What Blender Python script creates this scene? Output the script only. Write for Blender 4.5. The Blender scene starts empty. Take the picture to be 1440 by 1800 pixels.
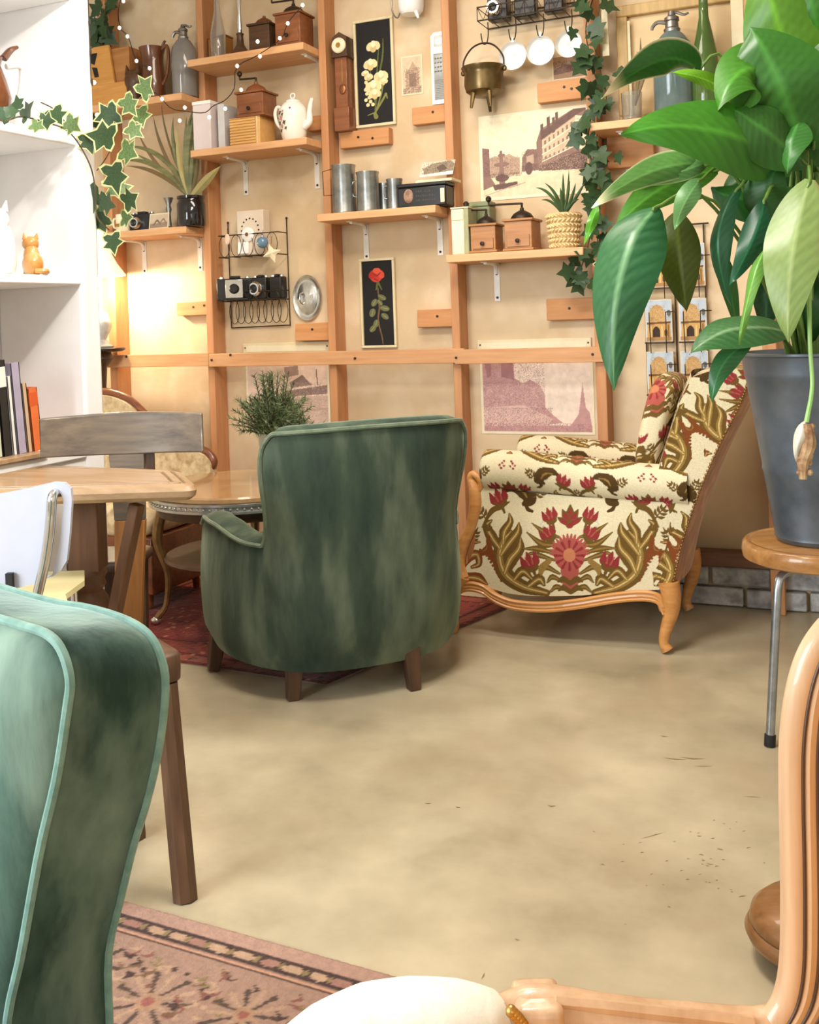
import bpy, math, random
import numpy as np
from mathutils import Vector, Matrix

# ------------------------------------------------------------------ camera, world, lights, exposure
S = bpy.context.scene
COL = S.collection
PI = math.pi
YAW = math.radians(23.4)          # camera looks this far to the left of the back wall's normal
ROLL = math.radians(2.0)
EYE = Vector((0.0, 0.0, 1.15))
FPX = 1800.0                      # focal length in pixels of a 1440x1800 frame
_h = Vector((math.cos(YAW), math.sin(YAW), 0)); _f = Vector((-math.sin(YAW), math.cos(YAW), 0)); _u = Vector((0, 0, 1))
CR = math.cos(ROLL) * _h - math.sin(ROLL) * _u
CU = math.sin(ROLL) * _h + math.cos(ROLL) * _u
cam_data = bpy.data.cameras.new('camera')
cam_data.sensor_fit = 'VERTICAL'; cam_data.sensor_height = 36; cam_data.sensor_width = 28.8; cam_data.lens = 36
cam_data.shift_y = -340.0 / 1800.0
cam_data.clip_start = 0.02
cam = bpy.data.objects.new('camera', cam_data); COL.objects.link(cam)
m = Matrix((CR, CU, -_f)).transposed().to_4x4(); m.translation = EYE
cam.matrix_world = m
S.camera = cam
S.view_settings.view_transform = 'Standard'; S.view_settings.look = 'None'
S.view_settings.exposure = 0.0; S.view_settings.gamma = 1.0; S.view_settings.use_curve_mapping = False
world = bpy.data.worlds.new('world'); S.world = world; world.use_nodes = True
world.node_tree.nodes['Background'].inputs[0].default_value = (0.85, 0.92, 1.0, 1)
world.node_tree.nodes['Background'].inputs[1].default_value = 0.6

def area(name, loc, target, sx, sy, power, col):
    l = bpy.data.lights.new(name, 'AREA'); l.shape = 'RECTANGLE'; l.size = sx; l.size_y = sy
    l.energy = power; l.color = col
    o = bpy.data.objects.new(name, l); COL.objects.link(o); o.location = loc
    o.rotation_euler = (Vector(target) - Vector(loc)).to_track_quat('-Z', 'Y').to_euler()
    o['kind'] = 'structure'
    return o
area('assumed_ceiling_light', (-0.9, 1.9, 2.78), (-0.9, 1.95, 0), 0.55, 0.55, 54, (1.0, 0.93, 0.85))  # assumed overhead lamp, out of view; no fitting is built
area('assumed_ceiling_light', (-1.45, 2.95, 2.78), (-1.45, 3.1, 0), 1.3, 0.4, 25, (1.0, 0.88, 0.75))  # second assumed overhead lamp, set near the wall to deepen shade under chairs
area('added_daylight', (-1.9, -2.1, 1.75), (-0.9, 2.0, 0.8), 2.2, 1.7, 46, (0.86, 0.94, 1.0))  # assumed daylight from behind: added area light before a solid wall
area('added_daylight', (1.3, -2.1, 1.7), (-0.2, 2.0, 0.5), 2.0, 1.6, 26, (0.93, 0.97, 1.0))  # second added daylight panel; the wall behind it has no window
area('added_daylight', (-2.55, -0.75, 1.7), (-0.9, 2.2, 0.6), 1.5, 1.5, 116, (0.84, 0.93, 1.0))  # added cool light, free in the room, to brighten the green chairs

_s = bpy.data.lights.new('added_ceiling_spot', 'SPOT'); _s.energy = 115; _s.color = (1.0, 0.95, 0.88); _s.spot_size = math.radians(52); _s.spot_blend = 0.6; _s.shadow_soft_size = 0.05  # unseen spot added to whiten the bookshelf; no fitting is built
_so = bpy.data.objects.new('added_ceiling_spot', _s); COL.objects.link(_so); _so.location = (-0.75, 1.25, 2.78); _so['kind'] = 'structure'
_so.rotation_euler = (Vector((-2.35, 2.5, 1.35)) - Vector(_so.location)).to_track_quat('-Z', 'Y').to_euler()

# ------------------------------------------------------------------ places read off the photograph, as points in the room
def ray(x, y): return _f + CR * ((x - 720.0) / FPX) - CU * ((y - 560.0) / FPX)
def at_y(x, y, Y): d = ray(x, y); return EYE + d * (Y / d.y)
def at_x(x, y, X): d = ray(x, y); return EYE + d * (X / d.x)
def at_z(x, y, Z): d = ray(x, y); return EYE + d * ((Z - EYE.z) / d.z)
def at_d(x, y, D): return EYE + ray(x, y) * D
def scr(p):
    q = Vector(p) - EYE; z = q.dot(_f)
    return 720 + FPX * q.dot(CR) / z, 560 - FPX * q.dot(CU) / z

# ------------------------------------------------------------------ materials
def lin(c):
    def f(v):
        v /= 255.0
        return v / 12.92 if v <= 0.04045 else ((v + 0.055) / 1.055) ** 2.4
    return (f(c[0]), f(c[1]), f(c[2]), 1.0)
MATS = {}
def mat(name, c1, c2=None, rough=0.6, metal=0.0, scale=8.0, stretch=(1, 1, 1), detail=4.0, lo=0.35, hi=0.65,
        bump=0.0, bscale=None, sheen=0.0, sheentint=None, trans=0.0, ior=1.45, coat=0.0, emit=None, estr=0.0, sss=0.0,
        c3=None, scale3=2.0, rlo=None, attr=None, spec=0.5, alpha=1.0, wave=None):
    if name in MATS: return MATS[name]
    M = bpy.data.materials.new(name); M.use_nodes = True
    nt = M.node_tree; N = nt.nodes; L = nt.links
    b = N['Principled BSDF']
    b.inputs['Roughness'].default_value = rough; b.inputs['Metallic'].default_value = metal
    b.inputs['IOR'].default_value = ior; b.inputs['Transmission Weight'].default_value = trans
    b.inputs['Coat Weight'].default_value = coat; b.inputs['Specular IOR Level'].default_value = spec
    b.inputs['Sheen Weight'].default_value = sheen
    if sheen: b.inputs['Sheen Roughness'].default_value = 0.35
    if sheentint: b.inputs['Sheen Tint'].default_value = lin(sheentint)
    b.inputs['Alpha'].default_value = alpha
    if emit: b.inputs['Emission Color'].default_value = lin(emit); b.inputs['Emission Strength'].default_value = estr
    if sss: b.inputs['Subsurface Weight'].default_value = sss; b.inputs['Subsurface Radius'].default_value = (0.01, 0.01, 0.005)
    tc = N.new('ShaderNodeTexCoord'); mp = N.new('ShaderNodeMapping'); L.new(tc.outputs['Object'], mp.inputs['Vector'])
    mp.inputs['Scale'].default_value = stretch
    no = N.new('ShaderNodeTexNoise'); no.inputs['Scale'].default_value = scale; no.inputs['Detail'].default_value = detail
    no.inputs['Roughness'].default_value = 0.6
    L.new(mp.outputs['Vector'], no.inputs['Vector'])
    fac = no.outputs['Fac']
    if wave:
        wv = N.new('ShaderNodeTexWave'); wv.inputs['Scale'].default_value = wave[0]; wv.inputs['Distortion'].default_value = wave[1]
        wv.inputs['Detail'].default_value = 3.0; wv.inputs['Detail Scale'].default_value = 1.5
        L.new(mp.outputs['Vector'], wv.inputs['Vector'])
        mxw = N.new('ShaderNodeMix'); mxw.data_type = 'FLOAT'; mxw.inputs[0].default_value = 0.45
        L.new(fac, mxw.inputs[2]); L.new(wv.outputs['Fac'], mxw.inputs[3]); fac = mxw.outputs[0]
    if attr:
        at = N.new('ShaderNodeAttribute'); at.attribute_name = attr
        mx = N.new('ShaderNodeMix'); mx.data_type = 'RGBA'; mx.blend_type = 'MULTIPLY'; mx.inputs[0].default_value = 0.35
        no.inputs['Scale'].default_value = scale
        mr = N.new('ShaderNodeMapRange'); mr.inputs['From Min'].default_value = 0.3; mr.inputs['From Max'].default_value = 0.7
        mr.inputs['To Min'].default_value = 0.55; mr.inputs['To Max'].default_value = 1.25
        L.new(no.outputs['Fac'], mr.inputs['Value'])
        cc = N.new('ShaderNodeCombineColor')
        for i in range(3): L.new(mr.outputs['Result'], cc.inputs[i])
        L.new(at.outputs['Color'], mx.inputs[6]); L.new(cc.outputs['Color'], mx.inputs[7])
        L.new(mx.outputs[2], b.inputs['Base Color'])
    elif c2 is None:
        b.inputs['Base Color'].default_value = lin(c1)
    else:
        rp = N.new('ShaderNodeValToRGB'); rp.color_ramp.elements[0].position = lo; rp.color_ramp.elements[1].position = hi
        rp.color_ramp.elements[0].color = lin(c1); rp.color_ramp.elements[1].color = lin(c2)
        L.new(fac, rp.inputs['Fac']); col = rp.outputs['Color']
        if c3:
            n3 = N.new('ShaderNodeTexNoise'); n3.inputs['Scale'].default_value = scale3; n3.inputs['Detail'].default_value = 3
            L.new(mp.outputs['Vector'] if stretch == (1, 1, .3) else tc.outputs['Object'], n3.inputs['Vector']); n3.inputs['Detail'].default_value = 6
            r3 = N.new('ShaderNodeMapRange'); r3.inputs['From Min'].default_value = 0.5; r3.inputs['From Max'].default_value = 0.72; r3.inputs['To Max'].default_value = 0.8
            L.new(n3.outputs['Fac'], r3.inputs['Value'])
            m3 = N.new('ShaderNodeMix'); m3.data_type = 'RGBA'; L.new(r3.outputs['Result'], m3.inputs[0])
            L.new(col, m3.inputs[6]); m3.inputs[7].default_value = lin(c3); col = m3.outputs[2]
        L.new(col, b.inputs['Base Color'])
        if rlo is not None:
            rr = N.new('ShaderNodeMapRange'); rr.inputs['To Min'].default_value = rlo; rr.inputs['To Max'].default_value = rough
            L.new(fac, rr.inputs['Value']); L.new(rr.outputs['Result'], b.inputs['Roughness'])
    if bump:
        nb = no
        if bscale:
            nb = N.new('ShaderNodeTexNoise'); nb.inputs['Scale'].default_value = bscale; nb.inputs['Detail'].default_value = 5
            L.new(mp.outputs['Vector'], nb.inputs['Vector'])
        bp = N.new('ShaderNodeBump'); bp.inputs['Strength'].default_value = bump; bp.inputs['Distance'].default_value = 0.01
        L.new(nb.outputs['Fac'], bp.inputs['Height']); L.new(bp.outputs['Normal'], b.inputs['Normal'])
    MATS[name] = M
    return M

# ------------------------------------------------------------------ mesh collecting
def crm(pts, n):
    """points resampled along a Catmull-Rom curve"""
    P = [np.array(p, float) for p in pts]
    if len(P) < 3: return [P[0] + (P[-1] - P[0]) * i / n for i in range(n + 1)]
    Q = [2 * P[0] - P[1]] + P + [2 * P[-1] - P[-2]]
    out = []
    segs = len(P) - 1
    for i in range(n + 1):
        t = i / n * segs; k = min(int(t), segs - 1); t -= k
        a, b, c, d = Q[k], Q[k + 1], Q[k + 2], Q[k + 3]
        out.append(0.5 * ((2 * b) + (c - a) * t + (2 * a - 5 * b + 4 * c - d) * t * t + (3 * b - a - 3 * c + d) * t ** 3))
    return out
class G:
    def __init__(s): s.v = []; s.f = []; s.mi = []; s.m = 0
    def add(s, vs, fs):
        o = len(s.v); s.v += [tuple(map(float, p)) for p in vs]
        for f in fs: s.f.append(tuple(i + o for i in f)); s.mi.append(s.m)
        return s
    def box(s, c, d, R=None):
        vs = []
        for x in (-.5, .5):
            for y in (-.5, .5):
                for z in (-.5, .5):
                    p = Vector((x * d[0], y * d[1], z * d[2]))
                    if R is not None: p = R @ p
                    vs.append(Vector(c) + p)
        return s.add(vs, [(0, 1, 3, 2), (4, 6, 7, 5), (0, 4, 5, 1), (2, 3, 7, 6), (0, 2, 6, 4), (1, 5, 7, 3)])
    def bb(s, x0, x1, y0, y1, z0, z1): return s.box(((x0 + x1) / 2, (y0 + y1) / 2, (z0 + z1) / 2), (x1 - x0, y1 - y0, z1 - z0))
    def tube(s, pts, r, seg=8, closed=False, cap=True, sy=1.0):
        P = [Vector([float(a) for a in p]) for p in pts]; n = len(P)
        R = [r] * n if np.isscalar(r) else list(r)
        if len(R) != n: R = list(np.interp(np.linspace(0, 1, n), np.linspace(0, 1, len(R)), R))
        T = []
        for i in range(n):
            a = P[(i - 1) % n] if (closed or i > 0) else P[i]; b = P[(i + 1) % n] if (closed or i < n - 1) else P[i]
            t = b - a; T.append(t.normalized() if t.length > 1e-9 else Vector((0, 0, 1)))
        nrm = T[0].orthogonal().normalized()
        vs = []
        for i in range(n):
            nrm = nrm - T[i] * nrm.dot(T[i])
            if nrm.length < 1e-6: nrm = T[i].orthogonal()
            nrm.normalize(); bi = T[i].cross(nrm)
            for k in range(seg):
                a = 2 * PI * k / seg
                vs.append(P[i] + (nrm * math.cos(a) + bi * math.sin(a) * sy) * R[i])
        fs = []
        for i in range(n if closed else n - 1):
            j = (i + 1) % n
            for k in range(seg):
                l = (k + 1) % seg
                fs.append((i * seg + k, i * seg + l, j * seg + l, j * seg + k))
        if cap and not closed:
            fs.append(tuple(range(seg))[::-1]); fs.append(tuple((n - 1) * seg + k for k in range(seg)))
        return s.add(vs, fs)
    def ctube(s, pts, r, n=16, seg=8, closed=False, sy=1.0):
        rr = r
        return s.tube(crm(pts, n), rr, seg, closed, True, sy)
    def cyl(s, a, b, r0, r1=None, seg=20): return s.tube([a, b], [r0, r0 if r1 is None else r1], seg)
    def lathe(s, prof, seg=24, o=(0, 0, 0), axis='z', cap=True):
        vs = []; n = len(prof)
        for (r, z) in prof:
            for k in range(seg):
                a = 2 * PI * k / seg; x, y = r * math.cos(a), r * math.sin(a)
                p = (x, y, z) if axis == 'z' else ((z, x, y) if axis == 'x' else (y, z, x))
                vs.append((p[0] + o[0], p[1] + o[1], p[2] + o[2]))
        fs = []
        for i in range(n - 1):
            for k in range(seg):
                l = (k + 1) % seg
                fs.append((i * seg + k, i * seg + l, (i + 1) * seg + l, (i + 1) * seg + k))
        if cap: fs.append(tuple(range(seg))[::-1]); fs.append(tuple((n - 1) * seg + k for k in range(seg)))
        return s.add(vs, fs)
    def ball(s, c, r, seg=14, rings=9):
        r = (r, r, r) if np.isscalar(r) else r
        vs = [(c[0], c[1], c[2] - r[2])]
        for i in range(1, rings):
            t = -PI / 2 + PI * i / rings
            for k in range(seg):
                a = 2 * PI * k / seg
                vs.append((c[0] + r[0] * math.cos(t) * math.cos(a), c[1] + r[1] * math.cos(t) * math.sin(a), c[2] + r[2] * math.sin(t)))
        vs.append((c[0], c[1], c[2] + r[2])); fs = []
        for k in range(seg):
            l = (k + 1) % seg
            fs.append((0, 1 + l, 1 + k)); e = 1 + (rings - 2) * seg
            fs.append((e + k, e + l, len(vs) - 1))
            for i in range(rings - 2): fs.append((1 + i * seg + k, 1 + i * seg + l, 1 + (i + 1) * seg + l, 1 + (i + 1) * seg + k))
        return s.add(vs, fs)
    def prism(s, out, y0, y1, M=None):
        """outline in the xz plane pushed from y0 to y1"""
        n = len(out)
        vs = [Vector((p[0], y0, p[1])) for p in out] + [Vector((p[0], y1, p[1])) for p in out]
        if M is not None: vs = [M @ v for v in vs]
        fs = [tuple(range(n)), tuple(range(2 * n - 1, n - 1, -1))]
        for i in range(n): j = (i + 1) % n; fs.append((i, n + i, n + j, j))
        return s.add(vs, fs)
    def grid(s, fn, nu, nv, wu=False):
        vs = [fn(i / (nu if wu else nu), j / nv) for j in range(nv + 1) for i in range(nu if wu else nu + 1)]
        w = nu if wu else nu + 1; fs = []
        for j in range(nv):
            for i in range(nu):
                k = (i + 1) % w if wu else i + 1
                fs.append((j * w + i, j * w + k, (j + 1) * w + k, (j + 1) * w + i))
        return s.add(vs, fs)
    def build(s, name, mats, parent=None, bevel=0.0, smooth=True, ang=38, sub=0):
        me = bpy.data.meshes.new(name); me.from_pydata(s.v, [], s.f)
        mats = mats if isinstance(mats, (list, tuple)) else [mats]
        for q in mats: me.materials.append(q)
        if len(mats) > 1: me.polygons.foreach_set('material_index', s.mi)
        me.update()
        import bmesh
        bm = bmesh.new(); bm.from_mesh(me); bmesh.ops.recalc_face_normals(bm, faces=bm.faces); bm.to_mesh(me); bm.free()
        if smooth:
            me.shade_smooth(); me.set_sharp_from_angle(angle=math.radians(ang))
        o = bpy.data.objects.new(name, me); COL.objects.link(o)
        if parent is not None: o.parent = parent
        if bevel:
            md = o.modifiers.new('bevel', 'BEVEL'); md.width = bevel; md.segments = 2; md.limit_method = 'ANGLE'; md.angle_limit = math.radians(40)
            md.harden_normals = False
        if sub:
            md = o.modifiers.new('sub', 'SUBSURF'); md.levels = sub; md.render_levels = sub
        return o
def tag(o, label, cat, group=None, kind=None):
    o['label'] = label; o['category'] = cat
    if group: o['group'] = group
    if kind: o['kind'] = kind
    return o
def thing(name, label, cat, loc=(0, 0, 0), rz=0.0, group=None):
    o = bpy.data.objects.new(name, None); COL.objects.link(o); o.empty_display_size = 0.05
    o.location = loc; o.rotation_euler = (0, 0, rz)
    return tag(o, label, cat, group)
def struct(o): o['kind'] = 'structure'; return o
def share(name, me, parent, M, scale=1.0):
    o = bpy.data.objects.new(name, me); COL.objects.link(o); o.parent = parent; o.matrix_local = M
    return o
def copy_tree(o, parent=None):
    c = o.copy(); COL.objects.link(c)
    if parent is not None: c.parent = parent
    for ch in list(o.children): copy_tree(ch, c)
    return c

# ------------------------------------------------------------------ woven and printed pictures: shapes rasterised onto fine grids
def catm(pts, n): return np.array(crm(pts, n))
def paint(P, bg, shapes, cols=None):
    """colour at every point of P (N,2) under a list of flat shapes; later shapes lie on top"""
    C = np.empty((len(P), 3)) if cols is None else cols
    if cols is None: C[:] = lin(bg)[:3]
    for sh in shapes:
        k = sh[0]
        if k == 's':
            _, pts, rad, col = sh
            n = max(8, 6 * (len(pts) - 1)); q = catm(pts, n)
            r = np.interp(np.linspace(0, 1, n + 1), np.linspace(0, 1, len(rad)), rad) if not np.isscalar(rad) else np.full(n + 1, rad)
            rm = r.max(); lo = q.min(0) - rm; hi = q.max(0) + rm
            idx = np.nonzero((P[:, 0] > lo[0]) & (P[:, 0] < hi[0]) & (P[:, 1] > lo[1]) & (P[:, 1] < hi[1]))[0]
            if not len(idx): continue
            X = P[idx]; hit = np.zeros(len(idx), bool)
            for i in range(n):
                a, b = q[i], q[i + 1]; d = b - a; L2 = d @ d + 1e-12
                t = np.clip(((X - a) @ d) / L2, 0, 1)
                dd = ((X - a - t[:, None] * d) ** 2).sum(1); rr = r[i] + (r[i + 1] - r[i]) * t
                hit |= dd < rr * rr
            C[idx[hit]] = lin(col)[:3]
        elif k == 'e':
            _, cx, cy, rx, ry, an, col = sh
            m = max(rx, ry)
            idx = np.nonzero((abs(P[:, 0] - cx) < m) & (abs(P[:, 1] - cy) < m))[0]
            if not len(idx): continue
            X = P[idx] - (cx, cy); c, s_ = math.cos(an), math.sin(an)
            u = X[:, 0] * c + X[:, 1] * s_; v = -X[:, 0] * s_ + X[:, 1] * c
            C[idx[(u / rx) ** 2 + (v / ry) ** 2 < 1]] = lin(col)[:3]
        elif k == 'p':
            _, pts, col = sh
            q = np.array(pts, float); lo, hi = q.min(0), q.max(0)
            idx = np.nonzero((P[:, 0] > lo[0]) & (P[:, 0] < hi[0]) & (P[:, 1] > lo[1]) & (P[:, 1] < hi[1]))[0]
            if not len(idx): continue
            X = P[idx]; ins = np.zeros(len(idx), bool); j = len(q) - 1
            for i in range(len(q)):
                xi, yi = q[i]; xj, yj = q[j]
                c = ((yi > X[:, 1]) != (yj > X[:, 1])) & (X[:, 0] < (xj - xi) * (X[:, 1] - yi) / (yj - yi + 1e-12) + xi)
                ins ^= c; j = i
            C[idx[ins]] = lin(col)[:3]
        elif k == 'n':            # speckle inside a box: ('n', x0,x1,y0,y1, col, density, seed)
            _, x0, x1, y0, y1, col, dens, seed = sh
            idx = np.nonzero((P[:, 0] > x0) & (P[:, 0] < x1) & (P[:, 1] > y0) & (P[:, 1] < y1))[0]
            rs = np.random.RandomState(seed); C[idx[rs.rand(len(idx)) < dens]] = lin(col)[:3]
    return C
def gridmesh(name, V, nu, nv, C, material, parent=None, closed_u=False):
    """numpy grid -> mesh with a colour attribute"""
    w = nu if closed_u else nu + 1
    i = np.arange(nu); j = np.arange(nv)
    I, J = np.meshgrid(i, j); K = (I + 1) % w if closed_u else I + 1
    F = np.stack([J * w + I, J * w + K, (J + 1) * w + K, (J + 1) * w + I], -1).reshape(-1, 4)
    me = bpy.data.meshes.new(name)
    me.vertices.add(len(V)); me.vertices.foreach_set('co', np.asarray(V, np.float32).ravel())
    me.loops.add(F.size); me.loops.foreach_set('vertex_index', F.ravel().astype(np.int32))
    me.polygons.add(len(F)); me.polygons.foreach_set('loop_start', np.arange(0, F.size, 4, dtype=np.int32))
    me.update(calc_edges=True); me.validate()
    a = me.color_attributes.new('Col', 'FLOAT_COLOR', 'POINT')
    rgba = np.ones((len(V), 4), np.float32); rgba[:, :3] = C
    a.data.foreach_set('color', rgba.ravel())
    me.materials.append(material); me.shade_smooth()
    o = bpy.data.objects.new(name, me); COL.objects.link(o)
    if parent is not None: o.parent = parent
    return o
def uvgrid(nu, nv, closed_u=False):
    w = nu if closed_u else nu + 1
    U, Vv = np.meshgrid(np.arange(w) / nu, np.arange(nv + 1) / nv)
    return U.ravel(), Vv.ravel()
def flat_picture(name, w, h, nx, ny, bg, shapes, material, parent, x0=0.0, z0=0.0, y=0.0, sx=1.0, sy=1.0):
    """a printed face in the xz plane, facing -y; shapes use coordinates 0..sx, 0..sy with y downwards"""
    U, Vv = uvgrid(nx, ny)
    P = np.stack([U * sx, (1 - Vv) * sy], 1)
    C = paint(P, bg, shapes)
    V = np.stack([x0 + U * w, np.full_like(U, y), z0 + Vv * h], 1)
    return gridmesh(name, V, nx, ny, C, material, parent)

WOOD = dict(scale=3.0, stretch=(14, 14, 1.2), detail=6, rough=0.55, bump=0.06)
def wood(name, c1, c2, axis='z', rough=0.5, **k):
    st = {'x': (1.2, 14, 14), 'y': (14, 1.2, 14), 'z': (14, 14, 1.2)}[axis]
    return mat(name, c1, c2, rough=rough, scale=3.0, stretch=st, detail=6, bump=0.08, lo=0.3, hi=0.7, **k)
m_black = mat('black lacquer', (22, 20, 19), (34, 31, 29), rough=0.35, scale=20)
m_wire = mat('dark iron wire', (48, 40, 33), (78, 62, 46), rough=0.5, metal=0.6, scale=40)
m_chrome = mat('chrome', (225, 228, 232), rough=0.12, metal=1.0)
m_tin = mat('old tin', (128, 130, 128), (168, 168, 162), rough=0.34, metal=0.85, scale=14)
m_brass = mat('aged brass', (176, 132, 66), (205, 165, 95), rough=0.35, metal=0.9, scale=20)
m_whitemetal = mat('white painted metal', (238, 234, 224), (228, 222, 210), rough=0.4, scale=20)
m_enamel = mat('white enamel', (244, 243, 240), (236, 234, 228), rough=0.22, coat=0.4, scale=10)
m_paper = mat('aged paper', (232, 216, 184), (221, 203, 168), rough=0.8, scale=9)
m_print = mat('printed paper', (255, 255, 255), rough=0.75, attr='Col', scale=30)
m_cream = mat('cream card', (238, 228, 196), (228, 214, 178), rough=0.7, scale=12)
# ------------------------------------------------------------------ the room
YW = 4.12       # plaster face of the back wall
YS = 4.02       # front of the timber studs
YF = 3.885      # front edge of the shelves
m_plaster = mat('ochre plaster', (204, 176, 138), (218, 194, 158), rough=0.85, scale=2.6, detail=7, lo=0.34, hi=0.66, bump=0.12, bscale=26, c3=(226, 205, 174), scale3=6.5)
m_floor = mat('waxed concrete', (152, 138, 112), (194, 180, 150), rough=0.38, rlo=0.24, scale=2.2, detail=9, lo=0.34, hi=0.66, bump=0.03, bscale=30, c3=(170, 152, 122), scale3=2.6)
m_wallpaint = mat('off-white wall paint', (236, 230, 218), (228, 221, 208), rough=0.8, scale=5)
m_ceil = mat('ceiling paint', (232, 226, 214), (226, 219, 206), rough=0.9, scale=4)
m_stud = wood('raw pine stud', (182, 124, 80), (200, 146, 100), 'z', 0.6)
m_rail = wood('raw pine rail', (190, 136, 90), (208, 158, 112), 'x', 0.6)
m_shelf = wood('raw pine shelf', (206, 152, 104), (224, 176, 128), 'x', 0.55)
m_block = wood('raw pine block', (186, 126, 76), (206, 150, 98), 'x', 0.62)
m_nail = mat('nail head', (60, 44, 34), rough=0.5, metal=0.6)
X0, X1, Y0, ZC = -3.75, 2.4, -2.3, 2.85
floor = struct(G().bb(X0, X1, Y0, YW + .1, -.1, 0).build('floor', m_floor, smooth=False))
wall_back = struct(G().bb(X0, X1, YW, YW + .12, 0, ZC).build('wall_back', m_plaster, smooth=False))
struct(G().bb(X0 - .1, X0, Y0, YW + .12, 0, ZC).build('wall_left', m_wallpaint, smooth=False))
struct(G().bb(X1, X1 + .1, Y0, YW + .12, 0, ZC).build('wall_right', m_wallpaint, smooth=False))
struct(G().bb(X0 - .1, X1 + .1, Y0 - .1, Y0, 0, ZC).build('wall_front', m_wallpaint, smooth=False))
struct(G().bb(X0 - .1, X1 + .1, Y0 - .1, YW + .12, ZC, ZC + .1).build('ceiling', m_ceil, smooth=False))
# scuffs and scratches lying in the wax
m_scuff = mat('dark scuff', (118, 98, 66), (150, 128, 92), rough=0.5, scale=30)
g = G(); rnd = random.Random(4)
def scuff(px, py, dx, dy, w):
    a = at_z(px, py, 0); b = at_z(px + dx, py + dy, 0); d = (b - a); n = Vector((-d.y, d.x, 0)).normalized() * w
    mid = (a + b) / 2 + n * rnd.uniform(-1.5, 1.5)
    q = [a, mid - n, b, mid + n]
    g.add([(p.x, p.y, .0006) for p in q], [(0, 1, 2, 3)])
for (x, y, dx, dy, w) in [(1165, 1332, 45, 4, .0035), (1195, 1331, 45, 3, .004), (1218, 1347, 36, 0, .0016), (1160, 1293, 16, 2, .0025), (962, 1415, 16, 2, .004),
                          (1125, 1475, 45, -12, .0010), (1255, 1520, -14, -3, .002), (1298, 1577, 14, -2, .0015), (1330, 1573, 12, -3, .0012), (1350, 1568, 18, -5, .0012),
                          (1305, 1400, 35, 2, .0012), (846, 1722, 6, -12, .0014), (905, 1650, 10, 3, .002), (745, 1412, 14, 0, .002), (800, 1418, 10, 2, .0018), (1055, 1520, 8, 1, .002), (1228, 1502, 10, 2, .0018)]:
    scuff(x, y, dx, dy, w)
for i in range(46):
    x = rnd.gauss(1215, 62); y = rnd.gauss(1510, 40); scuff(x, y, rnd.uniform(3, 9), rnd.uniform(-2, 2), rnd.uniform(.0008, .002))
struct(g.build('scuff_mark', m_scuff, floor, smooth=False)); bpy.data.objects['scuff_mark']['kind'] = 'stuff'

# studs, rail and nogging blocks fixed to the back wall
studs = [(-3.325, .045), (-2.757, .036), (-2.117, .036), (-1.53, .036), (-.922, .042), (-.288, .05)]
SX = [s[0] for s in studs]
for (x, w) in studs:
    G().bb(x - w / 2, x + w / 2, YS, YW, 0.0, ZC).build('stud', m_stud, wall_back, bevel=.003)
def nails(par, pts, y):
    for (x, z) in pts: G().cyl((x, y - .0015, z), (x, y + .004, z), .006, seg=8).build('nail_head', m_nail, par)
G().bb(-3.36, -2.757, YS - .022, YS, .962, 1.022).build('rail', m_rail, wall_back, bevel=.002)
G().bb(-2.755, -1.49, YS - .022, YS, .958, 1.018).build('rail', m_rail, wall_back, bevel=.002)
G().bb(-1.531, -.85, YS - .024, YS, .953, 1.013).build('rail', m_rail, wall_back, bevel=.002)
for (x, y) in ((222, 627), (372, 633), (405, 624), (624, 630), (802, 629), (1042, 623)):
    p = at_y(x, y, YS - .024); nails(wall_back, [(p.x, p.z)], YS - .024)
def block(x0, y0, x1, y1, dep, holes, butt):
    """short timber nailed to the plaster beside a stud; butt is the world x where it meets the stud"""
    Yf = YW - dep
    a = at_y(x0, y0, Yf); b = at_y(x1, y1, Yf)
    xa, xb = a.x, b.x
    if butt is not None: xb = butt
    z0, z1 = at_y(x0, y1 + (x1 - x0) * .09, Yf).z, at_y(x0, y0, Yf).z
    o = G().bb(xa, xb, Yf, YW, z0, z1).build('nogging_block', m_block, wall_back, bevel=.003)
    for (hx, hy) in holes:
        p = at_y(hx, hy, Yf); nails(o, [(p.x, p.z)], Yf)
st = lambda i, s: SX[i] + s * studs[i][1] / 2
block(597, 233, 684, 254, .045, [(630, 241), (655, 243)], None)
block(724, 190, 795, 214, .045, [(761, 197)], st(3, -1))
block(518, 569, 582, 594, .045, [(549, 579)], st(2, -1))
block(733, 545, 800, 570, .045, [(769, 556)], st(3, -1))
block(960, 526, 1045, 556, .045, [(1001, 542)], st(4, -1))
block(944, 147, 1040, 173, .045, [(992, 153), (1005, 156)], st(4, -1))
block(310, 532, 372, 550, .045, [(340, 540), (359, 537)], st(1, -1))
block(540, 205, 572, 228, .045, [], st(2, -1))
block(1066, 237, 1150, 290, .045, [], None)
# painted masonry showing along the foot of the wall
m_brick = mat('whitewashed brick', (150, 150, 152), (196, 194, 190), rough=0.9, scale=14, bump=.5, bscale=30, c3=(110, 104, 98), scale3=18)
x = -.86; k = 0
for row in range(2):
    x = -.86 + (.1 if row else 0)
    while x < 2.3:
        w = .215
        G().bb(x, x + w, YW - .035 - .006 * ((k * 7) % 3), YW, .004 + row * .078, .004 + row * .078 + .068).build('brick', m_brick, wall_back, bevel=.006)
        x += w + .012; k += 1
m_base = wood('dark baseboard wood', (92, 62, 44), (120, 84, 60), 'x', 0.6)
struct(G().bb(-.86, 2.38, YS - .01, YW - .04, .17, .225).build('baseboard_back', m_base, bevel=.004))
struct(G().bb(-3.7, -.95, YS - .004, YS + .1, 0, .07).build('trim_1', m_base, bevel=.004)) if False else None

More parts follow.
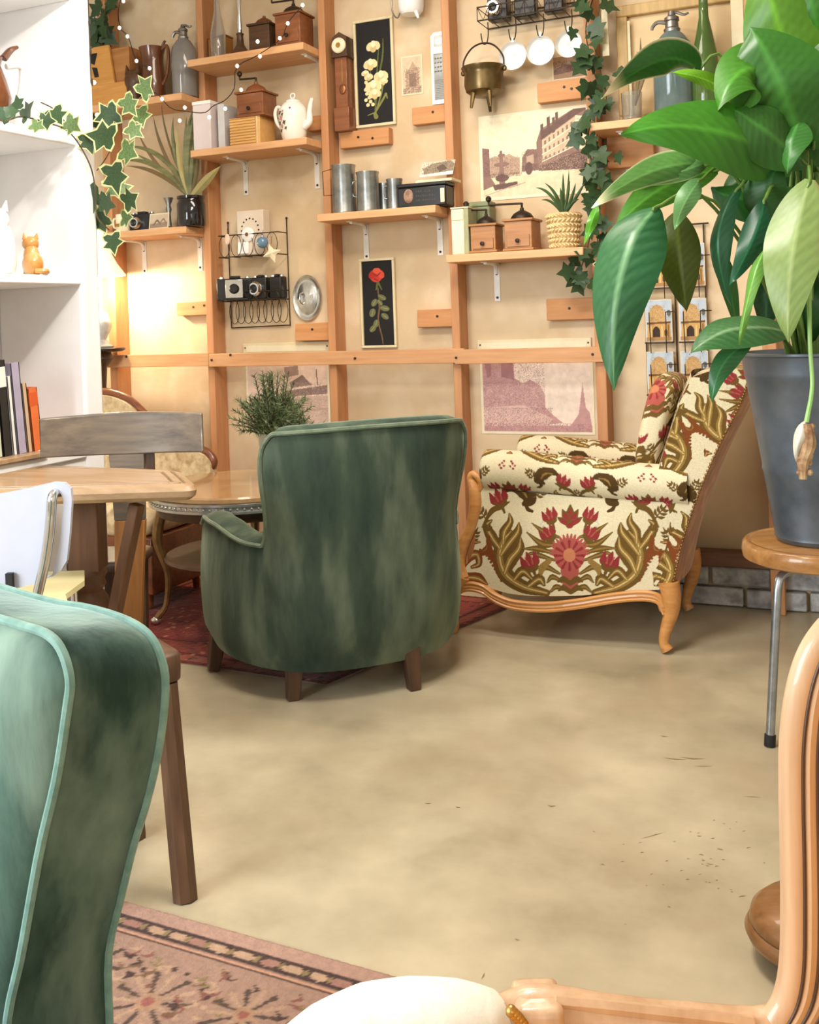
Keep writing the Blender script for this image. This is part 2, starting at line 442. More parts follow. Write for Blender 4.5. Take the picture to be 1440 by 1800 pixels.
# shelves: plank, two white angle brackets
m_bracket = m_whitemetal
def bracket_bm(L=.16, D=.17):
    g = G()
    g.bb(-.0125, .0125, -.003, 0, -L, 0)
    g.ctube([(0, -.004, -.045), (0, -.012, -.018), (0, -.045, -.004), (0, -D + .02, -.003)], .008, 10, 6)
    g.bb(-.0125, .0125, -D, 0, -.003, 0)
    return g

def shelf(name_label, x0, x1, ztop, th=.032, brackets=(), yf=YF, group='pine shelves between the studs', tilt=0.0):
    xc = (x0 + x1) / 2
    t = thing('wall_shelf', name_label, 'shelf', (xc, YW, ztop - th), 0, group)
    w = x1 - x0
    G().bb(-w / 2, w / 2, yf - YW, -.001, 0, th).build('plank', m_shelf, t, bevel=.003)
    for px in brackets:
        X = at_y(px, scr((xc, YW - .05, ztop))[1], YW - .004).x - xc
        b = bracket_bm(D=min(.17, YW - yf - .03)).build('bracket', m_bracket, t); b.location = (X, -.001, -.0005)
        for z in (-.045, -.145): G().cyl((0, -.0055, z), (0, -.003, z), .0055, seg=8).build('screw', m_nail, b)
    return t
def shelf_px(label, i, j, px, py, brackets, th=.032, ext=(0, 0)):
    """shelf filling the bay between stud i and stud j, front top edge read at px,py"""
    z = at_y(px, py, YF).z
    return z, shelf(label, st(i, 1) + .001 + ext[0], st(j, -1) - .001 + ext[1], z, th, brackets)
Z_B1, _ = shelf_px('pine shelf at the top between the first studs, holding coffee grinders and a glass bottle', 1, 2, 440, 88, (565,))
Z_B2, _ = shelf_px('pine shelf carrying the white flowered teapot on two white brackets', 1, 2, 450, 251, (430, 556))
Z_C1, _ = shelf_px('pine shelf holding the row of tin cans and a black box', 2, 3, 690, 366, (642, 772))
Z_D1, _ = shelf_px('pine shelf holding two small drawer coffee mills and a woven basket plant', 3, 4, 905, 441, (872,))
Z_A1, _ = shelf_px('pine shelf high in the left bay under the brown jug and grey siphon', 0, 1, 260, 171, ())
Z_A2, _ = shelf_px('pine shelf in the left bay under the black jar plant, above the lamp glow', 0, 1, 280, 401, (252, 350))
Z_E1, _ = shelf_px('pine shelf behind the big leafy plant with blue siphon and green bottle', 4, 5, 1060, 214, (1103, 1290), th=.03)
print('shelf z', Z_B1, Z_B2, Z_C1, Z_D1, Z_A1, Z_A2, Z_E1)
# ------------------------------------------------------------------ helpers for things built in room or camera-floor coordinates
def wpar(o, t):
    """parent o to t, keeping o's mesh in room coordinates"""
    o.parent = t
    o.matrix_parent_inverse = (Matrix.Translation(t.location) @ Matrix.Rotation(t.rotation_euler.z, 4, 'Z')).inverted()
    return o
def cf(X, Z, z=0.0): p = _h * X + _f * Z; return Vector((p.x, p.y, z))
def rbox(cx, cy, cz, sx, sy, sz, p=5.0, nu=28, nv=16):
    """plump superellipsoid cushion"""
    g = G(); sg = lambda v, e: math.copysign(abs(v) ** e, v); e = 2.0 / p
    def fn(u, v):
        a = 2 * PI * u; b = -PI / 2 + PI * v
        return (cx + sx / 2 * sg(math.cos(b), e) * sg(math.cos(a), e), cy + sy / 2 * sg(math.cos(b), e) * sg(math.sin(a), e), cz + sz / 2 * sg(math.sin(b), e * 1.3))
    return g.grid(fn, nu, nv, True)
m_velvet = mat('worn green velvet', (30, 45, 38), (74, 86, 70), rough=0.85, scale=6.5, stretch=(1, 1, .3), detail=7, lo=0.3, hi=0.7, sheen=0.55, sheentint=(190, 205, 180),
               bump=.15, bscale=60, c3=(108, 116, 94), scale3=6.5, spec=.2)
m_velvet_blue = mat('blue-green velvet', (34, 58, 50), (96, 124, 110), rough=0.8, scale=8.5, detail=7, lo=0.34, hi=0.68, stretch=(1, 1, .3), sheen=0.7, sheentint=(205, 225, 220),
                    bump=.12, bscale=70, c3=(150, 172, 154), scale3=7.0, spec=.25)
m_pipe = mat('pale green piping', (84, 98, 78), (104, 116, 94), rough=0.8, scale=40, sheen=.4)
m_pipe_blue = mat('blue-green piping', (104, 140, 130), (130, 164, 152), rough=0.75, scale=40, sheen=.4)
m_darkleg = wood('dark stained leg', (56, 38, 26), (86, 58, 40), 'z', .45)
m_gilt = wood('honey beech frame', (176, 116, 58), (206, 148, 84), 'x', .38, coat=.25)
m_oldwood = wood('brown worn wood', (72, 50, 34), (106, 76, 52), 'z', .5)

# ------------------------------------------------------------------ green velvet armchair, seen from behind
def tub_shell(P_half, top, th_f, zb, flare, lean, ncol=170, mat_=None):
    """upholstered shell: P_half outer plan points from back centre to arm front (x>=0)"""
    pts = [(-x, y, 0) for x, y in reversed(P_half[1:])] + [(x, y, 0) for x, y in P_half]
    C = crm(pts, ncol)
    C = [Vector(c) for c in C]
    L = [0.0]
    for i in range(1, len(C)): L.append(L[-1] + (C[i] - C[i - 1]).length)
    tot = L[-1]
    cols = []; edge_o = []; edge_i = []
    for i, c in enumerate(C):
        s = 2 * L[i] / tot - 1
        t = (C[min(i + 1, len(C) - 1)] - C[max(i - 1, 0)]).normalized()
        n_in = Vector((-t.y, t.x, 0))
        z1 = top(abs(s)); th = th_f(abs(s))
        col = []
        def P(off, z):
            f = flare(abs(s), z); l = lean(abs(s), z)
            q = c + n_in * off
            return Vector((q.x * f, q.y + l, z))
        for k in range(11):
            z = zb + (z1 - .02 - zb) * k / 10
            bulge = -.012 * math.sin(PI * k / 10)
            tuck = .018 * max(0, 1 - k / 1.5) ** 2
            col.append(P(bulge + tuck, z))
        edge_o.append(P(-.002, z1 - .008))
        col.append(P(.008, z1 - .003)); col.append(P(th * .35, z1 + .008)); col.append(P(th * .65, z1 + .008)); col.append(P(th - .01, z1 - .004))
        for k in range(6):
            z = z1 - .02 + (.3 - z1) * k / 5
            col.append(P(th, z))
        edge_i.append(P(th - .002, z1 - .01))
        cols.append(col)
    g = G(); nv = len(cols[0]); nu = len(cols)
    vs = [p for col in cols for p in col]
    fs = [(i * nv + j, (i + 1) * nv + j, (i + 1) * nv + j + 1, i * nv + j + 1) for i in range(nu - 1) for j in range(nv - 1)]
    fs += [tuple(range(nv)), tuple((nu - 1) * nv + k for k in range(nv - 1, -1, -1))]
    fs += [(i * nv, i * nv + nv - 1, (i + 1) * nv + nv - 1, (i + 1) * nv) for i in range(nu - 1)]
    g.add(vs, fs)
    return g, edge_o, edge_i
def smooth(a, b, x):
    t = max(0.0, min(1.0, (x - a) / (b - a))); return t * t * (3 - 2 * t)
def velvet_chair_parts(t, mv, mp):
    half = [(0, -.135), (.15, -.12), (.25, -.07), (.325, .02), (.385, .15), (.415, .30), (.410, .475)]
    def top(s):
        back = .842 - .010 * (s / .36) ** 2 - .05 * smooth(.31, .37, s)
        arm = .490 + .032 * smooth(.5, .76, s) - .035 * smooth(.88, 1.0, s) ** 2
        return back + (arm - back) * smooth(.345, .435, s)
    th = lambda s: .105 - .005 * smooth(.4, .7, s)
    flare = lambda s, z: 1 + (.19 * smooth(.50, .80, z)) * (1 - smooth(.5, .7, s))
    lean = lambda s, z: -.07 * max(0, z - .3) * (1 - smooth(.45, .7, s)) + .03 * (1 - smooth(.05, .3, z)) * (1 - smooth(.3, .7, s))
    g, eo, ei = tub_shell(half, top, th, .098, flare, lean)
    sh = g.build('upholstered_shell', mv, t, ang=60)
    G().tube(eo, .007, 6).build('piping', mp, sh)
    rbox(0, .23, .19, .56, .50, .18, 9).build('seat_base', mv, t)
    rbox(0, .265, .355, .62, .56, .17, 4.5).build('seat_cushion', mv, t)
    for wx, wy, wz in ((-1.99, 2.851, .0056), (-1.605, 2.71, .0), (-1.285, 2.904, .0), (-1.50, 3.28, .0056)):
        p = (Matrix.Translation(t.location) @ Matrix.Rotation(t.rotation_euler.z, 4, 'Z')).inverted() @ Vector((wx, wy, 0))
        x, y = p.x * .93, .12 + (p.y - .12) * .93
        G().tube([(p.x, p.y, wz), ((x + p.x) / 2, (y + p.y) / 2, .09), (x, y, .17)], [.026, .034, .040], 4).build('leg', m_darkleg, t, bevel=.004, smooth=False)
ph = math.radians(22)
ac = thing('green_armchair', 'worn dark green velvet armchair seen from behind on short dark legs', 'armchair', tuple(cf(-.172, 3.20)), YAW + ph)
velvet_chair_parts(ac, m_velvet, m_pipe)

# ------------------------------------------------------------------ foreground velvet chair back
a = math.radians(40)
n_face = -math.sin(a) * _h - math.cos(a) * _f            # the seat side, towards the camera's left
lat = math.cos(a) * _h - math.sin(a) * _f
p0 = at_d(130, 1300, .95)
TH = .098
def on_plane(px, py, o, n): d = ray(px, py); return EYE + d * ((o - EYE).dot(n) / d.dot(n))
fr = [(0, 1085), (43, 1098), (87, 1113), (113, 1141), (128, 1193), (123, 1245), (104, 1367), (74, 1497), (43, 1670), (17, 1800)]
bk = [(0, 1052), (87, 1059), (152, 1070), (217, 1091), (256, 1117), (277, 1154), (286, 1206), (277, 1301), (256, 1401), (230, 1488), (208, 1579), (186, 1679), (188, 1800)]
def loc(pts, o):
    out = []
    for x, y in pts:
        q = on_plane(x, y, o, n_face) - p0; out.append((q.dot(lat), q.z + p0.z))
    return out
LF = loc(fr, p0); LB = loc(bk, p0 - n_face * TH)
xm = max(max(p[0] for p in LF), max(p[0] for p in LB)); xc = xm - .33
def half_outline(L, zt):
    L = [p for p in L if p[0] > xc + .02]
    top = [(xc, zt)]; low = [(L[-1][0], .36), (L[-1][0] + .03, .24)]
    q = crm([(p[0], 0, p[1]) for p in top + L + low], 46)
    return [(p[0], p[2]) for p in q]
HF = half_outline(LF, max(p[1] for p in LF) - .002); HB = half_outline(LB, max(p[1] for p in LB) - .004)
def full(Hh): return Hh + [(2 * xc - x, z) for x, z in reversed(Hh[1:])]
OF, OB = full(HF), full(HB)
yb = math.atan2(lat.y, lat.x)
tc = thing('green_velvet_chair', 'blue-green velvet chair back with pale piping, large at the left front', 'armchair',
           (p0.x + lat.x * xc - n_face.x * .05, p0.y + lat.y * xc - n_face.y * .05, .0055), yb)
g = G(); n = len(OF)
def W3(o, x, z): q = o + lat * x; return Vector((q.x, q.y, z))
c_f = p0 + n_face * .03; c_b = p0 - n_face * (TH + .03)
rings = []
def ring(O, base, off, sc, zc=.62):
    return [W3(base + n_face * off, xc + (x - xc) * sc, zc + (z - zc) * sc) for x, z in O]
OM = [((f[0] + b[0]) / 2, (f[1] + b[1]) / 2) for f, b in zip(OF, OB)]
rings = [ring(OF, p0, .035, .55), ring(OF, p0, .03, .78), ring(OF, p0, .014, .95), ring(OF, p0, 0, 1.0)]
for k in range(1, 8):
    w = k / 8; O = [(f[0] + (b[0] - f[0]) * w, f[1] + (b[1] - f[1]) * w) for f, b in zip(OF, OB)]
    rings.append(ring(O, p0 - n_face * TH * w, 0, 1.0 + .012 * math.sin(PI * w)))
rings += [ring(OB, p0 - n_face * TH, 0, 1.0), ring(OB, p0 - n_face * TH, -.012, .95), ring(OB, p0 - n_face * TH, -.025, .7)]
vs = [p for r_ in rings for p in r_]; fs = []
for i in range(len(rings) - 1):
    for k in range(n): fs.append((i * n + k, i * n + (k + 1) % n, (i + 1) * n + (k + 1) % n, (i + 1) * n + k))
fs.append(tuple(range(n))); fs.append(tuple((len(rings) - 1) * n + k for k in range(n - 1, -1, -1)))
g.add(vs, fs); bo = wpar(g.build('backrest', m_velvet_blue, None, ang=60), tc)
for O, o in ((OF, p0 + n_face * .003), (OB, p0 - n_face * (TH + .003))):
    pi_ = G().tube([W3(o, x, z) for x, z in O], .0046, 8, closed=True).build('piping', m_pipe_blue, None)
    pi_.parent = bo; pi_.matrix_parent_inverse = bo.matrix_parent_inverse @ bo.matrix_parent_inverse.inverted()
# seat and legs run on below the frame (local: x along the back, -y the seat side)
rbox(0, -.29, .36, .60, .52, .17, 6).build('seat_cushion', m_velvet_blue, tc)
rbox(0, -.24, .23, .62, .56, .18, 9).build('seat_base', m_velvet_blue, tc)
for sx in (-.25, .25):
    for sy in (-.44, -.02): G().tube([(sx * 1.05, sy, 0), (sx, sy, .16)], [.022, .032], 4).build('leg', m_darkleg, tc, smooth=False)

# ------------------------------------------------------------------ flowered armchair by the wall
m_damask = mat('cut velvet damask', (255, 255, 255), rough=0.85, attr='Col', scale=260, sheen=.25, sheentint=(230, 210, 170), bump=.25, spec=.2)
CRM = (216, 203, 168); OL = (104, 78, 34); OD = (76, 54, 24); OX = (142, 112, 56); BR = (122, 66, 30); RD = (138, 48, 48); RS = (166, 82, 72)
def mir(sh, c=605.0):
    k = sh[0]
    if k == 's': return ('s', [(2 * c - x, y) for x, y in sh[1]], sh[2], sh[3])
    if k == 'e': return ('e', 2 * c - sh[1], sh[2], sh[3], sh[4], -sh[5], sh[6])
    return ('p', [(2 * c - x, y) for x, y in sh[1]], sh[2])
def tulip(x, y, s, an, col=RD, cal=OL):
    ca, sa = math.cos(an), math.sin(an)
    T = lambda u, v: (x + s * (u * ca - v * sa), y + s * (u * sa + v * ca))
    o = [('s', [T(0, 60), T(0, 20)], [s * 5, s * 9], cal)]
    for u in (-30, 30): o.append(('s', [T(0, 14), T(u * .8, -4), T(u, -42)], [s * 16, s * 17, s * 3], col))
    o.append(('s', [T(0, 14), T(0, -10), T(0, -48)], [s * 16, s * 18, s * 4], col))
    o.append(('s', [T(-8, 4), T(-14, -32)], [s * 4, s * 2], RS)); o.append(('s', [T(8, 4), T(14, -32)], [s * 4, s * 2], RS))
    for u in (-26, 26): o.append(('s', [T(0, 30), T(u * .7, 22), T(u, 4)], [s * 10, s * 9, s * 2], cal))
    return o
def sprig(x, y, s, an, col=OL):
    ca, sa = math.cos(an), math.sin(an)
    T = lambda u, v: (x + s * (u * ca - v * sa), y + s * (u * sa + v * ca))
    o = [('s', [T(0, 60), T(4, 0), T(0, -50)], [s * 5, s * 4, s * 3], col)]
    for v, L in ((30, 46), (0, 42), (-28, 34)):
        for q in (-1, 1): o.append(('s', [T(0, v), T(q * L * .6, v - 10), T(q * L, v - 30)], [s * 5, s * 12, s * 3], col))
    return o + [('s', [T(0, -40), T(0, -80)], [s * 11, s * 3], col)]
def comma(x, y, s, an, col=OD):
    ca, sa = math.cos(an), math.sin(an)
    T = lambda u, v: (x + s * (u * ca - v * sa), y + s * (u * sa + v * ca))
    return [('s', [T(-70, 10), T(-30, -22), T(20, -16), T(50, 14), T(30, 36)], [s * 4, s * 20, s * 34, s * 26, s * 10], col),
            ('s', [T(-30, -12), T(10, -14), T(34, 8)], [s * 2, s * 5, s * 3], OX)]
def acanthus(spine, rad, lobes, col=OL, hi=OX):
    o = []
    for L in lobes: o.append(('s', L[0], [r_ * 1.3 for r_ in L[1]], col))
    o.append(('s', spine, rad, col))
    o.append(('s', spine, [r_ * .42 for r_ in rad], hi)); o.append(('s', spine, [r_ * .10 for r_ in rad], (206, 178, 116)))
    for L in lobes: o.append(('s', L[0], [r_ * .5 for r_ in L[1]], hi)); o.append(('s', L[0], [r_ * .14 for r_ in L[1]], (206, 178, 116)))
    return o
def damask_half():
    o = []
    # big leaf sweeping up the left side
    o += acanthus([(500, 1048), (400, 1020), (325, 965), (300, 890), (315, 820), (350, 775)], [16, 30, 36, 34, 26, 6],
                  [([(320, 960), (345, 900), (385, 850), (392, 800)], [16, 26, 20, 3]), ([(305, 880), (340, 830), (378, 780), (384, 740)], [14, 22, 16, 3]),
                   ([(300, 850), (262, 800), (240, 752), (262, 730)], [14, 20, 14, 4]), ([(315, 830), (320, 780), (345, 735), (340, 700)], [12, 18, 12, 3]),
                   ([(420, 1020), (470, 985), (490, 1010)], [14, 18, 6]), ([(360, 990), (400, 950), (440, 985)], [12, 18, 6])])
    o.append(('s', [(250, 800), (255, 870), (285, 925)], [6, 18, 6], BR))
    # beading along the leaf
    for i in range(9): o.append(('e', 232 + i * 9, 870 + i * 13 + (i * i) * .3, 6, 6, 0, BR))
    # lower corner scroll
    o += acanthus([(118, 960), (150, 900), (195, 880), (205, 920), (175, 935)], [10, 22, 20, 14, 8], [([(150, 905), (130, 860), (160, 830), (210, 826)], [12, 18, 14, 3]), ([(150, 980), (200, 985), (240, 1010)], [16, 20, 4])], BR, OX)
    o += [('s', [(220, 760), (262, 690), (300, 672), (338, 650)], [3, 12, 12, 3], OL), ('s', [(232, 745), (246, 770), (262, 760)], [7, 8, 4], OL)]
    # top bulb leaf and stems
    o += comma(380, 615, 1.05, .2, OD); o += sprig(470, 610, .55, .9)
    o += [('s', [(405, 650), (420, 680), (440, 690)], [5, 9, 6], OD)]
    o += tulip(295, 640, 1.0, -.4); o += sprig(215, 700, .6, -.7); o += tulip(232, 665, .0001, 0); o += comma(232, 850, .5, 1.9, BR); o += sprig(180, 800, .55, .5)
    # bouquet leaves
    for (P_, r_) in [([(560, 800), (500, 780), (440, 740)], [6, 14, 2]), ([(555, 830), (490, 830), (420, 780)], [6, 16, 3]), ([(540, 870), (470, 850), (405, 850)], [6, 15, 3]),
                     ([(540, 900), (480, 880), (440, 870), (418, 885)], [6, 12, 8, 3]), ([(560, 960), (500, 930), (470, 960)], [6, 15, 4]), ([(575, 1000), (530, 975), (505, 1000)], [6, 13, 4]), ([(585, 1035), (545, 1020), (515, 1045)], [6, 13, 4])]:
        o.append(('s', P_, r_, OL)); o.append(('s', P_, [q * .3 for q in r_], OX))
    o += tulip(436, 915, 1.05, -.35, RD); o += tulip(515, 790, .9, -.6, RD); o += tulip(520, 715, .85, -.4, RD)
    o.append(('s', [(515, 905), (485, 935), (480, 965)], [12, 17, 5], OX))
    for (dx, dy) in ((0, 0), (-14, 12), (12, 14), (-4, 28), (10, -14)): o.append(('e', 575 + dx, 560 + dy, 7, 7, 0, RD))
    return o
def damask():
    h_ = damask_half(); o = h_ + [mir(q) for q in h_]
    for (x, y, r_) in ((605, 1010, 34), (605, 950, 40), (605, 880, 66)): o.append(('e', x, y, r_, r_ * 1.1, 0, RS))
    for i in range(16):
        an = PI + PI * i / 15; o.append(('s', [(605, 880), (605 + 84 * math.cos(an), 872 + 84 * math.sin(an))], [22, 4], RS))
    for i in range(12):
        an = 2 * PI * i / 12; o.append(('s', [(605 + 30 * math.cos(an), 880 + 30 * math.sin(an)), (605 + 62 * math.cos(an), 880 + 62 * math.sin(an))], [3, 7], RD))
    o.append(('e', 605, 878, 26, 30, 0, (190, 120, 84)))
    for dx, dy, w in ((0, -72, 18), (-34, -52, 15), (34, -52, 15), (-52, -18, 13), (52, -18, 13)):
        o.append(('s', [(605, 745), (605 + dx * .6, 740 + dy * .6), (605 + dx, 735 + dy)], [w, w, 3], OL))
        o.append(('s', [(605, 750), (605 + dx * .5, 742 + dy * .5), (605 + dx * .8, 738 + dy * .75)], [w * .7, w * .8, 3], RD))
    for (y) in (985, 1025):
        for q in (-1, 1): o.append(('s', [(605, y + 20), (605 + q * 30, y), (605 + q * 52, y + 12)], [10, 14, 4], OL))
    for x, y in ((480, 745), (492, 752), (486, 735)): o.append(('e', x, y, 5, 5, 0, (190, 190, 170))); o.append(('e', 1210 - x, y, 5, 5, 0, (190, 190, 170)))
    return o
DAM = damask()
DPM = 1290.0                     # pattern units per metre
def dam_cols(U, Vv, ox=0.0, oy=0.0, DPM=1560.0):
    """pattern colour at metres (U right, Vv down), repeating"""
    X = np.asarray(U) * DPM + ox; Y = np.asarray(Vv) * DPM + oy
    r = np.floor(Y / 520.0); X = X + 380.0 * (r % 2)
    P = np.stack([np.mod(X, 760.0) + 225.0, np.mod(Y, 520.0) + 540.0], 1)
    return paint(P, CRM, DAM)
YN, YFR = 3.47, 3.97
fc = thing('flowered_armchair', 'wooden framed armchair in cream, olive and crimson flowered velvet by the wall', 'armchair', (-.95, 3.72, 0))
c3 = lambda X_, Y_: (760 + X_ / 2.483, 620 + Y_ / 2.483)
def side_panel(Yp, nrm, flip):
    edge_t = [(205, 560), (300, 590), (420, 610), (560, 622), (700, 632), (830, 628), (960, 615), (1100, 575)]
    edge_b = [(98, 985), (180, 1010), (260, 1030), (340, 1052), (460, 1062), (640, 1060), (800, 1045), (1035, 1032)]
    T = crm([(x, y) for x, y in edge_t], 60); B = crm([(x, y) for x, y in edge_b], 60)
    nu, nv = (420, 280) if not flip else (200, 130)
    U, Vv = uvgrid(nu, nv)
    us = np.linspace(0, 1, 61); T = np.array(T); B = np.array(B)
    tx, ty = np.interp(U, us, T[:, 0]), np.interp(U, us, T[:, 1]); bx, by = np.interp(U, us, B[:, 0]), np.interp(U, us, B[:, 1])
    w = 1 - Vv
    # front edge follows the curved wooden support
    cx = tx + (bx - tx) * w + 22 * np.sin(PI * w) * (1 - U) ** 3 * 1.5 - 26 * np.sin(2 * PI * w) * (1 - U) ** 4
    cy = ty + (by - ty) * w
    C = paint(np.stack([cx, cy], 1), CRM, DAM)
    V = np.empty((len(U), 3))
    px, py = 760 + cx / 2.483, 620 + cy / 2.483
    for i in range(len(U)):
        d = _f + CR * ((px[i] - 720) / FPX) - CU * ((py[i] - 560) / FPX)
        t = YN / d.y; V[i] = (d.x * t, YN, EYE.z + d.z * t)
    bulge = .022 * np.sin(PI * U) * np.sin(PI * Vv)
    V[:, 1] = Yp - nrm * bulge
    return V, nu, nv, C
V, nu, nv, C = side_panel(YN, 1, False)
wpar(gridmesh('side_panel', V, nu, nv, C, m_damask), fc)
V, nu, nv, C = side_panel(YN, 1, True)
V2 = V.copy(); V2[:, 1] = YFR + (YN - V[:, 1])
wpar(gridmesh('side_panel', V2, nu, nv, C, m_damask), fc)
# inner box behind the panels: seat block
pa = at_y(845, 1000, YN); pb = at_y(1185, 1000, YN)
XF, XB = pa.x, pb.x
sb = G().bb(XF + .02, XB - .02, YN + .02, YFR - .02, .262, .40).build('seat_box', mat('brown velvet', (128, 70, 26), (176, 108, 48), rough=.85, scale=7, stretch=(3, 3, .5), sheen=.4, detail=7, c3=(200, 146, 84), scale3=14), None, bevel=.01); wpar(sb, fc)
m_brownv = MATS['brown velvet']
# seat cushion (pattern grid)
def soft(name, cx, cy, cz, sx, sy, sz, p, R=None, nu=150, nv=90, parent=None, axis='x', ox=0, oy=0):
    """plump cushion with the damask wrapped over it"""
    e = 2.0 / p
    U, Vv = uvgrid(nu, nv, True); sg = lambda v, q: np.sign(v) * np.abs(v) ** q
    a_ = 2 * PI * U; b_ = -PI / 2 + PI * Vv
    X = sx / 2 * sg(np.cos(b_), e) * sg(np.cos(a_), e); Y = sy / 2 * sg(np.cos(b_), e) * sg(np.sin(a_), e); Z = sz / 2 * sg(np.sin(b_), e * 1.2)
    big = np.argsort([sx, sy, sz])[::-1]; D = [X, Y, Z]
    C = dam_cols(D[big[0]] + D[big[2]] * .9, -D[big[1]] + D[big[2]] * .6, ox, oy)
    V = np.stack([X, Y, Z], 1)
    if R is not None: V = V @ np.array(R.to_3x3()).T
    V = V + np.array([cx, cy, cz])
    return wpar(gridmesh(name, V, nu, nv, C, m_damask, None, True), parent)
soft('seat_cushion', (XF + XB) / 2 - .03, 3.72, .455, XB - XF + .02, .40, .13, 5, parent=fc, ox=100, oy=200)
# rolled arms
def arm_roll(yc, name='arm_roll'):
    path = [(846, 826), (880, 826), (940, 830), (1000, 836), (1060, 842), (1120, 848), (1180, 852), (1212, 856)]
    pts = [at_y(x, y, YN + .03) for x, y in path]
    Pn = np.array(crm([(p.x, p.z) for p in pts], 40))
    nu, nv = 120, 340
    U, Vv = uvgrid(nu, nv, True)
    w = np.linspace(0, 1, 41)
    xs = np.interp(Vv, w, Pn[:, 0]); zs = np.interp(Vv, w, Pn[:, 1])
    r = .074 * np.clip(np.sqrt(np.clip(1 - ((.06 - Vv) / .06).clip(0, 1) ** 2, 0, 1)), .02, 1) * (1 - .12 * Vv)
    xs = xs - 0.0
    a_ = 2 * PI * U
    V = np.stack([xs, yc + r * .85 * np.cos(a_), zs + r * np.sin(a_)], 1)
    C = dam_cols(xs, U * .46 + .1, 1290 * .55 + 300, 80)
    return wpar(gridmesh(name, V, nu, nv, C, m_damask, None, True), fc)
arm_roll(YN + .03); arm_roll(YFR - .03)
# inner arm panels, plain
for yy in (YN + .02, YFR - .05):
    o = G().bb(XF + .03, XB - .03, yy, yy + .03, .38, .60).build('inner_arm', m_damask, None); wpar(o, fc)
    me = o.data; ca = me.color_attributes.new('Col', 'FLOAT_COLOR', 'POINT')
    for d in ca.data: d.color = lin(CRM)
# thick sloping back: side outline read in the near plane
bo_ = [(1147, 862), (1172, 780), (1196, 708), (1216, 664), (1262, 640), (1300, 638), (1322, 652), (1300, 712), (1262, 788), (1228, 868), (1200, 952), (1182, 1032), (1150, 1030), (1142, 950)]
bp = [at_y(x, y, YN) for x, y in bo_]
out = crm([(p.x, p.z) for p in bp[:10]], 70) + crm([(p.x, p.z) for p in bp[9:]], 24)[1:]
out = np.array(out)
def back_slab():
    n = len(out); cen = out.mean(0)
    # near and far patterned sides as triangle-fan-like grids from the outline to its middle line
    for yy in (YN - .002, YFR + .002):
        nu, nv = n - 1, 40
        # split outline: front chain (0..k) and rear chain
        m = n // 2
        A = np.array(crm([(p.x, p.z) for p in bp[:4]], 200)); A = np.concatenate([np.array(crm([(p.x, p.z) for p in (bp[12], bp[13], bp[0])], 90))[:-1], A])
        B = np.array(crm([(p.x, p.z) for p in bp[6:12]][::-1], len(A) - 1))
        nu, nv = len(A) - 1, 150
        U, Vv = uvgrid(nu, nv); iu = np.rint(U * nu).astype(int)
        bow = np.sin(PI * Vv) * .035 * (U > .97)
        X = A[iu, 0] + (B[iu, 0] - A[iu, 0]) * Vv; Z = A[iu, 1] + (B[iu, 1] - A[iu, 1]) * Vv
        topm = np.clip((U - .9) / .1, 0, 1)
        Z = Z + .018 * np.sin(PI * Vv) * topm
        V = np.stack([X, yy + 0 * X, Z], 1)
        C = dam_cols(X * .8 + Z * .5, -Z * .9 + X * .4, 420, 130)
        wpar(gridmesh('back_side', V, nu, nv, C, m_damask), fc)
    return A, B
A_, B_ = back_slab()
def strip(name, L, m_, y0, y1, pat, bul=0.0, n2=90):
    n = len(L); U, Vv = uvgrid(n - 1, n2)
    iu = np.rint(U * (n - 1)).astype(int)
    d = np.gradient(L, axis=0); nr = np.stack([d[:, 1], -d[:, 0]], 1); nr /= np.linalg.norm(nr, axis=1)[:, None] + 1e-9
    b = bul * np.sin(PI * Vv)
    V = np.stack([L[iu, 0] + nr[iu, 0] * b, y0 + (y1 - y0) * Vv, L[iu, 1] + nr[iu, 1] * b], 1)
    s_ = np.concatenate([[0], np.cumsum(np.linalg.norm(np.diff(L, axis=0), axis=1))])
    C = dam_cols(Vv * (y1 - y0), s_[iu], 60, 90) if pat else np.tile(np.array(lin((140, 84, 40))[:3]), (len(U), 1))
    return wpar(gridmesh(name, V, n - 1, n2, C, m_), fc)
strip('back_front', A_, m_damask, YN, YFR, True, -.03)
strip('back_rear', B_, m_brownv, YN, YFR, False, .02)
top = np.array([A_[-1] + (B_[-1] - A_[-1]) * k / 14 + np.array([0, .018 * math.sin(PI * k / 14)]) for k in range(15)])
strip('back_top', top, m_damask, YN - .002, YFR + .002, True, -.008)
# loose cushion leaning in the seat
Rm = Matrix.Rotation(math.radians(14), 4, 'Y')
cp = at_y(1167, 752, 3.62)
soft('back_cushion', cp.x - .02, 3.72, cp.z + .005, .11, .44, .37, 3.6, Rm, parent=fc, nu=280, nv=200, ox=330, oy=60)
# nail trim along the rear edge
g = G()
L_ = 0; nb = 64
for k in range(nb + 1):
    q = B_[int(round(k / nb * (len(B_) - 1)))]
    g.ball((q[0], YN - .004, q[1]), .0052, 6, 4)
o = wpar(g.build('nail_trim', mat('bronze nail', (112, 78, 40), (142, 104, 58), rough=.45, metal=.7, scale=20), None), fc); o['kind'] = 'stuff'
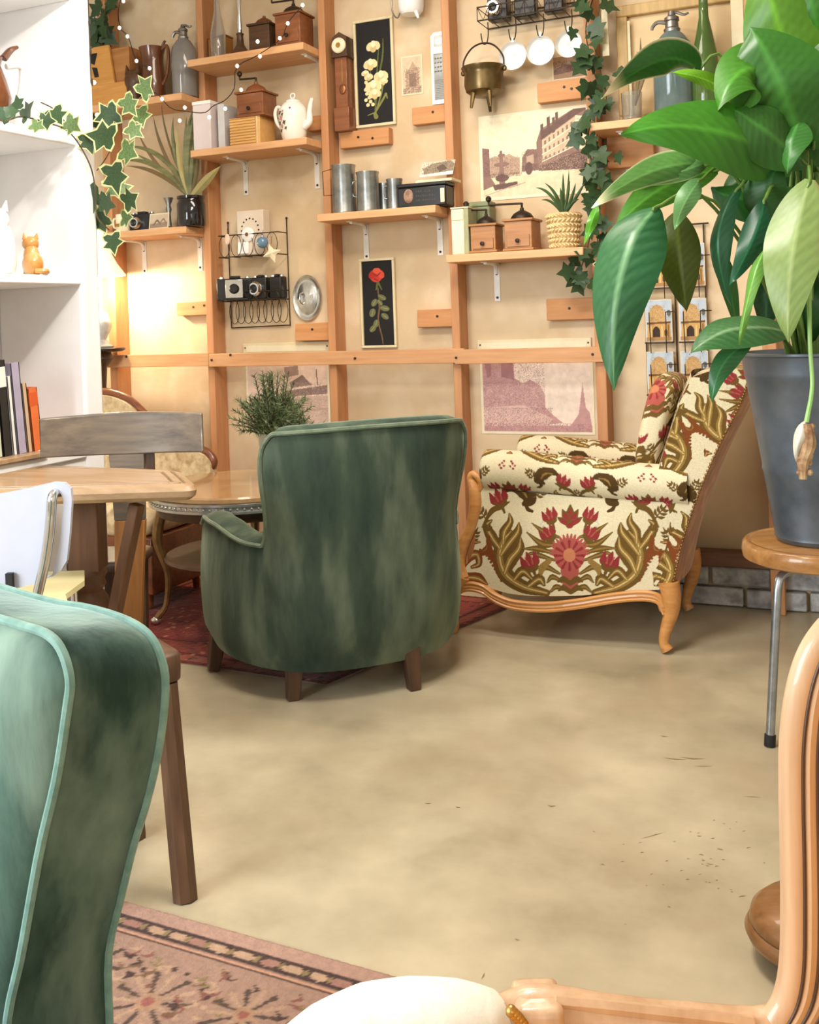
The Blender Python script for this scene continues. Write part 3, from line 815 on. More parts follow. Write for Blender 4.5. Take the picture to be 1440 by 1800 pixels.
# wooden frame: serpentine apron running into cabriole legs, carved arm support
def frame_side(Y):
    ap = [(800, 1040), (822, 1030), (848, 1034), (872, 1050), (905, 1062), (960, 1066), (1020, 1060), (1080, 1050), (1130, 1046), (1158, 1052), (1168, 1072)]
    P_ = [at_y(x, y, YN) for x, y in ap]
    g = G()
    path = crm([(p.x, Y, p.z) for p in P_], 44)
    g.tube(path, .017, 8, sy=1.0)
    g.tube([(p[0], p[1] - .012 * (1 if Y < 3.7 else -1), p[2] + .012) for p in path], .0065, 6)
    g.tube([(p[0], p[1] - .012 * (1 if Y < 3.7 else -1), p[2] - .012) for p in path], .0065, 6)
    wpar(g.build('apron', m_gilt, None), fc)
    for leg in ([(1176, 1030), (1181, 1058), (1180, 1085), (1170, 1118), (1168, 1138), (1174, 1150)], [(812, 1015), (799, 1040), (793, 1065), (797, 1092), (800, 1108), (796, 1118)]):
        q = [at_y(x, y, YN) for x, y in leg]
        ps = [Vector((p.x, Y, p.z)) for p in q]; zb = ps[-1].z
        for p in ps: p.z = max(.012, (p.z - zb) * (ps[0].z) / (ps[0].z - zb) + .012)
        g = G(); g.ctube(ps, [.036, .032, .025, .019, .017, .021], 24, 10)
        wpar(g.build('leg', m_gilt, None), fc)
    sup = [(836, 872), (846, 850), (832, 834), (826, 842), (834, 862), (836, 890), (828, 925), (813, 960), (806, 990), (812, 1015)]
    q = crm([(lambda p: (p.x, Y + .008, p.z))(at_y(x, y, YN)) for x, y in sup], 50)
    g = G(); g.tube(q, [.012, .016, .014, .013, .024, .026, .022, .022, .026, .030], 10)
    wpar(g.build('arm_support', m_gilt, None), fc)
frame_side(YN); frame_side(YFR)
G_ = G().ctube([(XF - .05, YN, .22), (XF - .085, YN + .12, .21), (XF - .085, YFR - .12, .21), (XF - .05, YFR, .22)], .022, 20, 8).build('front_rail', m_gilt, None); wpar(G_, fc)
# ------------------------------------------------------------------ stools with a round wooden seat on bent steel legs
m_seat = wood('golden varnished seat', (146, 98, 50), (182, 132, 76), 'x', .32, coat=.4)
m_seat2 = wood('brown varnished seat', (112, 74, 40), (146, 100, 58), 'x', .34, coat=.3)
m_steel = mat('brushed steel tube', (150, 156, 164), (176, 182, 188), rough=.28, metal=.9, scale=30)
m_rubber = mat('black rubber', (24, 23, 22), (34, 33, 32), rough=.7, scale=30)
def stool(label, X, Z, r, h, angs, ms, spread=.11):
    p = cf(X, Z); t = thing('round_stool', label, 'stool', p, YAW)
    G().lathe([(0.0, h - .052), (r * .9, h - .052), (r * .985, h - .044), (r, h - .026), (r * .985, h - .008), (r * .955, h - .0005), (r * .90, h), (r * .88, h - .004), (r * .86, h - .001), (0, h + .002)], 64, cap=False).build('seat', ms, t, ang=50)
    for a_ in angs:
        c, s_ = math.cos(math.radians(a_)), math.sin(math.radians(a_))
        rr = r * .86
        pts = [(c * rr * .25, s_ * rr * .25, h - .064), (c * rr * .75, s_ * rr * .75, h - .064), (c * rr * .95, s_ * rr * .95, h - .074), (c * rr * 1.03, s_ * rr * 1.03, h - .105), (c * (rr + spread), s_ * (rr + spread), .018)]
        P_ = [Vector(q) for q in crm(pts[:4], 14)] + [Vector(pts[3]).lerp(Vector(pts[4]), k / 6) for k in range(1, 7)]
        lg = G().tube(P_, .0115, 12).build('leg', m_steel, t)
        e = Vector(pts[4]); d = (Vector(pts[3]) - e).normalized()
        G().tube([e - d * .017, e + d * .012], .0145, 12).build('foot_cap', m_rubber, lg)
    return t
stool('round wooden stool on steel legs under the zinc bucket plant', 1.10, 2.80, .205, .505, (212, 66, 318), m_seat, .055)
fp = at_z(1434, 1660, .03)
fs_ = thing('footstool', 'low round turned wooden footstool on the floor at the right edge, behind the carved chair', 'footstool', (fp.x, fp.y, 0))
G().lathe([(0, .03), (.098, .03), (.112, .036), (.118, .05), (.112, .062), (.108, .064), (.110, .068), (.106, .082), (.09, .096), (.05, .106), (0, .108)], 56, cap=False).build('top', m_seat2, fs_, ang=50)
for k in range(3): G().ball((.075 * math.cos(k * 2.1 + .4), .075 * math.sin(k * 2.1 + .4), .018), (.022, .022, .018), 12, 8).build('bun_foot', m_seat2, fs_)

# ------------------------------------------------------------------ near carved armchair at the right edge
m_fau = wood('pale carved beech', (182, 142, 106), (210, 172, 136), 'z', .36, coat=.35)
m_creamcloth = mat('cream upholstery', (240, 236, 224), (228, 222, 206), rough=.85, scale=60, sheen=.3, bump=.1)
m_goldcloth = mat('gold brocade', (206, 142, 58), (228, 172, 90), rough=.75, scale=20, sheen=.3)
ft = thing('carved_armchair', 'carved pale wood armchair with white arm pad, cut off by the right and bottom edges', 'armchair', cf(.12, .42), YAW)
def CP(x, y, D): return at_d(x, y, D)
ZA = .75
stile = [(1500, 1075), (1462, 1102), (1428, 1150), (1407, 1215), (1396, 1300), (1395, 1400), (1397, 1500), (1398, 1600), (1396, 1690), (1385, 1752), (1360, 1800), (1335, 1850)]
P_ = crm([CP(x, y, ZA) for x, y in stile], 60)
off = lambda L, dx, dz, dd=0: [Vector(p) + _h * dx + Vector((0, 0, dz)) + _f * dd for p in L]
g = G(); g.tube(off(P_, 0, 0), .0105, 10)
b0 = wpar(g.build('back_frame', m_fau, None), ft)
for dx, r_, dd in ((.0085, .0095, -.002), (.019, .0085, -.003), (.028, .0075, .002)):
    o = wpar(G().tube(off(P_, dx, 0, dd), r_, 8).build('frame_moulding', m_fau, None), ft)
for dx in (.0035, .0140, .0238): wpar(G().tube(off(P_, dx, 0, -.0095), .0016, 6).build('groove', m_darkleg, None), ft)
# rail closing the oval towards the camera (out of the frame)
near = [cf(.325, .75, .925), cf(.36, .62, .985), cf(.38, .45, 1.0), cf(.36, .28, .985), cf(.33, .16, .92), cf(.31, .13, .75), cf(.30, .14, .55)]
wpar(G().ctube(near, .02, 48, 16).build('back_frame', m_fau, None), ft)
g = G()
def bpad(u, v):
    Z = .16 + .56 * u; z = .52 + .42 * v; b = math.sin(PI * u) * math.sin(PI * v) * .03
    return cf(.335 + .03 * v - b, Z, z)
g.grid(bpad, 14, 14); g.grid(lambda u, v: bpad(u, v) + _h * .05, 14, 14)
wpar(g.build('back_pad', m_goldcloth, None), ft)
def arm(D, far):
    ap = [(880, 1782), (930, 1772), (975, 1770), (1060, 1778), (1150, 1788), (1240, 1798), (1320, 1808), (1362, 1800)]
    pts = [at_d(x, y + 8, ZA) for x, y in ap]
    dz = (D - ZA)
    pts = [p + _f * dz for p in pts]
    wpar(G().ctube(pts, [.016, .019, .018, .0155, .015, .016, .018, .016], 40, 10, sy=.8).build('armrest', m_fau, None), ft)
    wpar(G().ctube([p + Vector((0, 0, .011)) - _f * .006 for p in pts[2:7]], .005, 24, 6).build('armrest_bead', m_fau, None), ft)
    knob = at_d(945, 1772, ZA) + _f * dz
    wpar(rbox(0, 0, 0, .036, .044, .030, 7, 20, 10).build('arm_block', m_fau, None), ft)
    ab = [o for o in ft.children if o.name.startswith('arm_block')][-1]
    ab.matrix_parent_inverse = Matrix.Identity(4); ab.location = (Matrix.Translation(ft.location) @ Matrix.Rotation(YAW, 4, 'Z')).inverted() @ (knob + Vector((0, 0, -.004)))
    # padded manchette
    g = G(); ends = [(470, 1835), (560, 1800), (640, 1783), (720, 1777), (800, 1778), (860, 1785), (905, 1796)]
    q = [at_d(x, y + 22, ZA) + _f * dz for x, y in ends]
    pad = wpar(G().ctube(q, [.008, .02, .027, .029, .028, .024, .012], 30, 14, sy=1.2).build('arm_pad', m_creamcloth, None), ft)
    gn = G()
    for k in range(5):
        e = at_d(899 + k * 5, 1778 + k * 5, ZA - .02) + _f * dz; gn.ball(tuple(e), .0045, 8, 5)
    o = wpar(gn.build('nail_trim', m_brass, None), ft); o['kind'] = 'stuff'
    wpar(G().ctube([q[1], q[0] + Vector((0, 0, -.01)), q[0] - _h * .03 + Vector((0, 0, -.06)), q[0] + _h * .02 + Vector((0, 0, -.16)), q[0] + _h * .06 + Vector((0, 0, -.24))], [.014, .018, .02, .018, .022], 24, 8).build('arm_support', m_fau, None), ft)
arm(ZA, True); arm(.13, False)
sd = rbox(0, 0, .42, .50, .54, .13, 5); o = sd.build('seat', m_goldcloth, ft); o.location = (-.08, .02, 0)
for x, y in ((-.30, -.23), (-.30, .27), (.20, -.2), (.20, .25)):
    G().ctube([(x, y, .38), (x - .02, y, .28), (x, y, .12), (x - .015, y, .01)], [.03, .028, .018, .02], 16, 8).build('leg', m_fau, ft)

# ------------------------------------------------------------------ dining table
m_table = wood('limed oak table top', (150, 120, 88), (178, 148, 114), 'x', .4, coat=.15)
m_tleg = wood('dark table leg', (88, 58, 38), (116, 80, 54), 'z', .5)
dt = thing('dining_table', 'pale oak dining table corner with grooved rounded edge and dark turned leg', 'table', (-1.98, 2.15, 0))
def poly_inset(P, d):
    out = []; n = len(P)
    for i in range(n):
        a_, b_, c_ = Vector(P[i - 1]), Vector(P[i]), Vector(P[(i + 1) % n])
        e1 = (b_ - a_).normalized(); e2 = (c_ - b_).normalized()
        n1 = Vector((-e1.y, e1.x)); n2 = Vector((-e2.y, e2.x))
        out.append(b_ + (n1 + n2) * (d / (1 + n1.dot(n2))))
    R_ = []
    for i in range(n):
        a_, b_, c_ = out[i - 1], out[i], out[(i + 1) % n]; r_ = max(.004, .045 - d * .7)
        p_ = b_ + (a_ - b_).normalized() * r_; q_ = b_ + (c_ - b_).normalized() * r_
        for k in range(6): u = k / 5; R_.append(p_ * (1 - u) ** 2 + b_ * 2 * u * (1 - u) + q_ * u * u)
    return R_
core = [(-2.27, 1.86), (-1.53, 2.16), (-1.75, 2.385), (-2.26, 2.40)]
g = G()
prof = [(.075, .75), (.062, .75), (.060, .743), (.053, .743), (.051, .75), (.036, .75), (.034, .742), (.026, .742), (.023, .749), (.006, .744), (0, .733), (.003, .718), (.014, .708), (.06, .706)]
rings = [[(p.x, p.y, z) for p in poly_inset(core, d)] for d, z in prof]
n = len(rings[0]); vs = [p for r_ in rings for p in r_]; fs = [(i * n + k, i * n + (k + 1) % n, (i + 1) * n + (k + 1) % n, (i + 1) * n + k) for i in range(len(rings) - 1) for k in range(n)]
fs += [tuple(range(n - 1, -1, -1)), tuple((len(rings) - 1) * n + k for k in range(n))]
g.add(vs, fs); wpar(g.build('tabletop', m_table, None, ang=30), dt)
lp = at_d(152, 900, 2.80)
g = G(); g.box((lp.x, lp.y, .60), (.085, .085, .21), Matrix.Rotation(YAW, 3, 'Z'))
o = wpar(g.build('leg', m_tleg, None, bevel=.004, smooth=False), dt)
g = G().lathe([(.044, .50), (.05, .485), (.042, .47), (.046, .455), (.036, .44), (.05, .42), (.062, .37), (.064, .33), (.052, .27), (.036, .22), (.034, .12), (.05, .09), (.05, .0)], 24, (lp.x, lp.y, 0))
o2 = g.build('leg_turning', m_tleg, None); o2.parent = o
a0 = at_d(246, 862, 2.68); a1 = at_d(150, 1330, 2.68)
d = (a1 - a0); k = (a0.z - .69) / (a0.z - a1.z); a0b = a0 + d * max(k, 0); a1b = a0 + d * ((a0.z - .0) / (a0.z - a1.z))
wpar(G().tube([a0b, a1b], [.022, .021], 4).build('slanted_leg', m_tleg, None, bevel=.003, smooth=False), dt)
bl = at_d(-60, 900, 2.8)
wpar(G().box((-2.2, 1.97, .35), (.08, .08, .706)).build('leg', m_tleg, None), dt)

# ------------------------------------------------------------------ wooden chair beyond the table
m_grey = wood('greyed worn wood', (86, 78, 72), (124, 110, 94), 'x', .36, coat=.25)
m_splat_lit = wood('lit honey splat', (150, 98, 48), (176, 120, 64), 'z', .45)  # lit lower stretch of the splat, its light put into the wood colour
cb = at_d(219, 764, 3.02)
wc = thing('wooden_chair', 'wooden chair with curved grey back board, beyond the dining table', 'chair', (cb.x, cb.y, 0), YAW + .02)
g = G(); zc = cb.z
def board(u, v, face):
    x = -.236 + .472 * u; bow = .06 * (1 - (2 * u - 1) ** 2)
    hh = .062 - .006 * abs(2 * u - 1)
    return (x, bow - face * .012 - .03, zc + hh * (2 * v - 1) + (.003 if v > .5 else 0))
nu, nv = 26, 4
sec = [(1, 0.0), (1, .04), (1, .96), (1, 1.0), (-1, 1.0), (-1, .96), (-1, .04), (-1, 0.0)]
vs = [board(i / 26, v, f) for i in range(27) for f, v in sec]
fs = [(i * 8 + k, i * 8 + (k + 1) % 8, (i + 1) * 8 + (k + 1) % 8, (i + 1) * 8 + k) for i in range(26) for k in range(8)] + [tuple(range(8)), tuple(26 * 8 + k for k in range(7, -1, -1))]
g.add(vs, fs); g.build('back_board', m_grey, wc, bevel=.006)
G().prism([(-.055, zc - .05), (.05, zc - .05), (.045, .58), (-.045, .58)], .02, .045).build('splat', m_grey, wc, bevel=.003)
G().bb(.052, .075, .03, .05, .64, zc - .05).build('back_post', m_darkleg, wc)
G().prism([(-.045, .58), (.045, .58), (.005, 0), (-.06, 0)], .02, .05).build('plank_leg', m_splat_lit, wc, bevel=.003)
rbox(-.10, .17, .435, .22, .24, .035, 8).build('seat', m_darkleg, wc)
for sx in (-1, 1): G().tube([(sx * .05 - .08, .27, .43), (sx * .05 - .09, .29, 0)], [.022, .017], 8).build('leg', m_darkleg, wc)

# ------------------------------------------------------------------ white shell chair with chrome tube
m_white = mat('white laminate', (196, 198, 208), (186, 189, 202), rough=.35, coat=.2, scale=4)
m_yel = mat('pale yellow seat', (240, 230, 178), (232, 222, 168), rough=.45, scale=6)
D0 = 2.36; o0 = at_d(60, 950, D0)
wt = thing('white_chair', 'white laminate chair with chrome tube through a slot, tucked under the table', 'chair', (o0.x, o0.y, 0), YAW)
def loc2(px, py): q = on_plane(px, py, o0, _f) - Vector((o0.x, o0.y, 0)); return (q.dot(_h), q.z)
outer = [(-150, 893), (-60, 881), (0, 868), (50, 858), (95, 847), (115, 848), (126, 858), (128, 880), (124, 940), (119, 985), (110, 1000), (96, 1011), (76, 1018), (60, 1026), (0, 1040), (-150, 1062)]
slot = [(93, 872), (100, 865), (108, 866), (113, 876), (112, 900), (107, 950), (100, 985), (94, 1008), (88, 1012), (80, 1012), (86, 985), (90, 940), (92, 900)]
import bmesh
def holed(name, outer, hole, y0, y1, m_, parent):
    bm = bmesh.new()
    for P in (outer, hole):
        vs = [bm.verts.new((x, y0, z)) for x, z in P]
        for i in range(len(vs)): bm.edges.new((vs[i], vs[(i + 1) % len(vs)]))
    bmesh.ops.triangle_fill(bm, use_beauty=True, use_dissolve=False, edges=bm.edges[:])
    r = bmesh.ops.extrude_face_region(bm, geom=bm.faces[:])
    for v in [e for e in r['geom'] if isinstance(e, bmesh.types.BMVert)]: v.co.y = y1
    bmesh.ops.recalc_face_normals(bm, faces=bm.faces)
    me = bpy.data.meshes.new(name); bm.to_mesh(me); bm.free(); me.materials.append(m_)
    o = bpy.data.objects.new(name, me); COL.objects.link(o); o.parent = parent; return o
holed('back_panel', [loc2(*p) for p in outer], [loc2(*p) for p in slot], -.007, .007, m_white, wt)
q = [loc2(*p) for p in ((97, 868), (95, 900), (92, 940), (86, 985), (79, 1020), (72, 1055), (60, 1110))]
tb = [(x, -.016 - .004 * i, z) for i, (x, z) in enumerate(q)]; tb = [(tb[0][0] + .004, .03, tb[0][2])] + tb
fx, fz = tb[-1][0], tb[-1][2]
G().ctube(tb + [(fx - .03, -.06, .25), (fx + .0, -.08, .012)], .0115, 50, 12).build('frame_tube', m_chrome, wt)
G().ctube([(x - .28, y, z) for x, y, z in tb] + [(fx - .25, -.06, .25), (fx - .28, -.08, .012)], .0115, 50, 12).build('frame_tube', m_chrome, wt)
G().bb(-.06, -.045, -.024, -.01, .54, .60).build('buffer', m_rubber, wt)
sx0 = loc2(98, 1030)[0]
g = G(); so = [(-.26, .02), (sx0 - .03, .02), (sx0, .03), (sx0 + .005, .06), (sx0 - .02, .12), (sx0 - .015, .25), (sx0 - .05, .36), (-.22, .36), (-.26, .3)]
g.add([(x, y, .512) for x, y in so] + [(x, y, .498) for x, y in so], [tuple(range(9)), tuple(range(17, 8, -1))] + [(i, 9 + i, 9 + (i + 1) % 9, (i + 1) % 9) for i in range(9)])
g.build('seat', m_yel, wt, smooth=False)
for x in (-.2, sx0 - .06): G().tube([(x, .3, .498), (x, .33, .012)], .0115, 10).build('leg', m_chrome, wt)

# ------------------------------------------------------------------ plank stool between the velvet chair and the table
cs = at_z(319, 1152, .475)
ax = Vector((-.866, .5, 0)); bx = Vector((-.5, -.866, 0))
ctr = cs + ax * .14 + bx * .13
ps = thing('plank_stool', 'brown wooden stool with splayed octagonal leg, behind the velvet chair back', 'stool', (ctr.x, ctr.y, 0), math.atan2(-ax.y, -ax.x))
g = rbox(0, 0, .452, .292, .272, .066, 11, 40, 12); g.build('seat', m_oldwood, ps, bevel=0, ang=50)
lt = at_d(291, 1200, 2.10); lb = at_z(326, 1580, .0)
Mi = (Matrix.Translation(ps.location) @ Matrix.Rotation(ps.rotation_euler.z, 4, 'Z')).inverted()
l0 = Mi @ lt; l1 = Mi @ lb
def sleg(p, q): G().tube([q, p], [.026, .026], 8).build('leg', m_oldwood, ps, smooth=False)
l0.z = .42
sleg(l0, l1)
for sx, sy in ((-1, 1), (1, -1), (-1, -1)):
    pass
sleg(Vector((-.09, -.085, .42)), Vector((-.13, -.11, 0))); sleg(Vector((-.09, .085, .42)), Vector((-.13, .12, 0))); sleg(Vector((.09, .085 if l0.y < 0 else -.085, .42)), Vector((.13, .12 if l0.y < 0 else -.12, 0)))

# ------------------------------------------------------------------ coffee table, chaise, lamp table
m_marble = mat('brown marble', (148, 116, 80), (186, 154, 112), rough=.12, scale=5, detail=8, coat=.3)
m_silver = mat('silvered rim', (190, 190, 186), (214, 212, 206), rough=.25, metal=.9, scale=40)
m_dkwood = wood('dark walnut', (64, 42, 26), (92, 62, 38), 'x', .4)
m_giltmetal = mat('gilt leg', (120, 92, 58), (150, 118, 76), rough=.4, metal=.5, scale=20)
cc_ = cf(-.664, 3.95, .005)
ct = thing('coffee_table', 'round marble coffee table with silver rim and curved legs, behind the green armchair', 'table', cc_, YAW)
G().lathe([(0, .512), (.345, .512), (.352, .518), (.352, .53), (.345, .536), (0, .536)], 64, cap=False).build('marble_top', m_marble, ct)
g = G().lathe([(.352, .475), (.357, .478), (.357, .486), (.351, .49), (.351, .50), (.358, .504), (.358, .512), (.352, .514), (.34, .512), (.34, .475)], 72, cap=False)
rim = g.build('silver_rim', m_silver, ct)
g = G()
for k in range(90): an = 2 * PI * k / 90; g.ball((.354 * math.cos(an), .354 * math.sin(an), .495), .0045, 6, 4)
o = g.build('bead_row', m_silver, rim); o['kind'] = 'stuff'
G().lathe([(0, .44), (.325, .44), (.33, .475), (0, .475)], 48, cap=False).build('apron', m_dkwood, ct)
G().lathe([(0, .255), (.30, .255), (.306, .265), (.30, .275), (0, .275)], 48, cap=False).build('lower_shelf', m_dkwood, ct)
for an in (182, 272, 2, 92):
    c, s_ = math.cos(math.radians(an)), math.sin(math.radians(an))
    lg = G().ctube([(c * .31, s_ * .31, .46), (c * .335, s_ * .335, .33), (c * .30, s_ * .30, .2), (c * .31, s_ * .31, .08), (c * .345, s_ * .345, .03)], [.022, .02, .013, .011, .013], 24, 8).build('leg', m_giltmetal, ct)
    G().ball((c * .352, s_ * .352, .018), (.02, .014, .016)).build('foot', m_silver, lg)
m_tap = mat('cream tapestry', (186, 160, 120), (214, 192, 152), rough=.85, scale=30, c3=(150, 112, 72), scale3=24)
m_mahog = wood('red mahogany', (96, 52, 30), (132, 76, 44), 'x', .3, coat=.4)
ch = thing('settee', 'carved red wood settee with cream tapestry back, against the wall behind the coffee table', 'settee', (-3.05, 3.55, 0))
YB = 3.74
cur = [(96, 700), (140, 690), (182, 689), (206, 693), (230, 704), (250, 722), (275, 745), (310, 768), (345, 785), (366, 796), (376, 812), (366, 826)]
Q = crm([(lambda p: (p.x, YB, p.z))(at_y(x, y, YB)) for x, y in cur], 60)
wpar(G().tube(Q, [.02, .02, .018, .017, .016, .016, .016, .018, .02], 10).build('top_rail', m_mahog, None), ch)
outl = [(p[0], p[2] - .012) for p in Q[:56]]
outl = outl + [(outl[-1][0], .30), (outl[0][0], .30)]
wpar(G().prism(outl, YB - .03, YB + .02).build('back_pad', m_tap, None, smooth=False), ch)
xr = Q[-1][0]; xl = Q[0][0]
wpar(G().bb(xl, -2.62, 3.36, YB, .07, .30).build('seat_rail', m_mahog, None, bevel=.006), ch)  # rail carried down as a solid dark filler for the dim space below
o = rbox((xl - 2.63) / 2, 3.54, .36, -2.63 - xl, .38, .14, 7); wpar(o.build('seat', m_tap, None), ch)
for x in (xl + .04, -2.66):
    for y in (3.39, 3.71): wpar(G().ctube([(x, y, .25), (x, y - .01, .16), (x, y, .012)], [.026, .022, .014], 12, 8).build('leg', m_mahog, None), ch)
# ------------------------------------------------------------------ white bookshelf along the left, end panel facing the camera
m_bsh = mat('white painted shelf', (242, 241, 240), (234, 233, 233), rough=.5, scale=5, bump=.03)
BX = -2.289; BY1 = 2.714; BYP = 2.625; BY0 = 1.30; BD = .36
bs = thing('bookshelf', 'tall white open bookshelf at the left edge of the picture', 'bookshelf', (BX - BD / 2, 2.2, 0))
def bbx(name, *a, bevel=.004, m_=None): return wpar(G().bb(*a).build(name, m_ or m_bsh, None, bevel=bevel), bs)
bbx('side_panel', BX - BD, BX, BYP, BY1, 0, 2.45, bevel=.012)
bbx('side_panel', BX - BD, BX, BY0 - .04, BY0, 0, 2.45)
bbx('back_panel', BX - BD - .02, BX - BD, BY0 - .04, BY1, 0, 2.45)
for z in (.765, 1.325, 1.775, 2.25):
    bbx('shelf_board', BX - BD, BX - (.0 if z > .8 else .0), BY0, BYP, z - .03, z, bevel=.006)
bbx('plinth', BX - .03, BX - .01, BY0, BYP, 0, .735)
# wooden liner board on the lower shelf
lb_ = G().bb(BX - BD + .02, BX + .012, 1.5, 2.44, .766, .782).build('shelf_liner', m_table, None, bevel=.003); wpar(lb_, bs)
# books
ZL = .783
def book(label, px0, px1, ptop, col, col2, d=.19, lean=0.0, nm='book', Yc=None):
    """spine faces the room (+x); px are read at the spine plane"""
    pl = at_x((px0 + px1) / 2, 790, BX - .03); 
    ya = at_x(px0, 790, BX - .03).y; yb2 = at_x(px1, 790, BX - .03).y
    h_ = at_x((px0 + px1) / 2, ptop, BX - .03).z - ZL
    w = yb2 - ya
    t = thing('book', label, 'book', (BX - .03, (ya + yb2) / 2, ZL), 0, 'books leaning on the lower bookshelf')
    mc = mat('cover ' + nm, col, tuple(int(c * .93) for c in col), rough=.45, scale=12)
    mp = m_paper
    R = Matrix.Rotation(lean, 4, 'X')
    def fin(o):
        o.data.transform(R); return o
    fin(G().bb(-d, 0, -w / 2, -w / 2 + .003, 0, h_).bb(-d, 0, w / 2 - .003, w / 2, 0, h_).bb(-.003, 0, -w / 2, w / 2, 0, h_).build('cover', mc, t, smooth=False))
    fin(G().bb(-d + .006, -.004, -w / 2 + .004, w / 2 - .004, .004, h_ - .006).build('pages', mp, t, smooth=False))
    if col2:
        m2 = mat('label ' + nm, col2, rough=.5)
        fin(G().bb(-.001, .0006, -w / 2 + .001, w / 2 - .001, h_ * .72, h_ * .93).build('spine_label', m2, t, smooth=False))
    return t
book('white and green spined book, leftmost on the lower shelf', -22, 5, 652, (206, 212, 190), (60, 120, 50), nm='a', lean=.06)
book('dark black book with pale spots beside the green one', 7, 22, 632, (44, 42, 40), (226, 224, 216), nm='b', lean=.07)
book('thin white book between the black and the lilac one', 24, 31, 660, (232, 230, 226), None, nm='c', lean=.075)
book('tall lilac spined book beside the orange one', 33, 48, 636, (172, 164, 186), None, nm='d', lean=.08)
book('thin beige book touching the orange book', 50, 58, 672, (206, 176, 146), None, nm='e', lean=.09)
book('orange spined book, last of the row by the panel', 60, 76, 680, (224, 116, 62), (206, 90, 46), nm='f', lean=.095)

# brown pitcher with a white handle, and a white ceramic cat, ginger cat
m_bceram = mat('brown glazed ceramic', (84, 46, 26), (116, 68, 38), rough=.2, coat=.5, scale=8)
p = at_x(-12, 205, BX - .10); 
t = thing('pitcher', 'brown pitcher with white handle, cut by the left edge on the upper shelf', 'pitcher', (BX - .12, p.y - .02, 1.776))
G().lathe([(.05, 0), (.078, .03), (.085, .09), (.07, .15), (.055, .19), (.062, .215), (.056, .212), (.05, .19), (0, .1)], 28, cap=False).build('body', m_bceram, t)
G().ctube([(.05, .05, .19), (.06, .10, .20), (.05, .115, .16), (.045, .10, .09), (.045, .072, .06)], [.009, .012, .011, .010, .008], 24, 10).build('handle', m_enamel, t)
G().ctube([(.03, .06, .22), (.035, .085, .25), (.04, .11, .265)], [.012, .010, .005], 12, 8).build('spout', m_bceram, t)
m_ginger = mat('ginger glaze', (196, 134, 66), (222, 168, 100), rough=.3, coat=.3, scale=14, c3=(238, 214, 176), scale3=9)
p = at_x(57, 478, BX - .06)
t = thing('cat_figurine', 'small ginger ceramic cat figurine sitting on the middle white shelf', 'figurine', (p.x, p.y, 1.326), math.radians(-35))
g = G()
g.ball((.012, 0, .034), (.040, .032, .040)); g.ball((-.004, 0, .058), (.026, .025, .04)); g.ball((-.014, 0, .100), (.0255, .026, .024))
g.ball((-.022, .012, .022), (.012, .011, .024)); g.ball((-.022, -.012, .022), (.012, .011, .024)); g.ball((-.03, .012, .007), (.014, .010, .008)); g.ball((-.03, -.012, .007), (.014, .010, .008))
g.build('body', m_ginger, t)
for s_ in (-1, 1):
    G().tube([(-.012, s_ * .016, .115), (-.010, s_ * .020, .133)], [.010, .0015], 8).build('ear', m_ginger, t)
    G().ball((-.037, s_ * .010, .104), .0042, 8, 6).build('eye', m_black, t)
G().ctube([(.045, .0, .012), (.05, .03, .010), (.01, .042, .009), (-.02, .036, .008)], [.009, .009, .008, .005], 16, 8).build('tail', m_ginger, t)
G().ball((-.038, 0, .092), (.008, .011, .008), 10, 6).build('muzzle', m_cream, t)
p = at_x(-2, 470, BX - .05)
t = thing('white_figurine', 'tall white ceramic animal figurine at the left edge beside the ginger cat', 'figurine', (p.x, p.y, 1.326), math.radians(-35))
g = G(); g.lathe([(.045, 0), (.052, .03), (.048, .10), (.036, .14), (.0, .16)], 20); g.ball((-.01, 0, .165), (.038, .036, .036))
g.build('body', m_enamel, t)
for s_ in (-1, 1):
    G().tube([(-.006, s_ * .022, .19), (-.002, s_ * .028, .222)], [.012, .002], 8).build('ear', m_enamel, t)
    G().ball((-.042, s_ * .014, .174), .005, 8, 6).build('eye', m_black, t)

# ------------------------------------------------------------------ table lamp on a tall black stand by the wall
m_shade = mat('white lamp shade', (246, 240, 226), (240, 232, 214), rough=.4, scale=10, emit=(255, 238, 208), estr=.45)
m_pottery = mat('lamp pottery', (214, 214, 208), (150, 150, 146), rough=.25, coat=.4, scale=9)
lpz = at_y(176, 612, 3.895)
t = thing('plant_stand', 'tall dark round stand under the lamp, half behind the white bookshelf', 'stand', (lpz.x, 3.895, 0))
zt = lpz.z
G().lathe([(0, zt - .018), (.10, zt - .018), (.118, zt - .010), (.118, zt - .002), (.11, zt), (0, zt)], 40, cap=False).build('top', m_black, t)
G().lathe([(.05, zt - .02), (.06, zt - .05), (.03, zt - .09), (.022, zt - .2), (.03, zt - .45), (.042, zt - .6), (.025, zt - .75), (.03, .12), (.05, .1)], 20).build('column', m_darkleg, t)
for k in range(3):
    an = 2 * PI * k / 3 + .5; c, s_ = math.cos(an), math.sin(an)
    G().ctube([(c * .03, s_ * .03, .14), (c * .08, s_ * .08, .10), (c * .115, s_ * .115, .012)], [.018, .015, .014], 12, 8).build('leg', m_darkleg, t)
zb_ = zt + .001
sh_top = at_y(176, 400, 3.895).z; sh_bot = at_y(176, 484, 3.895).z
t = thing('table_lamp', 'lit white metal table lamp with bell shade, beside the bookshelf edge', 'lamp', (lpz.x, 3.895, zb_))
hz = sh_bot - zb_; ht = sh_top - zb_
G().lathe([(.0, 0), (.06, 0), (.066, .008), (.045, .02), (.03, .04), (.055, .09), (.058, .12), (.04, .16), (.02, .18), (.018, hz - .02), (.012, hz + .02), (0, hz + .02)], 24, cap=False).build('base', m_pottery, t)
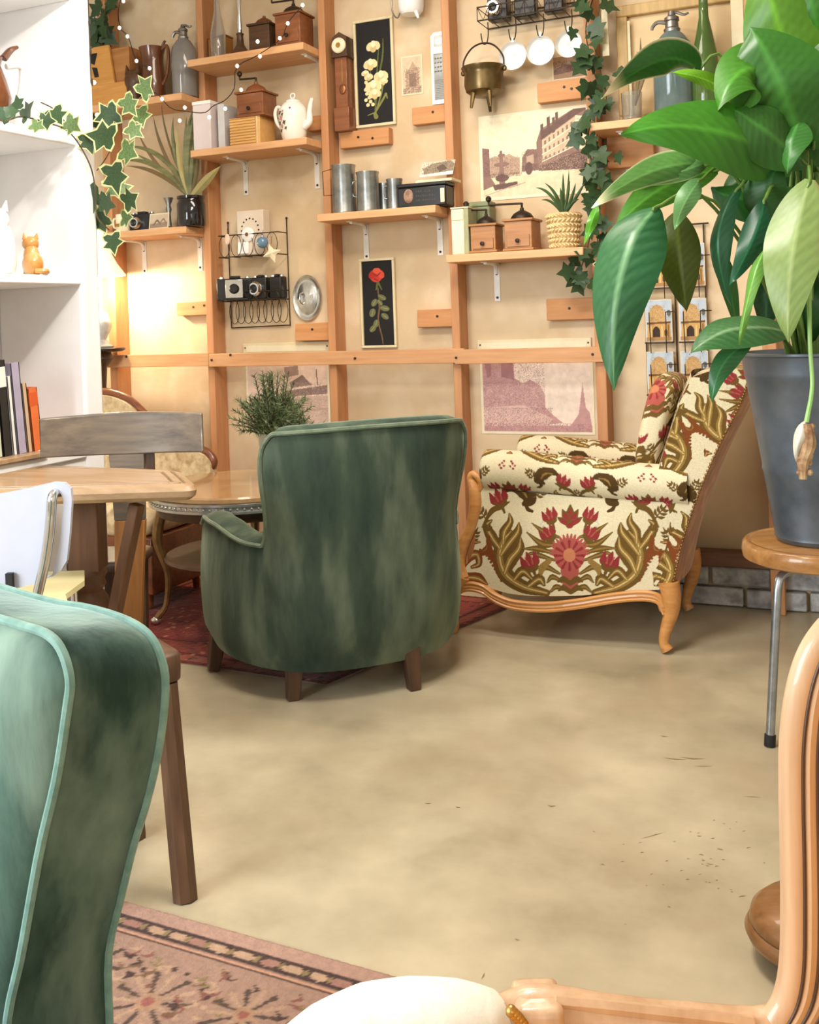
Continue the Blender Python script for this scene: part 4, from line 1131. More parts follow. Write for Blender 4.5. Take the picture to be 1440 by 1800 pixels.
sh = G().lathe([(.128, hz - .004), (.132, hz), (.116, hz + .022), (.092, hz + .055), (.070, hz + .10), (.060, hz + .16), (.050, ht - .01), (.03, ht), (.03, ht - .004), (.046, ht - .014), (.056, hz + .158), (.066, hz + .10), (.088, hz + .053), (.112, hz + .02), (.126, hz - .002)], 40, cap=False)
sh.build('lamp_shade', m_shade, t)
m_bulb = mat('lit bulb', (255, 240, 214), rough=.5, emit=(255, 236, 200), estr=8)
G().ball((0, 0, hz + .045), (.028, .028, .036)).build('bulb', m_bulb, t)
def point(name, loc, power, col, rad):
    l = bpy.data.lights.new(name, 'POINT'); l.energy = power; l.color = col; l.shadow_soft_size = rad
    o = bpy.data.objects.new(name, l); COL.objects.link(o); o.location = loc; o['kind'] = 'structure'; return o
point('lamp_light', (lpz.x + .02, 3.895 - .01, zb_ + hz - .012), 34, (1.0, .84, .6), .03)

# ------------------------------------------------------------------ rugs
m_rugp = mat('faded rug pile', (255, 255, 255), rough=.95, attr='Col', scale=70, sheen=.2, bump=.5, spec=.1)
def rug(name, label, cx, cy, w, d, rz, nx, ny, paintfn, parent_kind='rug', th=.005):
    t = thing(name, label, 'rug', (cx, cy, 0), rz)
    G().bb(-w / 2, w / 2, -d / 2, d / 2, .0005, th - .0015).build('backing', mat('rug backing', (150, 112, 92), rough=.95), t, bevel=.002, smooth=False)
    U, Vv = uvgrid(nx, ny)
    C = paintfn(U * w, Vv * d, w, d)
    rs = np.random.RandomState(3)
    V = np.stack([(U - .5) * w, (Vv - .5) * d, th + rs.rand(len(U)) * .0012], 1)
    gridmesh('pile', V, nx, ny, C, m_rugp, t)
    return t
def persian(x, y, w, d):
    """x right, y = distance from near edge; far edge at y=d"""
    e = np.minimum(np.minimum(x, w - x), d - y); C = np.empty((len(x), 3))
    C[:] = lin((146, 116, 100))[:3]
    Pq = np.stack([x, d - y], 1)
    rs = random.Random(8); sh = []
    DK = (72, 54, 50); TN = (170, 138, 112); PK = (150, 110, 96); OLV = (128, 108, 76)
    def guard(off, wd, axis_len):
        q = [('p', [(off, off), (w - off, off), (w - off, off + wd), (off, off + wd)], DK)]
        k = off + .03; i = 0
        while k < w - off:
            L = rs.uniform(.045, .06)
            q.append(('e', k, off + wd / 2, L * .40, wd * .30, rs.uniform(-.2, .2), TN if i % 3 else PK)); q.append(('e', k + L * .48, off + wd * .5, .006, wd * .25, 0, OLV)); k += L; i += 1
        return q
    sh += [('p', [(0, 0), (w, 0), (w, .034), (0, .034)], (164, 130, 114))]
    sh += guard(.036, .036, w)
    sh += [('p', [(0, .075), (w, .075), (w, .079), (0, .079)], (188, 140, 112)), ('p', [(0, .081), (w, .081), (w, .085), (0, .085)], DK)]
    sh += [('p', [(0, .085), (w, .085), (w, .33), (0, .33)], (150, 119, 102))]
    # rosettes and vines in the main border
    k = .12; i = 0
    while k < w:
        cy_ = .205 + (.018 if i % 2 else -.018); R_ = .078 if i % 2 else .066
        for j in range(14):
            an = 2 * PI * j / 14 + .2; c, s_ = math.cos(an), math.sin(an)
            sh.append(('s', [(k + c * R_ * .32, cy_ + s_ * R_ * .32), (k + c * R_ * .95, cy_ + s_ * R_ * .95)], [.0025, .0055], (82, 66, 56) if j % 2 else (166, 134, 110)))
        sh.append(('e', k, cy_, R_ * .3, R_ * .3, 0, (156, 122, 98))); sh.append(('e', k, cy_, R_ * .15, R_ * .15, 0, (140, 86, 76)))
        if i % 2:
            for j in range(22):
                an = 2 * PI * j / 22; sh.append(('e', k + math.cos(an) * R_ * 1.3, cy_ + math.sin(an) * R_ * 1.12, .007, .005, an, DK if j % 3 else TN))
        for j in range(34):
            x_ = k + rs.uniform(.05, .17); y_ = rs.uniform(.10, .315); an = rs.uniform(0, 3)
            sh.append(('s', [(x_, y_), (x_ + .012 * math.cos(an), y_ + .012 * math.sin(an)), (x_ + .026 * math.cos(an + .8), y_ + .022 * math.sin(an + .8))], [.002, .0045, .0015], rs.choice([DK, OLV, (112, 84, 62), TN, (124, 80, 70)])))
        k += .17; i += 1
    sh += [('p', [(0, .326), (w, .326), (w, .331), (0, .331)], DK)] + [(q if q[0] != 'x' else q) for q in guard(.334, .036, w)]
    sh += [('p', [(0, .372), (w, .372), (w, .377), (0, .377)], DK)]
    for j in range(240):
        x_ = rs.uniform(0, w); y_ = rs.uniform(.39, d); an = rs.uniform(0, 6.3)
        sh.append(('s', [(x_, y_), (x_ + .014 * math.cos(an), y_ + .014 * math.sin(an)), (x_ + .03 * math.cos(an + 1), y_ + .03 * math.sin(an + 1))], [.003, .006, .002], rs.choice([DK, OLV, TN, (148, 74, 64)])))
    return paint(Pq, None, sh, C)
rug('foreground_rug', 'faded pink patterned rug in the lower left foreground', -1.46, 1.06, 2.0, 1.16, math.radians(-2.4), 440, 250, persian)
def redrug(x, y, w, d):
    C = np.empty((len(x), 3)); C[:] = lin((112, 40, 34))[:3]
    P_ = np.stack([x, y], 1); rs = random.Random(2); sh = []
    for (o_, wd, c) in ((0, .02, (96, 34, 30)), (.02, .05, (136, 70, 54)), (.075, .012, (58, 28, 28)), (.09, .09, (126, 54, 44)), (.185, .012, (58, 28, 28))):
        for q in ([(o_, o_), (w - o_, o_), (w - o_, o_ + wd), (o_, o_ + wd)], [(w - o_ - wd, o_), (w - o_, o_), (w - o_, d - o_), (w - o_ - wd, d - o_)], [(o_, o_), (o_ + wd, o_), (o_ + wd, d - o_), (o_, d - o_)], [(o_, d - o_ - wd), (w - o_, d - o_ - wd), (w - o_, d - o_), (o_, d - o_)]): sh.append(('p', q, c))
    for j in range(900):
        x_ = rs.uniform(0, w); y_ = rs.uniform(0, d)
        sh.append(('e', x_, y_, rs.uniform(.006, .016), rs.uniform(.004, .008), rs.uniform(0, 3), rs.choice([(170, 112, 84), (60, 28, 30), (142, 66, 52), (92, 30, 28), (86, 62, 50)])))
    return paint(P_, None, sh, C)
# its corner pokes out below the green chair
red = rug('red_rug', 'dark red patterned rug under the coffee table and green armchair', 0, 0, 1.5, 1.1, 0, 230, 150, redrug)
red.location = (-2.12, 3.40, 0)
P00, P10, P01 = Vector((-2.95, 2.93, 0)), Vector((-1.56, 2.85, 0)), Vector((-2.80, 4.0, 0))
for o in red.children:
    for v in o.data.vertices:
        u = v.co.x / 1.5 + .5; w_ = v.co.y / 1.1 + .5
        q = P00 + (P10 - P00) * u + (P01 - P00) * w_ + Vector((.16, 0, 0)) * u * w_
        v.co.x, v.co.y = q.x + 2.12, q.y - 3.40
# ------------------------------------------------------------------ things on the shelves and hanging on the wall
YC = 3.99                       # middle depth of a shelf
def pm(px, Y): return at_y(px + .5, 560, Y).x - at_y(px - .5, 560, Y).x
def on(px, py, Y=YC): return at_y(px, py, Y).x
m_mill = wood('walnut mill wood', (112, 64, 34), (146, 88, 50), 'x', .4, coat=.2)
m_mill2 = wood('oak mill wood', (150, 98, 50), (182, 126, 72), 'x', .45)
m_dkmetal = mat('dark cast iron', (44, 34, 28), (66, 50, 38), rough=.45, metal=.6, scale=20)
m_copper = mat('dull copper', (120, 74, 48), (160, 108, 72), rough=.35, metal=.8, scale=12)
m_print_wall = m_print
m_white = MATS['white laminate']
m_glassgrey = mat('grey siphon glass', (150, 146, 142), (176, 170, 164), rough=.08, trans=.45, ior=1.45, scale=6)
m_glassclear = mat('clear glass', (236, 236, 232), rough=.03, trans=.92, ior=1.45)
m_glassgreen = mat('green bottle glass', (92, 120, 58), (110, 138, 70), rough=.06, trans=.5, ior=1.45, scale=5)
m_glassblue = mat('blue grey siphon glass', (96, 116, 116), (126, 142, 138), rough=.08, trans=.35, ior=1.45, scale=6)
m_pewter = mat('pewter head', (120, 116, 112), (150, 146, 140), rough=.35, metal=.8, scale=20)

def mill(label, x, y, z, w, h, d, ms, crank=0.0, drawer=True, dome=True, rz=0.0, tall=None, group='wooden coffee grinders', dm=None, kn=True):
    """box coffee grinder: base, body, drawer with knob, lid board, dome and crank"""
    t = thing('coffee_grinder', label, 'coffee grinder', (x, y, z), rz, group)
    b = .010
    G().bb(-w / 2 - .008, w / 2 + .008, -d / 2 - .008, d / 2 + .008, 0, b).build('base_board', ms, t, bevel=.003)
    G().bb(-w / 2, w / 2, -d / 2, d / 2, b, h - b).build('body', ms, t, bevel=.002)
    G().bb(-w / 2 - .008, w / 2 + .008, -d / 2 - .008, d / 2 + .008, h - b, h).build('lid_board', ms, t, bevel=.003)
    if drawer:
        dr = G().bb(-w * .42, w * .42, -d / 2 - .004, -d / 2 + .01, b + .006, b + (h - 2 * b) * .5).build('drawer', ms, t, bevel=.002)
        if kn: G().lathe([(.003, 0), (.004, .006), (.009, .010), (.008, .016), (0, .018)], 12, (0, 0, 0)).build('knob', m_dkmetal, dr).matrix_local = Matrix.Translation((0, -d / 2 - .003, b + (h - 2 * b) * .27)) @ Matrix.Rotation(PI / 2, 4, 'X')
    top = h
    if dome:
        r = min(w, d) * .42
        G().lathe([(r, h), (r * .96, h + r * .22), (r * .75, h + r * .50), (r * .4, h + r * .70), (r * .18, h + r * .82), (r * .16, h + r * 1.0), (.0, h + r * 1.02)], 24, cap=False).build('dome', dm or m_dkmetal, t)
        top = h + r * 1.0
    if crank:
        cr = G().tube([(0, 0, top - .01), (0, 0, top + .02)], .005, 8)
        L = abs(crank); s_ = 1 if crank > 0 else -1
        cr.tube([(0, 0, top + .018), (s_ * L, 0, top + .022)], .0045, 8)
        c_ = cr.build('crank', m_dkmetal, t)
        G().lathe([(.003, 0), (.004, .012), (.011, .018), (.012, .028), (.006, .036), (0, .037)], 14, (s_ * L, 0, top + .022)).build('crank_knob', m_dkmetal, c_)
    return t
def siphon(label, x, y, z, r, h, mg, rz=0.0):
    t = thing('soda_siphon', label, 'siphon', (x, y, z), rz)
    G().lathe([(0, .004), (r * .92, 0), (r, .008), (r, h * .60), (r * .93, h * .68), (r * .6, h * .77), (r * .36, h * .81), (r * .34, h * .84), (0, h * .84)], 32, cap=False).build('bottle', mg, t)
    G().lathe([(r * .40, h * .80), (r * .42, h * .83), (r * .34, h * .845), (r * .32, h * .90), (r * .38, h * .91), (r * .36, h * .94), (r * .2, h * .96), (r * .16, h * 1.0), (0, h * 1.0)], 20, cap=False).build('siphon_head', m_pewter, t)
    G().ctube([(-r * .2, 0, h * .90), (-r * .7, 0, h * .915), (-r * .95, 0, h * .88), (-r * 1.0, 0, h * .85)], [.009, .008, .007, .006], 16, 8).build('spout', m_pewter, t)
    G().ctube([(0, 0, h * .98), (r * .25, 0, h * .985), (r * .6, 0, h * .955), (r * .85, 0, h * .965)], [.006, .006, .005, .004], 14, 8).build('lever', m_pewter, t)
    return t
def boxcam(label, x, y, z, w, h, d, rz=0.0, lens=True, open_=False, group='old cameras'):
    t = thing('old_camera', label, 'camera', (x, y, z), rz, group)
    G().bb(-w / 2, w / 2, -d / 2, d / 2, 0, h).build('body', m_black, t, bevel=.005)
    if open_:
        G().bb(-w * .3, w * .42, -d / 2 - .075, -d / 2, 0, .006).build('drop_bed', m_black, t, bevel=.002)
        g = G()
        for k in range(7):
            f = 1 - k * .09; g.bb(-w * .32 * f + w * .05, w * .32 * f + w * .05, -d / 2 - .062 + (6 - k) * .0 - 0.0 + 0 - k * 0 - .0, -d / 2, .01, .01) if False else None
            yy = -d / 2 - .008 * k; g.bb(w * .05 - w * .34 * f, w * .05 + w * .34 * f, yy - .006, yy, h * .5 - h * .42 * f, h * .5 + h * .42 * f)
        b = g.build('bellows', m_black, t, smooth=False); b['kind'] = 'stuff'
        G().bb(w * .05 - w * .24, w * .05 + w * .24, -d / 2 - .066, -d / 2 - .058, .008, h * .92).build('lens_board', m_chrome, t, bevel=.002)
        ls = G().lathe([(w * .13, 0), (w * .14, .006), (w * .10, .012), (0, .012)], 20); o = ls.build('lens', m_black, t); o.matrix_local = Matrix.Translation((w * .05, -d / 2 - .066, h * .5)) @ Matrix.Rotation(PI / 2, 4, 'X')
    elif lens:
        o = G().lathe([(h * .34, 0), (h * .34, .012), (h * .30, .016), (h * .27, .03), (h * .2, .03), (h * .16, .022), (0, .022)], 26).build('lens', m_chrome, t); o.matrix_local = Matrix.Translation((-w * .12, -d / 2, h * .48)) @ Matrix.Rotation(PI / 2, 4, 'X')
        q = G().ball((0, 0, .022), (h * .17, h * .17, .006), 14, 8).build('lens_glass', m_black, o)
    G().bb(-w * .15, w * .15, -d * .3, d * .3, h, h + .012).build('viewfinder', m_black, t, bevel=.003)
    for s_ in (-1, 1): G().lathe([(.010, 0), (.010, .008), (0, .009)], 14, (s_ * w * .36, 0, h)).build('winding_knob', m_chrome, t)
    return t
def bottle(label, x, y, z, prof, mg, nm='glass_bottle'):
    t = thing(nm, label, 'bottle', (x, y, z))
    G().lathe(prof, 28, cap=False).build('glass', mg, t)
    return t

# --- bay A, upper shelf: wooden crate, brown jug, grey siphon
xA = on(212, 150, 3.97); 
t = thing('wooden_box', 'open honey wooden box with dark cut-out beside the brown jug', 'box', (on(200, 150, 3.97), 3.985, Z_A1 + .001), 0)
m_box = wood('honey box', (190, 132, 62), (214, 156, 84), 'x', .5)
w = 70 * pm(205, 3.97)
G().bb(-w / 2, w / 2, -.07, .07, 0, .10).build('lower_box', m_box, t, bevel=.003)
G().prism([(-w * .52, .27), (-w * .36, .10), (w * .18, .10), (w * .06, .285), (-w * .3, .285)], -.062, -.05).build('slanted_front', m_box, t, smooth=False)
G().prism([(-w * .40, .255), (-w * .22, .255), (-w * .30, .20), (-w * .38, .21)], -.0645, -.062).build('dark_inlay', m_black, t, smooth=False)
G().prism([(-w * .36, .19), (-w * .24, .185), (-w * .20, .14), (-w * .30, .14)], -.0645, -.062).build('dark_inlay', m_black, t, smooth=False)
G().bb(w * .02, w * .5, -.045, .06, .10, .27).build('upper_box', m_mill2, t, bevel=.003)
t = thing('cat_head_box', 'small dark cat-eared ornament standing before the brown jug', 'ornament', (on(238, 158, 3.94), 3.925, Z_A1 + .001))
g = G().ball((0, 0, .10), (.045, .028, .05)).lathe([(.035, 0), (.028, .05), (.03, .08)], 16)
g.build('body', m_dkwood, t)
for s_ in (-1, 1): G().tube([(s_ * .026, 0, .13), (s_ * .036, 0, .175)], [.016, .002], 8).build('ear', m_dkwood, t)
t = thing('brown_jug', 'glossy dark brown ceramic jug with handle on the high left shelf', 'jug', (on(270, 160, 3.97), 3.97, Z_A1 + .001))
G().lathe([(0, 0), (.05, 0), (.056, .02), (.055, .10), (.05, .18), (.052, .215), (.062, .25), (.058, .25), (.046, .215), (.04, .1)], 30, cap=False).build('body', m_bceram, t)
G().ctube([(.05, 0, .235), (.082, 0, .25), (.092, 0, .20), (.08, 0, .12), (.054, 0, .07)], [.008, .009, .009, .008, .007], 24, 8).build('handle', m_bceram, t)
G().ctube([(.03, .03, .25), (.045, .03, .275), (.055, .03, .285)], .006, 10, 8).build('lid_loop', m_bceram, t)
siphon('tall grey glass soda siphon on the high left shelf beside the jug', on(324, 155, 3.98), 3.985, Z_A1 + .001, .058, .34, m_glassgrey)

# --- bay A, lower shelf
boxcam('black folding camera on the left shelf behind a card, beside the black jar', on(250, 398, 3.99), 4.0, Z_A2 + .001, .14, .085, .06, .1, lens=True)
t = thing('photo_card', 'small grey photo card leaning against the camera, before the candlestick', 'card', (on(280, 402, 3.93), 3.925, Z_A2 + .001), 0)
o = G().bb(-.055, .055, -.001, .001, 0, .075).build('card', m_paper, t, smooth=False); o.rotation_euler.x = math.radians(-9)
q = flat_picture('print', .10, .064, 60, 40, (196, 176, 150), [('p', [(0, 44), (100, 38), (100, 64), (0, 64)], (150, 128, 108)), ('s', [(20, 50), (40, 30), (60, 48)], [3, 5, 3], (120, 100, 86)), ('s', [(55, 46), (75, 24), (90, 44)], [3, 4, 3], (134, 112, 96))], m_print, o, -.05, .006, -.0014, 100, 64)
t = thing('candlestick', 'small pale candlestick between the camera and the black jar', 'candlestick', (on(291, 400, 3.99), 4.02, Z_A2 + .001))
G().lathe([(0, 0), (.03, 0), (.032, .006), (.012, .02), (.009, .08), (.014, .10), (.009, .12), (.022, .15), (.023, .155), (0, .15)], 20, cap=False).build('body', m_tin, t)
t = thing('face_mug', 'cream mug at the left end of the shelf beside the ivy', 'mug', (on(218, 400, 3.96), 3.955, Z_A2 + .001))
G().lathe([(0, 0), (.03, 0), (.034, .01), (.034, .085), (.031, .085), (.03, .012), (0, .01)], 24, cap=False).build('body', m_cream, t)
G().ctube([(-.032, 0, .07), (-.055, 0, .065), (-.055, 0, .03), (-.032, 0, .02)], .005, 16, 8).build('handle', m_cream, t)
G().prism([(-.02, .04), (.02, .04), (.01, .025), (-.01, .025)], -.0365, -.03).build('painted_mouth', m_brass, t)
# dark glass jar with a spiky plant
jx = on(337, 392, 3.945)
t = thing('jar_plant', 'spiky long-leaved plant in a black glass jar on the left shelf', 'plant', (jx, 3.945, Z_A2 + .001))
m_jar = mat('black glass', (16, 13, 16), (24, 20, 22), rough=.08, coat=.6, scale=6)
G().lathe([(0, 0), (.062, 0), (.066, .008), (.066, .105), (.060, .115), (.058, .125), (.064, .128), (.064, .14), (.058, .14), (.054, .11), (0, .10)], 32, cap=False).build('jar', m_jar, t)
m_dracL = mat('olive strap leaf', (88, 92, 54), (128, 126, 80), rough=.5, scale=6, stretch=(1, 1, 4))
m_dracP = mat('pale dry leaf', (176, 160, 104), (150, 140, 88), rough=.6, scale=6)
m_dracB = mat('brown tipped leaf', (96, 84, 50), (120, 96, 62), rough=.6, scale=6)
def strap(px, py, pc, wd, m_, Yt=3.93, parent=None, o0_=None, name='leaf'):
    """curved strap leaf from the jar mouth to a point read in the photograph"""
    tt = parent; o_ = o0_ or Vector((jx, 3.945, Z_A2 + .13))
    e = at_y(px, py, Yt); c = at_y(pc[0], pc[1], (Yt + 3.965) / 2)
    g = G(); n = 12; vs = []
    for i in range(n + 1):
        u = i / n; p = o_ * (1 - u) ** 2 + c * 2 * u * (1 - u) + e * u * u
        d = ((c - o_) * (1 - u) + (e - c) * u).normalized(); sd = d.cross((EYE - p).normalized()).normalized()
        w_ = wd * (.55 + .9 * u * (1 - u) * 2) * (1 - u ** 5) + .0006
        nn = sd.cross(d)
        vs += [p - sd * w_, p + nn * w_ * .4, p + sd * w_]
    fs = []
    for i in range(n): fs += [(i * 3, i * 3 + 1, i * 3 + 4, i * 3 + 3), (i * 3 + 1, i * 3 + 2, i * 3 + 5, i * 3 + 4)]
    g.add(vs, fs); return wpar(g.build(name, m_, None), tt)
for (px, py, pc, wd, m_) in [(220, 258, (292, 252), .012, m_dracL), (216, 283, (280, 272), .012, m_dracL), (222, 292, (280, 292), .010, m_dracB), (243, 232, (262, 285), .008, m_dracB), (270, 205, (278, 268), .008, m_dracB),
                             (284, 182, (286, 240), .005, m_dracB), (305, 205, (296, 262), .010, m_dracL), (352, 176, (322, 250), .015, m_dracL), (340, 190, (318, 262), .014, m_dracL), (350, 215, (338, 270), .014, m_dracL),
                             (346, 262, (352, 290), .010, m_dracB), (388, 292, (360, 318), .020, m_dracP), (312, 222, (310, 290), .013, m_dracP), (232, 268, (298, 296), .010, m_dracL), (328, 205, (322, 280), .012, m_dracL)]:
    strap(px, py, pc, wd, m_, 3.93, t)

# --- bay B, top shelf
bx_ = on(384, 88, 3.98)
bottle('tall clear glass bottle at the left end of the top shelf', bx_, 3.98, Z_B1 + .001, [(0, .004), (.034, 0), (.037, .008), (.036, .12), (.026, .18), (.015, .23), (.013, .30), (.016, .302), (.016, .32), (.010, .32), (.010, .23), (.03, .12), (.03, .008)], m_glassclear)
t = thing('amber_box', 'small amber box behind the clear bottle on the top shelf', 'box', (on(386, 85, 4.06), 4.07, Z_B1 + .001))
G().bb(-.05, .05, -.03, .03, 0, .13).build('body', mat('amber box', (150, 96, 30), (170, 112, 44), rough=.5, scale=10), t, bevel=.004); G().bb(-.052, .052, -.032, .032, .13, .138).build('lid', m_mill, t, bevel=.002)
t = thing('candle_holder', 'tall dark turned candle holder with a glass stem on the top shelf', 'candlestick', (on(424, 92, 3.96), 3.955, Z_B1 + .001))
G().lathe([(0, 0), (.055, 0), (.05, .012), (.03, .03), (.018, .05), (.014, .09), (.018, .10), (.012, .105)], 24, cap=False).build('base', m_dkwood, t)
G().lathe([(.010, .105), (.013, .14), (.009, .2), (.014, .26), (.012, .30), (0, .30)], 20, cap=False).build('stem', m_chrome, t)
z = Z_B1 + .001
mill('small dark grinder with copper dome between candle holder and large grinder', on(466, 78, 3.97), 3.97, z, .105, .125, .10, m_dkwood, drawer=False, dm=m_copper)
mill('large brown grinder with long crank at the right end of the top shelf', on(517, 70, 3.97), 3.975, z, .125, .15, .12, m_mill, crank=-.11)
# --- bay B, second shelf
t = thing('white_box', 'white lidded box at the left end of the teapot shelf', 'box', (on(374, 262, 3.975), 3.975, Z_B2 + .001))
G().bb(-.055, .04, -.07, .07, 0, .205).build('body', mat('white card box', (222, 208, 206), (212, 198, 196), rough=.6, scale=6), t, bevel=.003)
G().bb(-.057, .042, -.072, .072, .205, .222).build('lid', m_enamel, t, bevel=.003)
t = thing('grey_book', 'pale grey upright book beside the white box on the teapot shelf', 'book', (on(402, 258, 3.98), 3.985, Z_B2 + .001))
G().bb(-.018, .018, -.06, .06, 0, .20).build('cover', mat('grey cover', (206, 204, 204), (194, 192, 194), rough=.6, scale=8), t, bevel=.002)
G().bb(-.014, .014, -.056, .058, .2, .2015).build('pages', m_paper, t)
t = thing('ridged_box', 'tan ridged wooden box under the grinder beside the teapot', 'box', (on(445, 252, 3.965), 3.965, Z_B2 + .001))
mr_ = wood('pale ridged box', (206, 156, 88), (226, 180, 112), 'x', .55)
G().bb(-.080, .076, -.062, .07, 0, .118).build('body', mr_, t, bevel=.002)
for k in range(9): G().bb(-.079, .055, -.066, -.062, .006 + k * .0125, .013 + k * .0125).build('ridge', mr_, t)
G().bb(.06, .064, -.066, .07, .0, .12).build('spine_strip', m_paper, t); G().bb(-.082, .078, -.064, .072, .118, .121).build('lid', mr_, t)
mill('reddish brown grinder with domed lid standing on the tan ridged box', on(452, 198, 3.965), 3.965, Z_B2 + .123, .135, .115, .12, m_mill, crank=-.085, dm=m_mill)
# teapot
tx = on(517, 240, 3.95)
t = thing('teapot', 'white porcelain teapot with dark flower sprays on the middle left shelf', 'teapot', (tx, 3.95, Z_B2 + .001))
m_porc = mat('white porcelain', (244, 238, 226), (238, 230, 216), rough=.15, coat=.5, scale=5)
body = G().lathe([(0, .004), (.046, 0), (.050, .006), (.056, .03), (.062, .07), (.066, .105), (.062, .14), (.045, .165), (.030, .172), (0, .172)], 36, cap=False).build('body', m_porc, t)
G().lathe([(.034, .170), (.033, .176), (.02, .184), (.006, .188), (0, .188)], 24, cap=False).build('lid', m_porc, t)
G().tube([(.011 * math.cos(a_), 0, .199 + .011 * math.sin(a_)) for a_ in np.linspace(0, 2 * PI, 18)[:-1]], .0035, 8, closed=True).build('lid_ring', m_porc, t)
G().ctube([(-.050, 0, .145), (-.078, 0, .158), (-.092, 0, .13), (-.082, 0, .085), (-.054, 0, .05)], [.007, .0085, .0085, .008, .006], 26, 10).build('handle', m_porc, t)
G().ctube([(.052, 0, .06), (.078, 0, .078), (.082, 0, .12), (.090, 0, .160), (.098, 0, .178)], [.020, .016, .012, .010, .008], 24, 12).build('spout', m_porc, t)
m_flo1 = mat('painted petal', (196, 140, 130), rough=.4); m_flo2 = mat('painted leaf', (92, 74, 60), rough=.4)
def decal(px, pz, r, m_, nm):
    """small painted patch lying on the teapot's curved side"""
    zz = pz; R_ = np.interp(zz, [0, .03, .07, .105, .14, .165], [.049, .056, .062, .066, .062, .045]) + .0006
    g = G(); vs = []
    for k in range(9):
        a_ = 2 * PI * k / 9 if k < 8 else 0; rr = r * (1 if k % 2 else .55)
        if k == 8: rr = 0
        a0_ = -PI / 2 + math.asin(max(-.95, min(.95, (px + rr * math.cos(a_)) / R_))); z_ = zz + rr * math.sin(a_)
        R2 = np.interp(z_, [0, .03, .07, .105, .14, .165], [.049, .056, .062, .066, .062, .045]) + .0012
        vs.append((R2 * math.cos(a0_), R2 * math.sin(a0_), z_))
    g.add(vs, [(8, k, (k + 1) % 8) for k in range(8)]); return g.build(nm, m_, body)
for (a_, b_, r_, m_) in [(-.036, .12, .012, m_flo2), (-.028, .095, .016, m_flo1), (-.040, .075, .012, m_flo2), (-.012, .075, .012, m_flo2), (-.026, .06, .012, m_flo1), (-.034, .042, .010, m_flo2), (-.006, .05, .009, m_flo2), (-.018, .125, .008, m_flo1), (.018, .135, .006, m_flo2), (-.02, .11, .009, m_flo2)]: decal(a_, b_, r_, m_, 'painted_flower')

# --- bay C: longcase clock, black embroidery, jug, postcard, grater, cans
def frame_pic(label, px0, py0, px1, py1, fw, mfr, bg, shapes, nx, ny, sx, sy, name='framed_picture', cat='picture', lean=0, Y=YW - .016, dep=.015, group=None):
    a_ = at_y(px0, py1, Y); b_ = at_y(px1, py0, Y)
    zlo = (at_y(px0, py1, Y).z + at_y(px1, py1 - (px1 - px0) * .12, Y).z) / 2; zhi = b_.z - .0
    w_ = b_.x - a_.x; h_ = zhi - zlo
    t = thing(name, label, cat, (a_.x + w_ / 2, YW - .001, zlo), 0, group)
    y1, y0_ = 0.0, -dep
    for nm, bx in (('frame_rail', (-w_ / 2, w_ / 2, y0_, y1, h_ - fw, h_)), ('frame_rail', (-w_ / 2, w_ / 2, y0_, y1, 0, fw)), ('frame_stile', (-w_ / 2, -w_ / 2 + fw, y0_, y1, fw, h_ - fw)), ('frame_stile', (w_ / 2 - fw, w_ / 2, y0_, y1, fw, h_ - fw))):
        G().bb(*bx).build(nm, mfr, t, bevel=.002)
    flat_picture('picture_panel', w_ - 2 * fw, h_ - 2 * fw, nx, ny, bg, shapes, m_print, t, -w_ / 2 + fw, fw, y0_ * .45, sx, sy)
    return t
IV = (234, 214, 160); GRN = (92, 100, 46); GR2 = (128, 128, 68)
def lily(x, y, s, c=IV): return [('e', x - 5 * s, y, 6 * s, 8 * s, .4, c), ('e', x + 5 * s, y - 1 * s, 6 * s, 8 * s, -.4, c), ('e', x, y + 4 * s, 5 * s, 7 * s, 0, (214, 186, 128)), ('e', x, y - 4 * s, 4 * s, 6 * s, 0, (246, 232, 190))]
fl1 = [('s', [(30, 178), (32, 140), (36, 90), (40, 50)], [1.5, 1.5, 1.2, .8], GRN), ('s', [(30, 170), (36, 120), (46, 70), (48, 36)], [1.4, 1.6, 1.6, .6], GRN), ('s', [(31, 175), (42, 140), (50, 100)], [1.4, 1.4, 1], GR2), ('s', [(30, 176), (46, 150), (50, 142), (52, 152)], [1.5, 2, 1.5, .8], GR2),
       ('s', [(31, 160), (24, 120), (24, 96)], [1.2, 1.2, .8], GRN), ('s', [(30, 176), (16, 180)], [1.5, .6], GR2), ('s', [(29, 178), (31, 185)], [3, 4], GR2)]
for x, y, s in ((30, 48, 1.1), (24, 82, 1.1), (42, 108, 1.15), (28, 126, 1.3), (20, 106, .7), (14, 98, .6), (46, 118, .7), (30, 140, 1.0)): fl1 += lily(x, y, s)
for x, y in ((14, 130), (16, 138), (20, 146), (14, 150), (22, 154), (17, 160), (26, 160), (15, 116), (17, 122)): fl1.append(('e', x, y, 3.2, 3.6, 0, IV))
m_ivory = mat('ivory frame', (228, 214, 176), (216, 200, 160), rough=.45, scale=12)
frame_pic('tall narrow picture of white flowers on black, ivory frame, upper middle bay', 626, 26, 689, 226, .0125, m_ivory, (22, 19, 18), fl1, 90, 290, 62, 198, group='black flower panels')
ROSE = (204, 58, 40)
fl2 = [('s', [(27, 55), (29, 90), (26, 120), (32, 155), (33, 168)], [1.2, 1.4, 1.4, 1.2, .8], (112, 82, 52))]
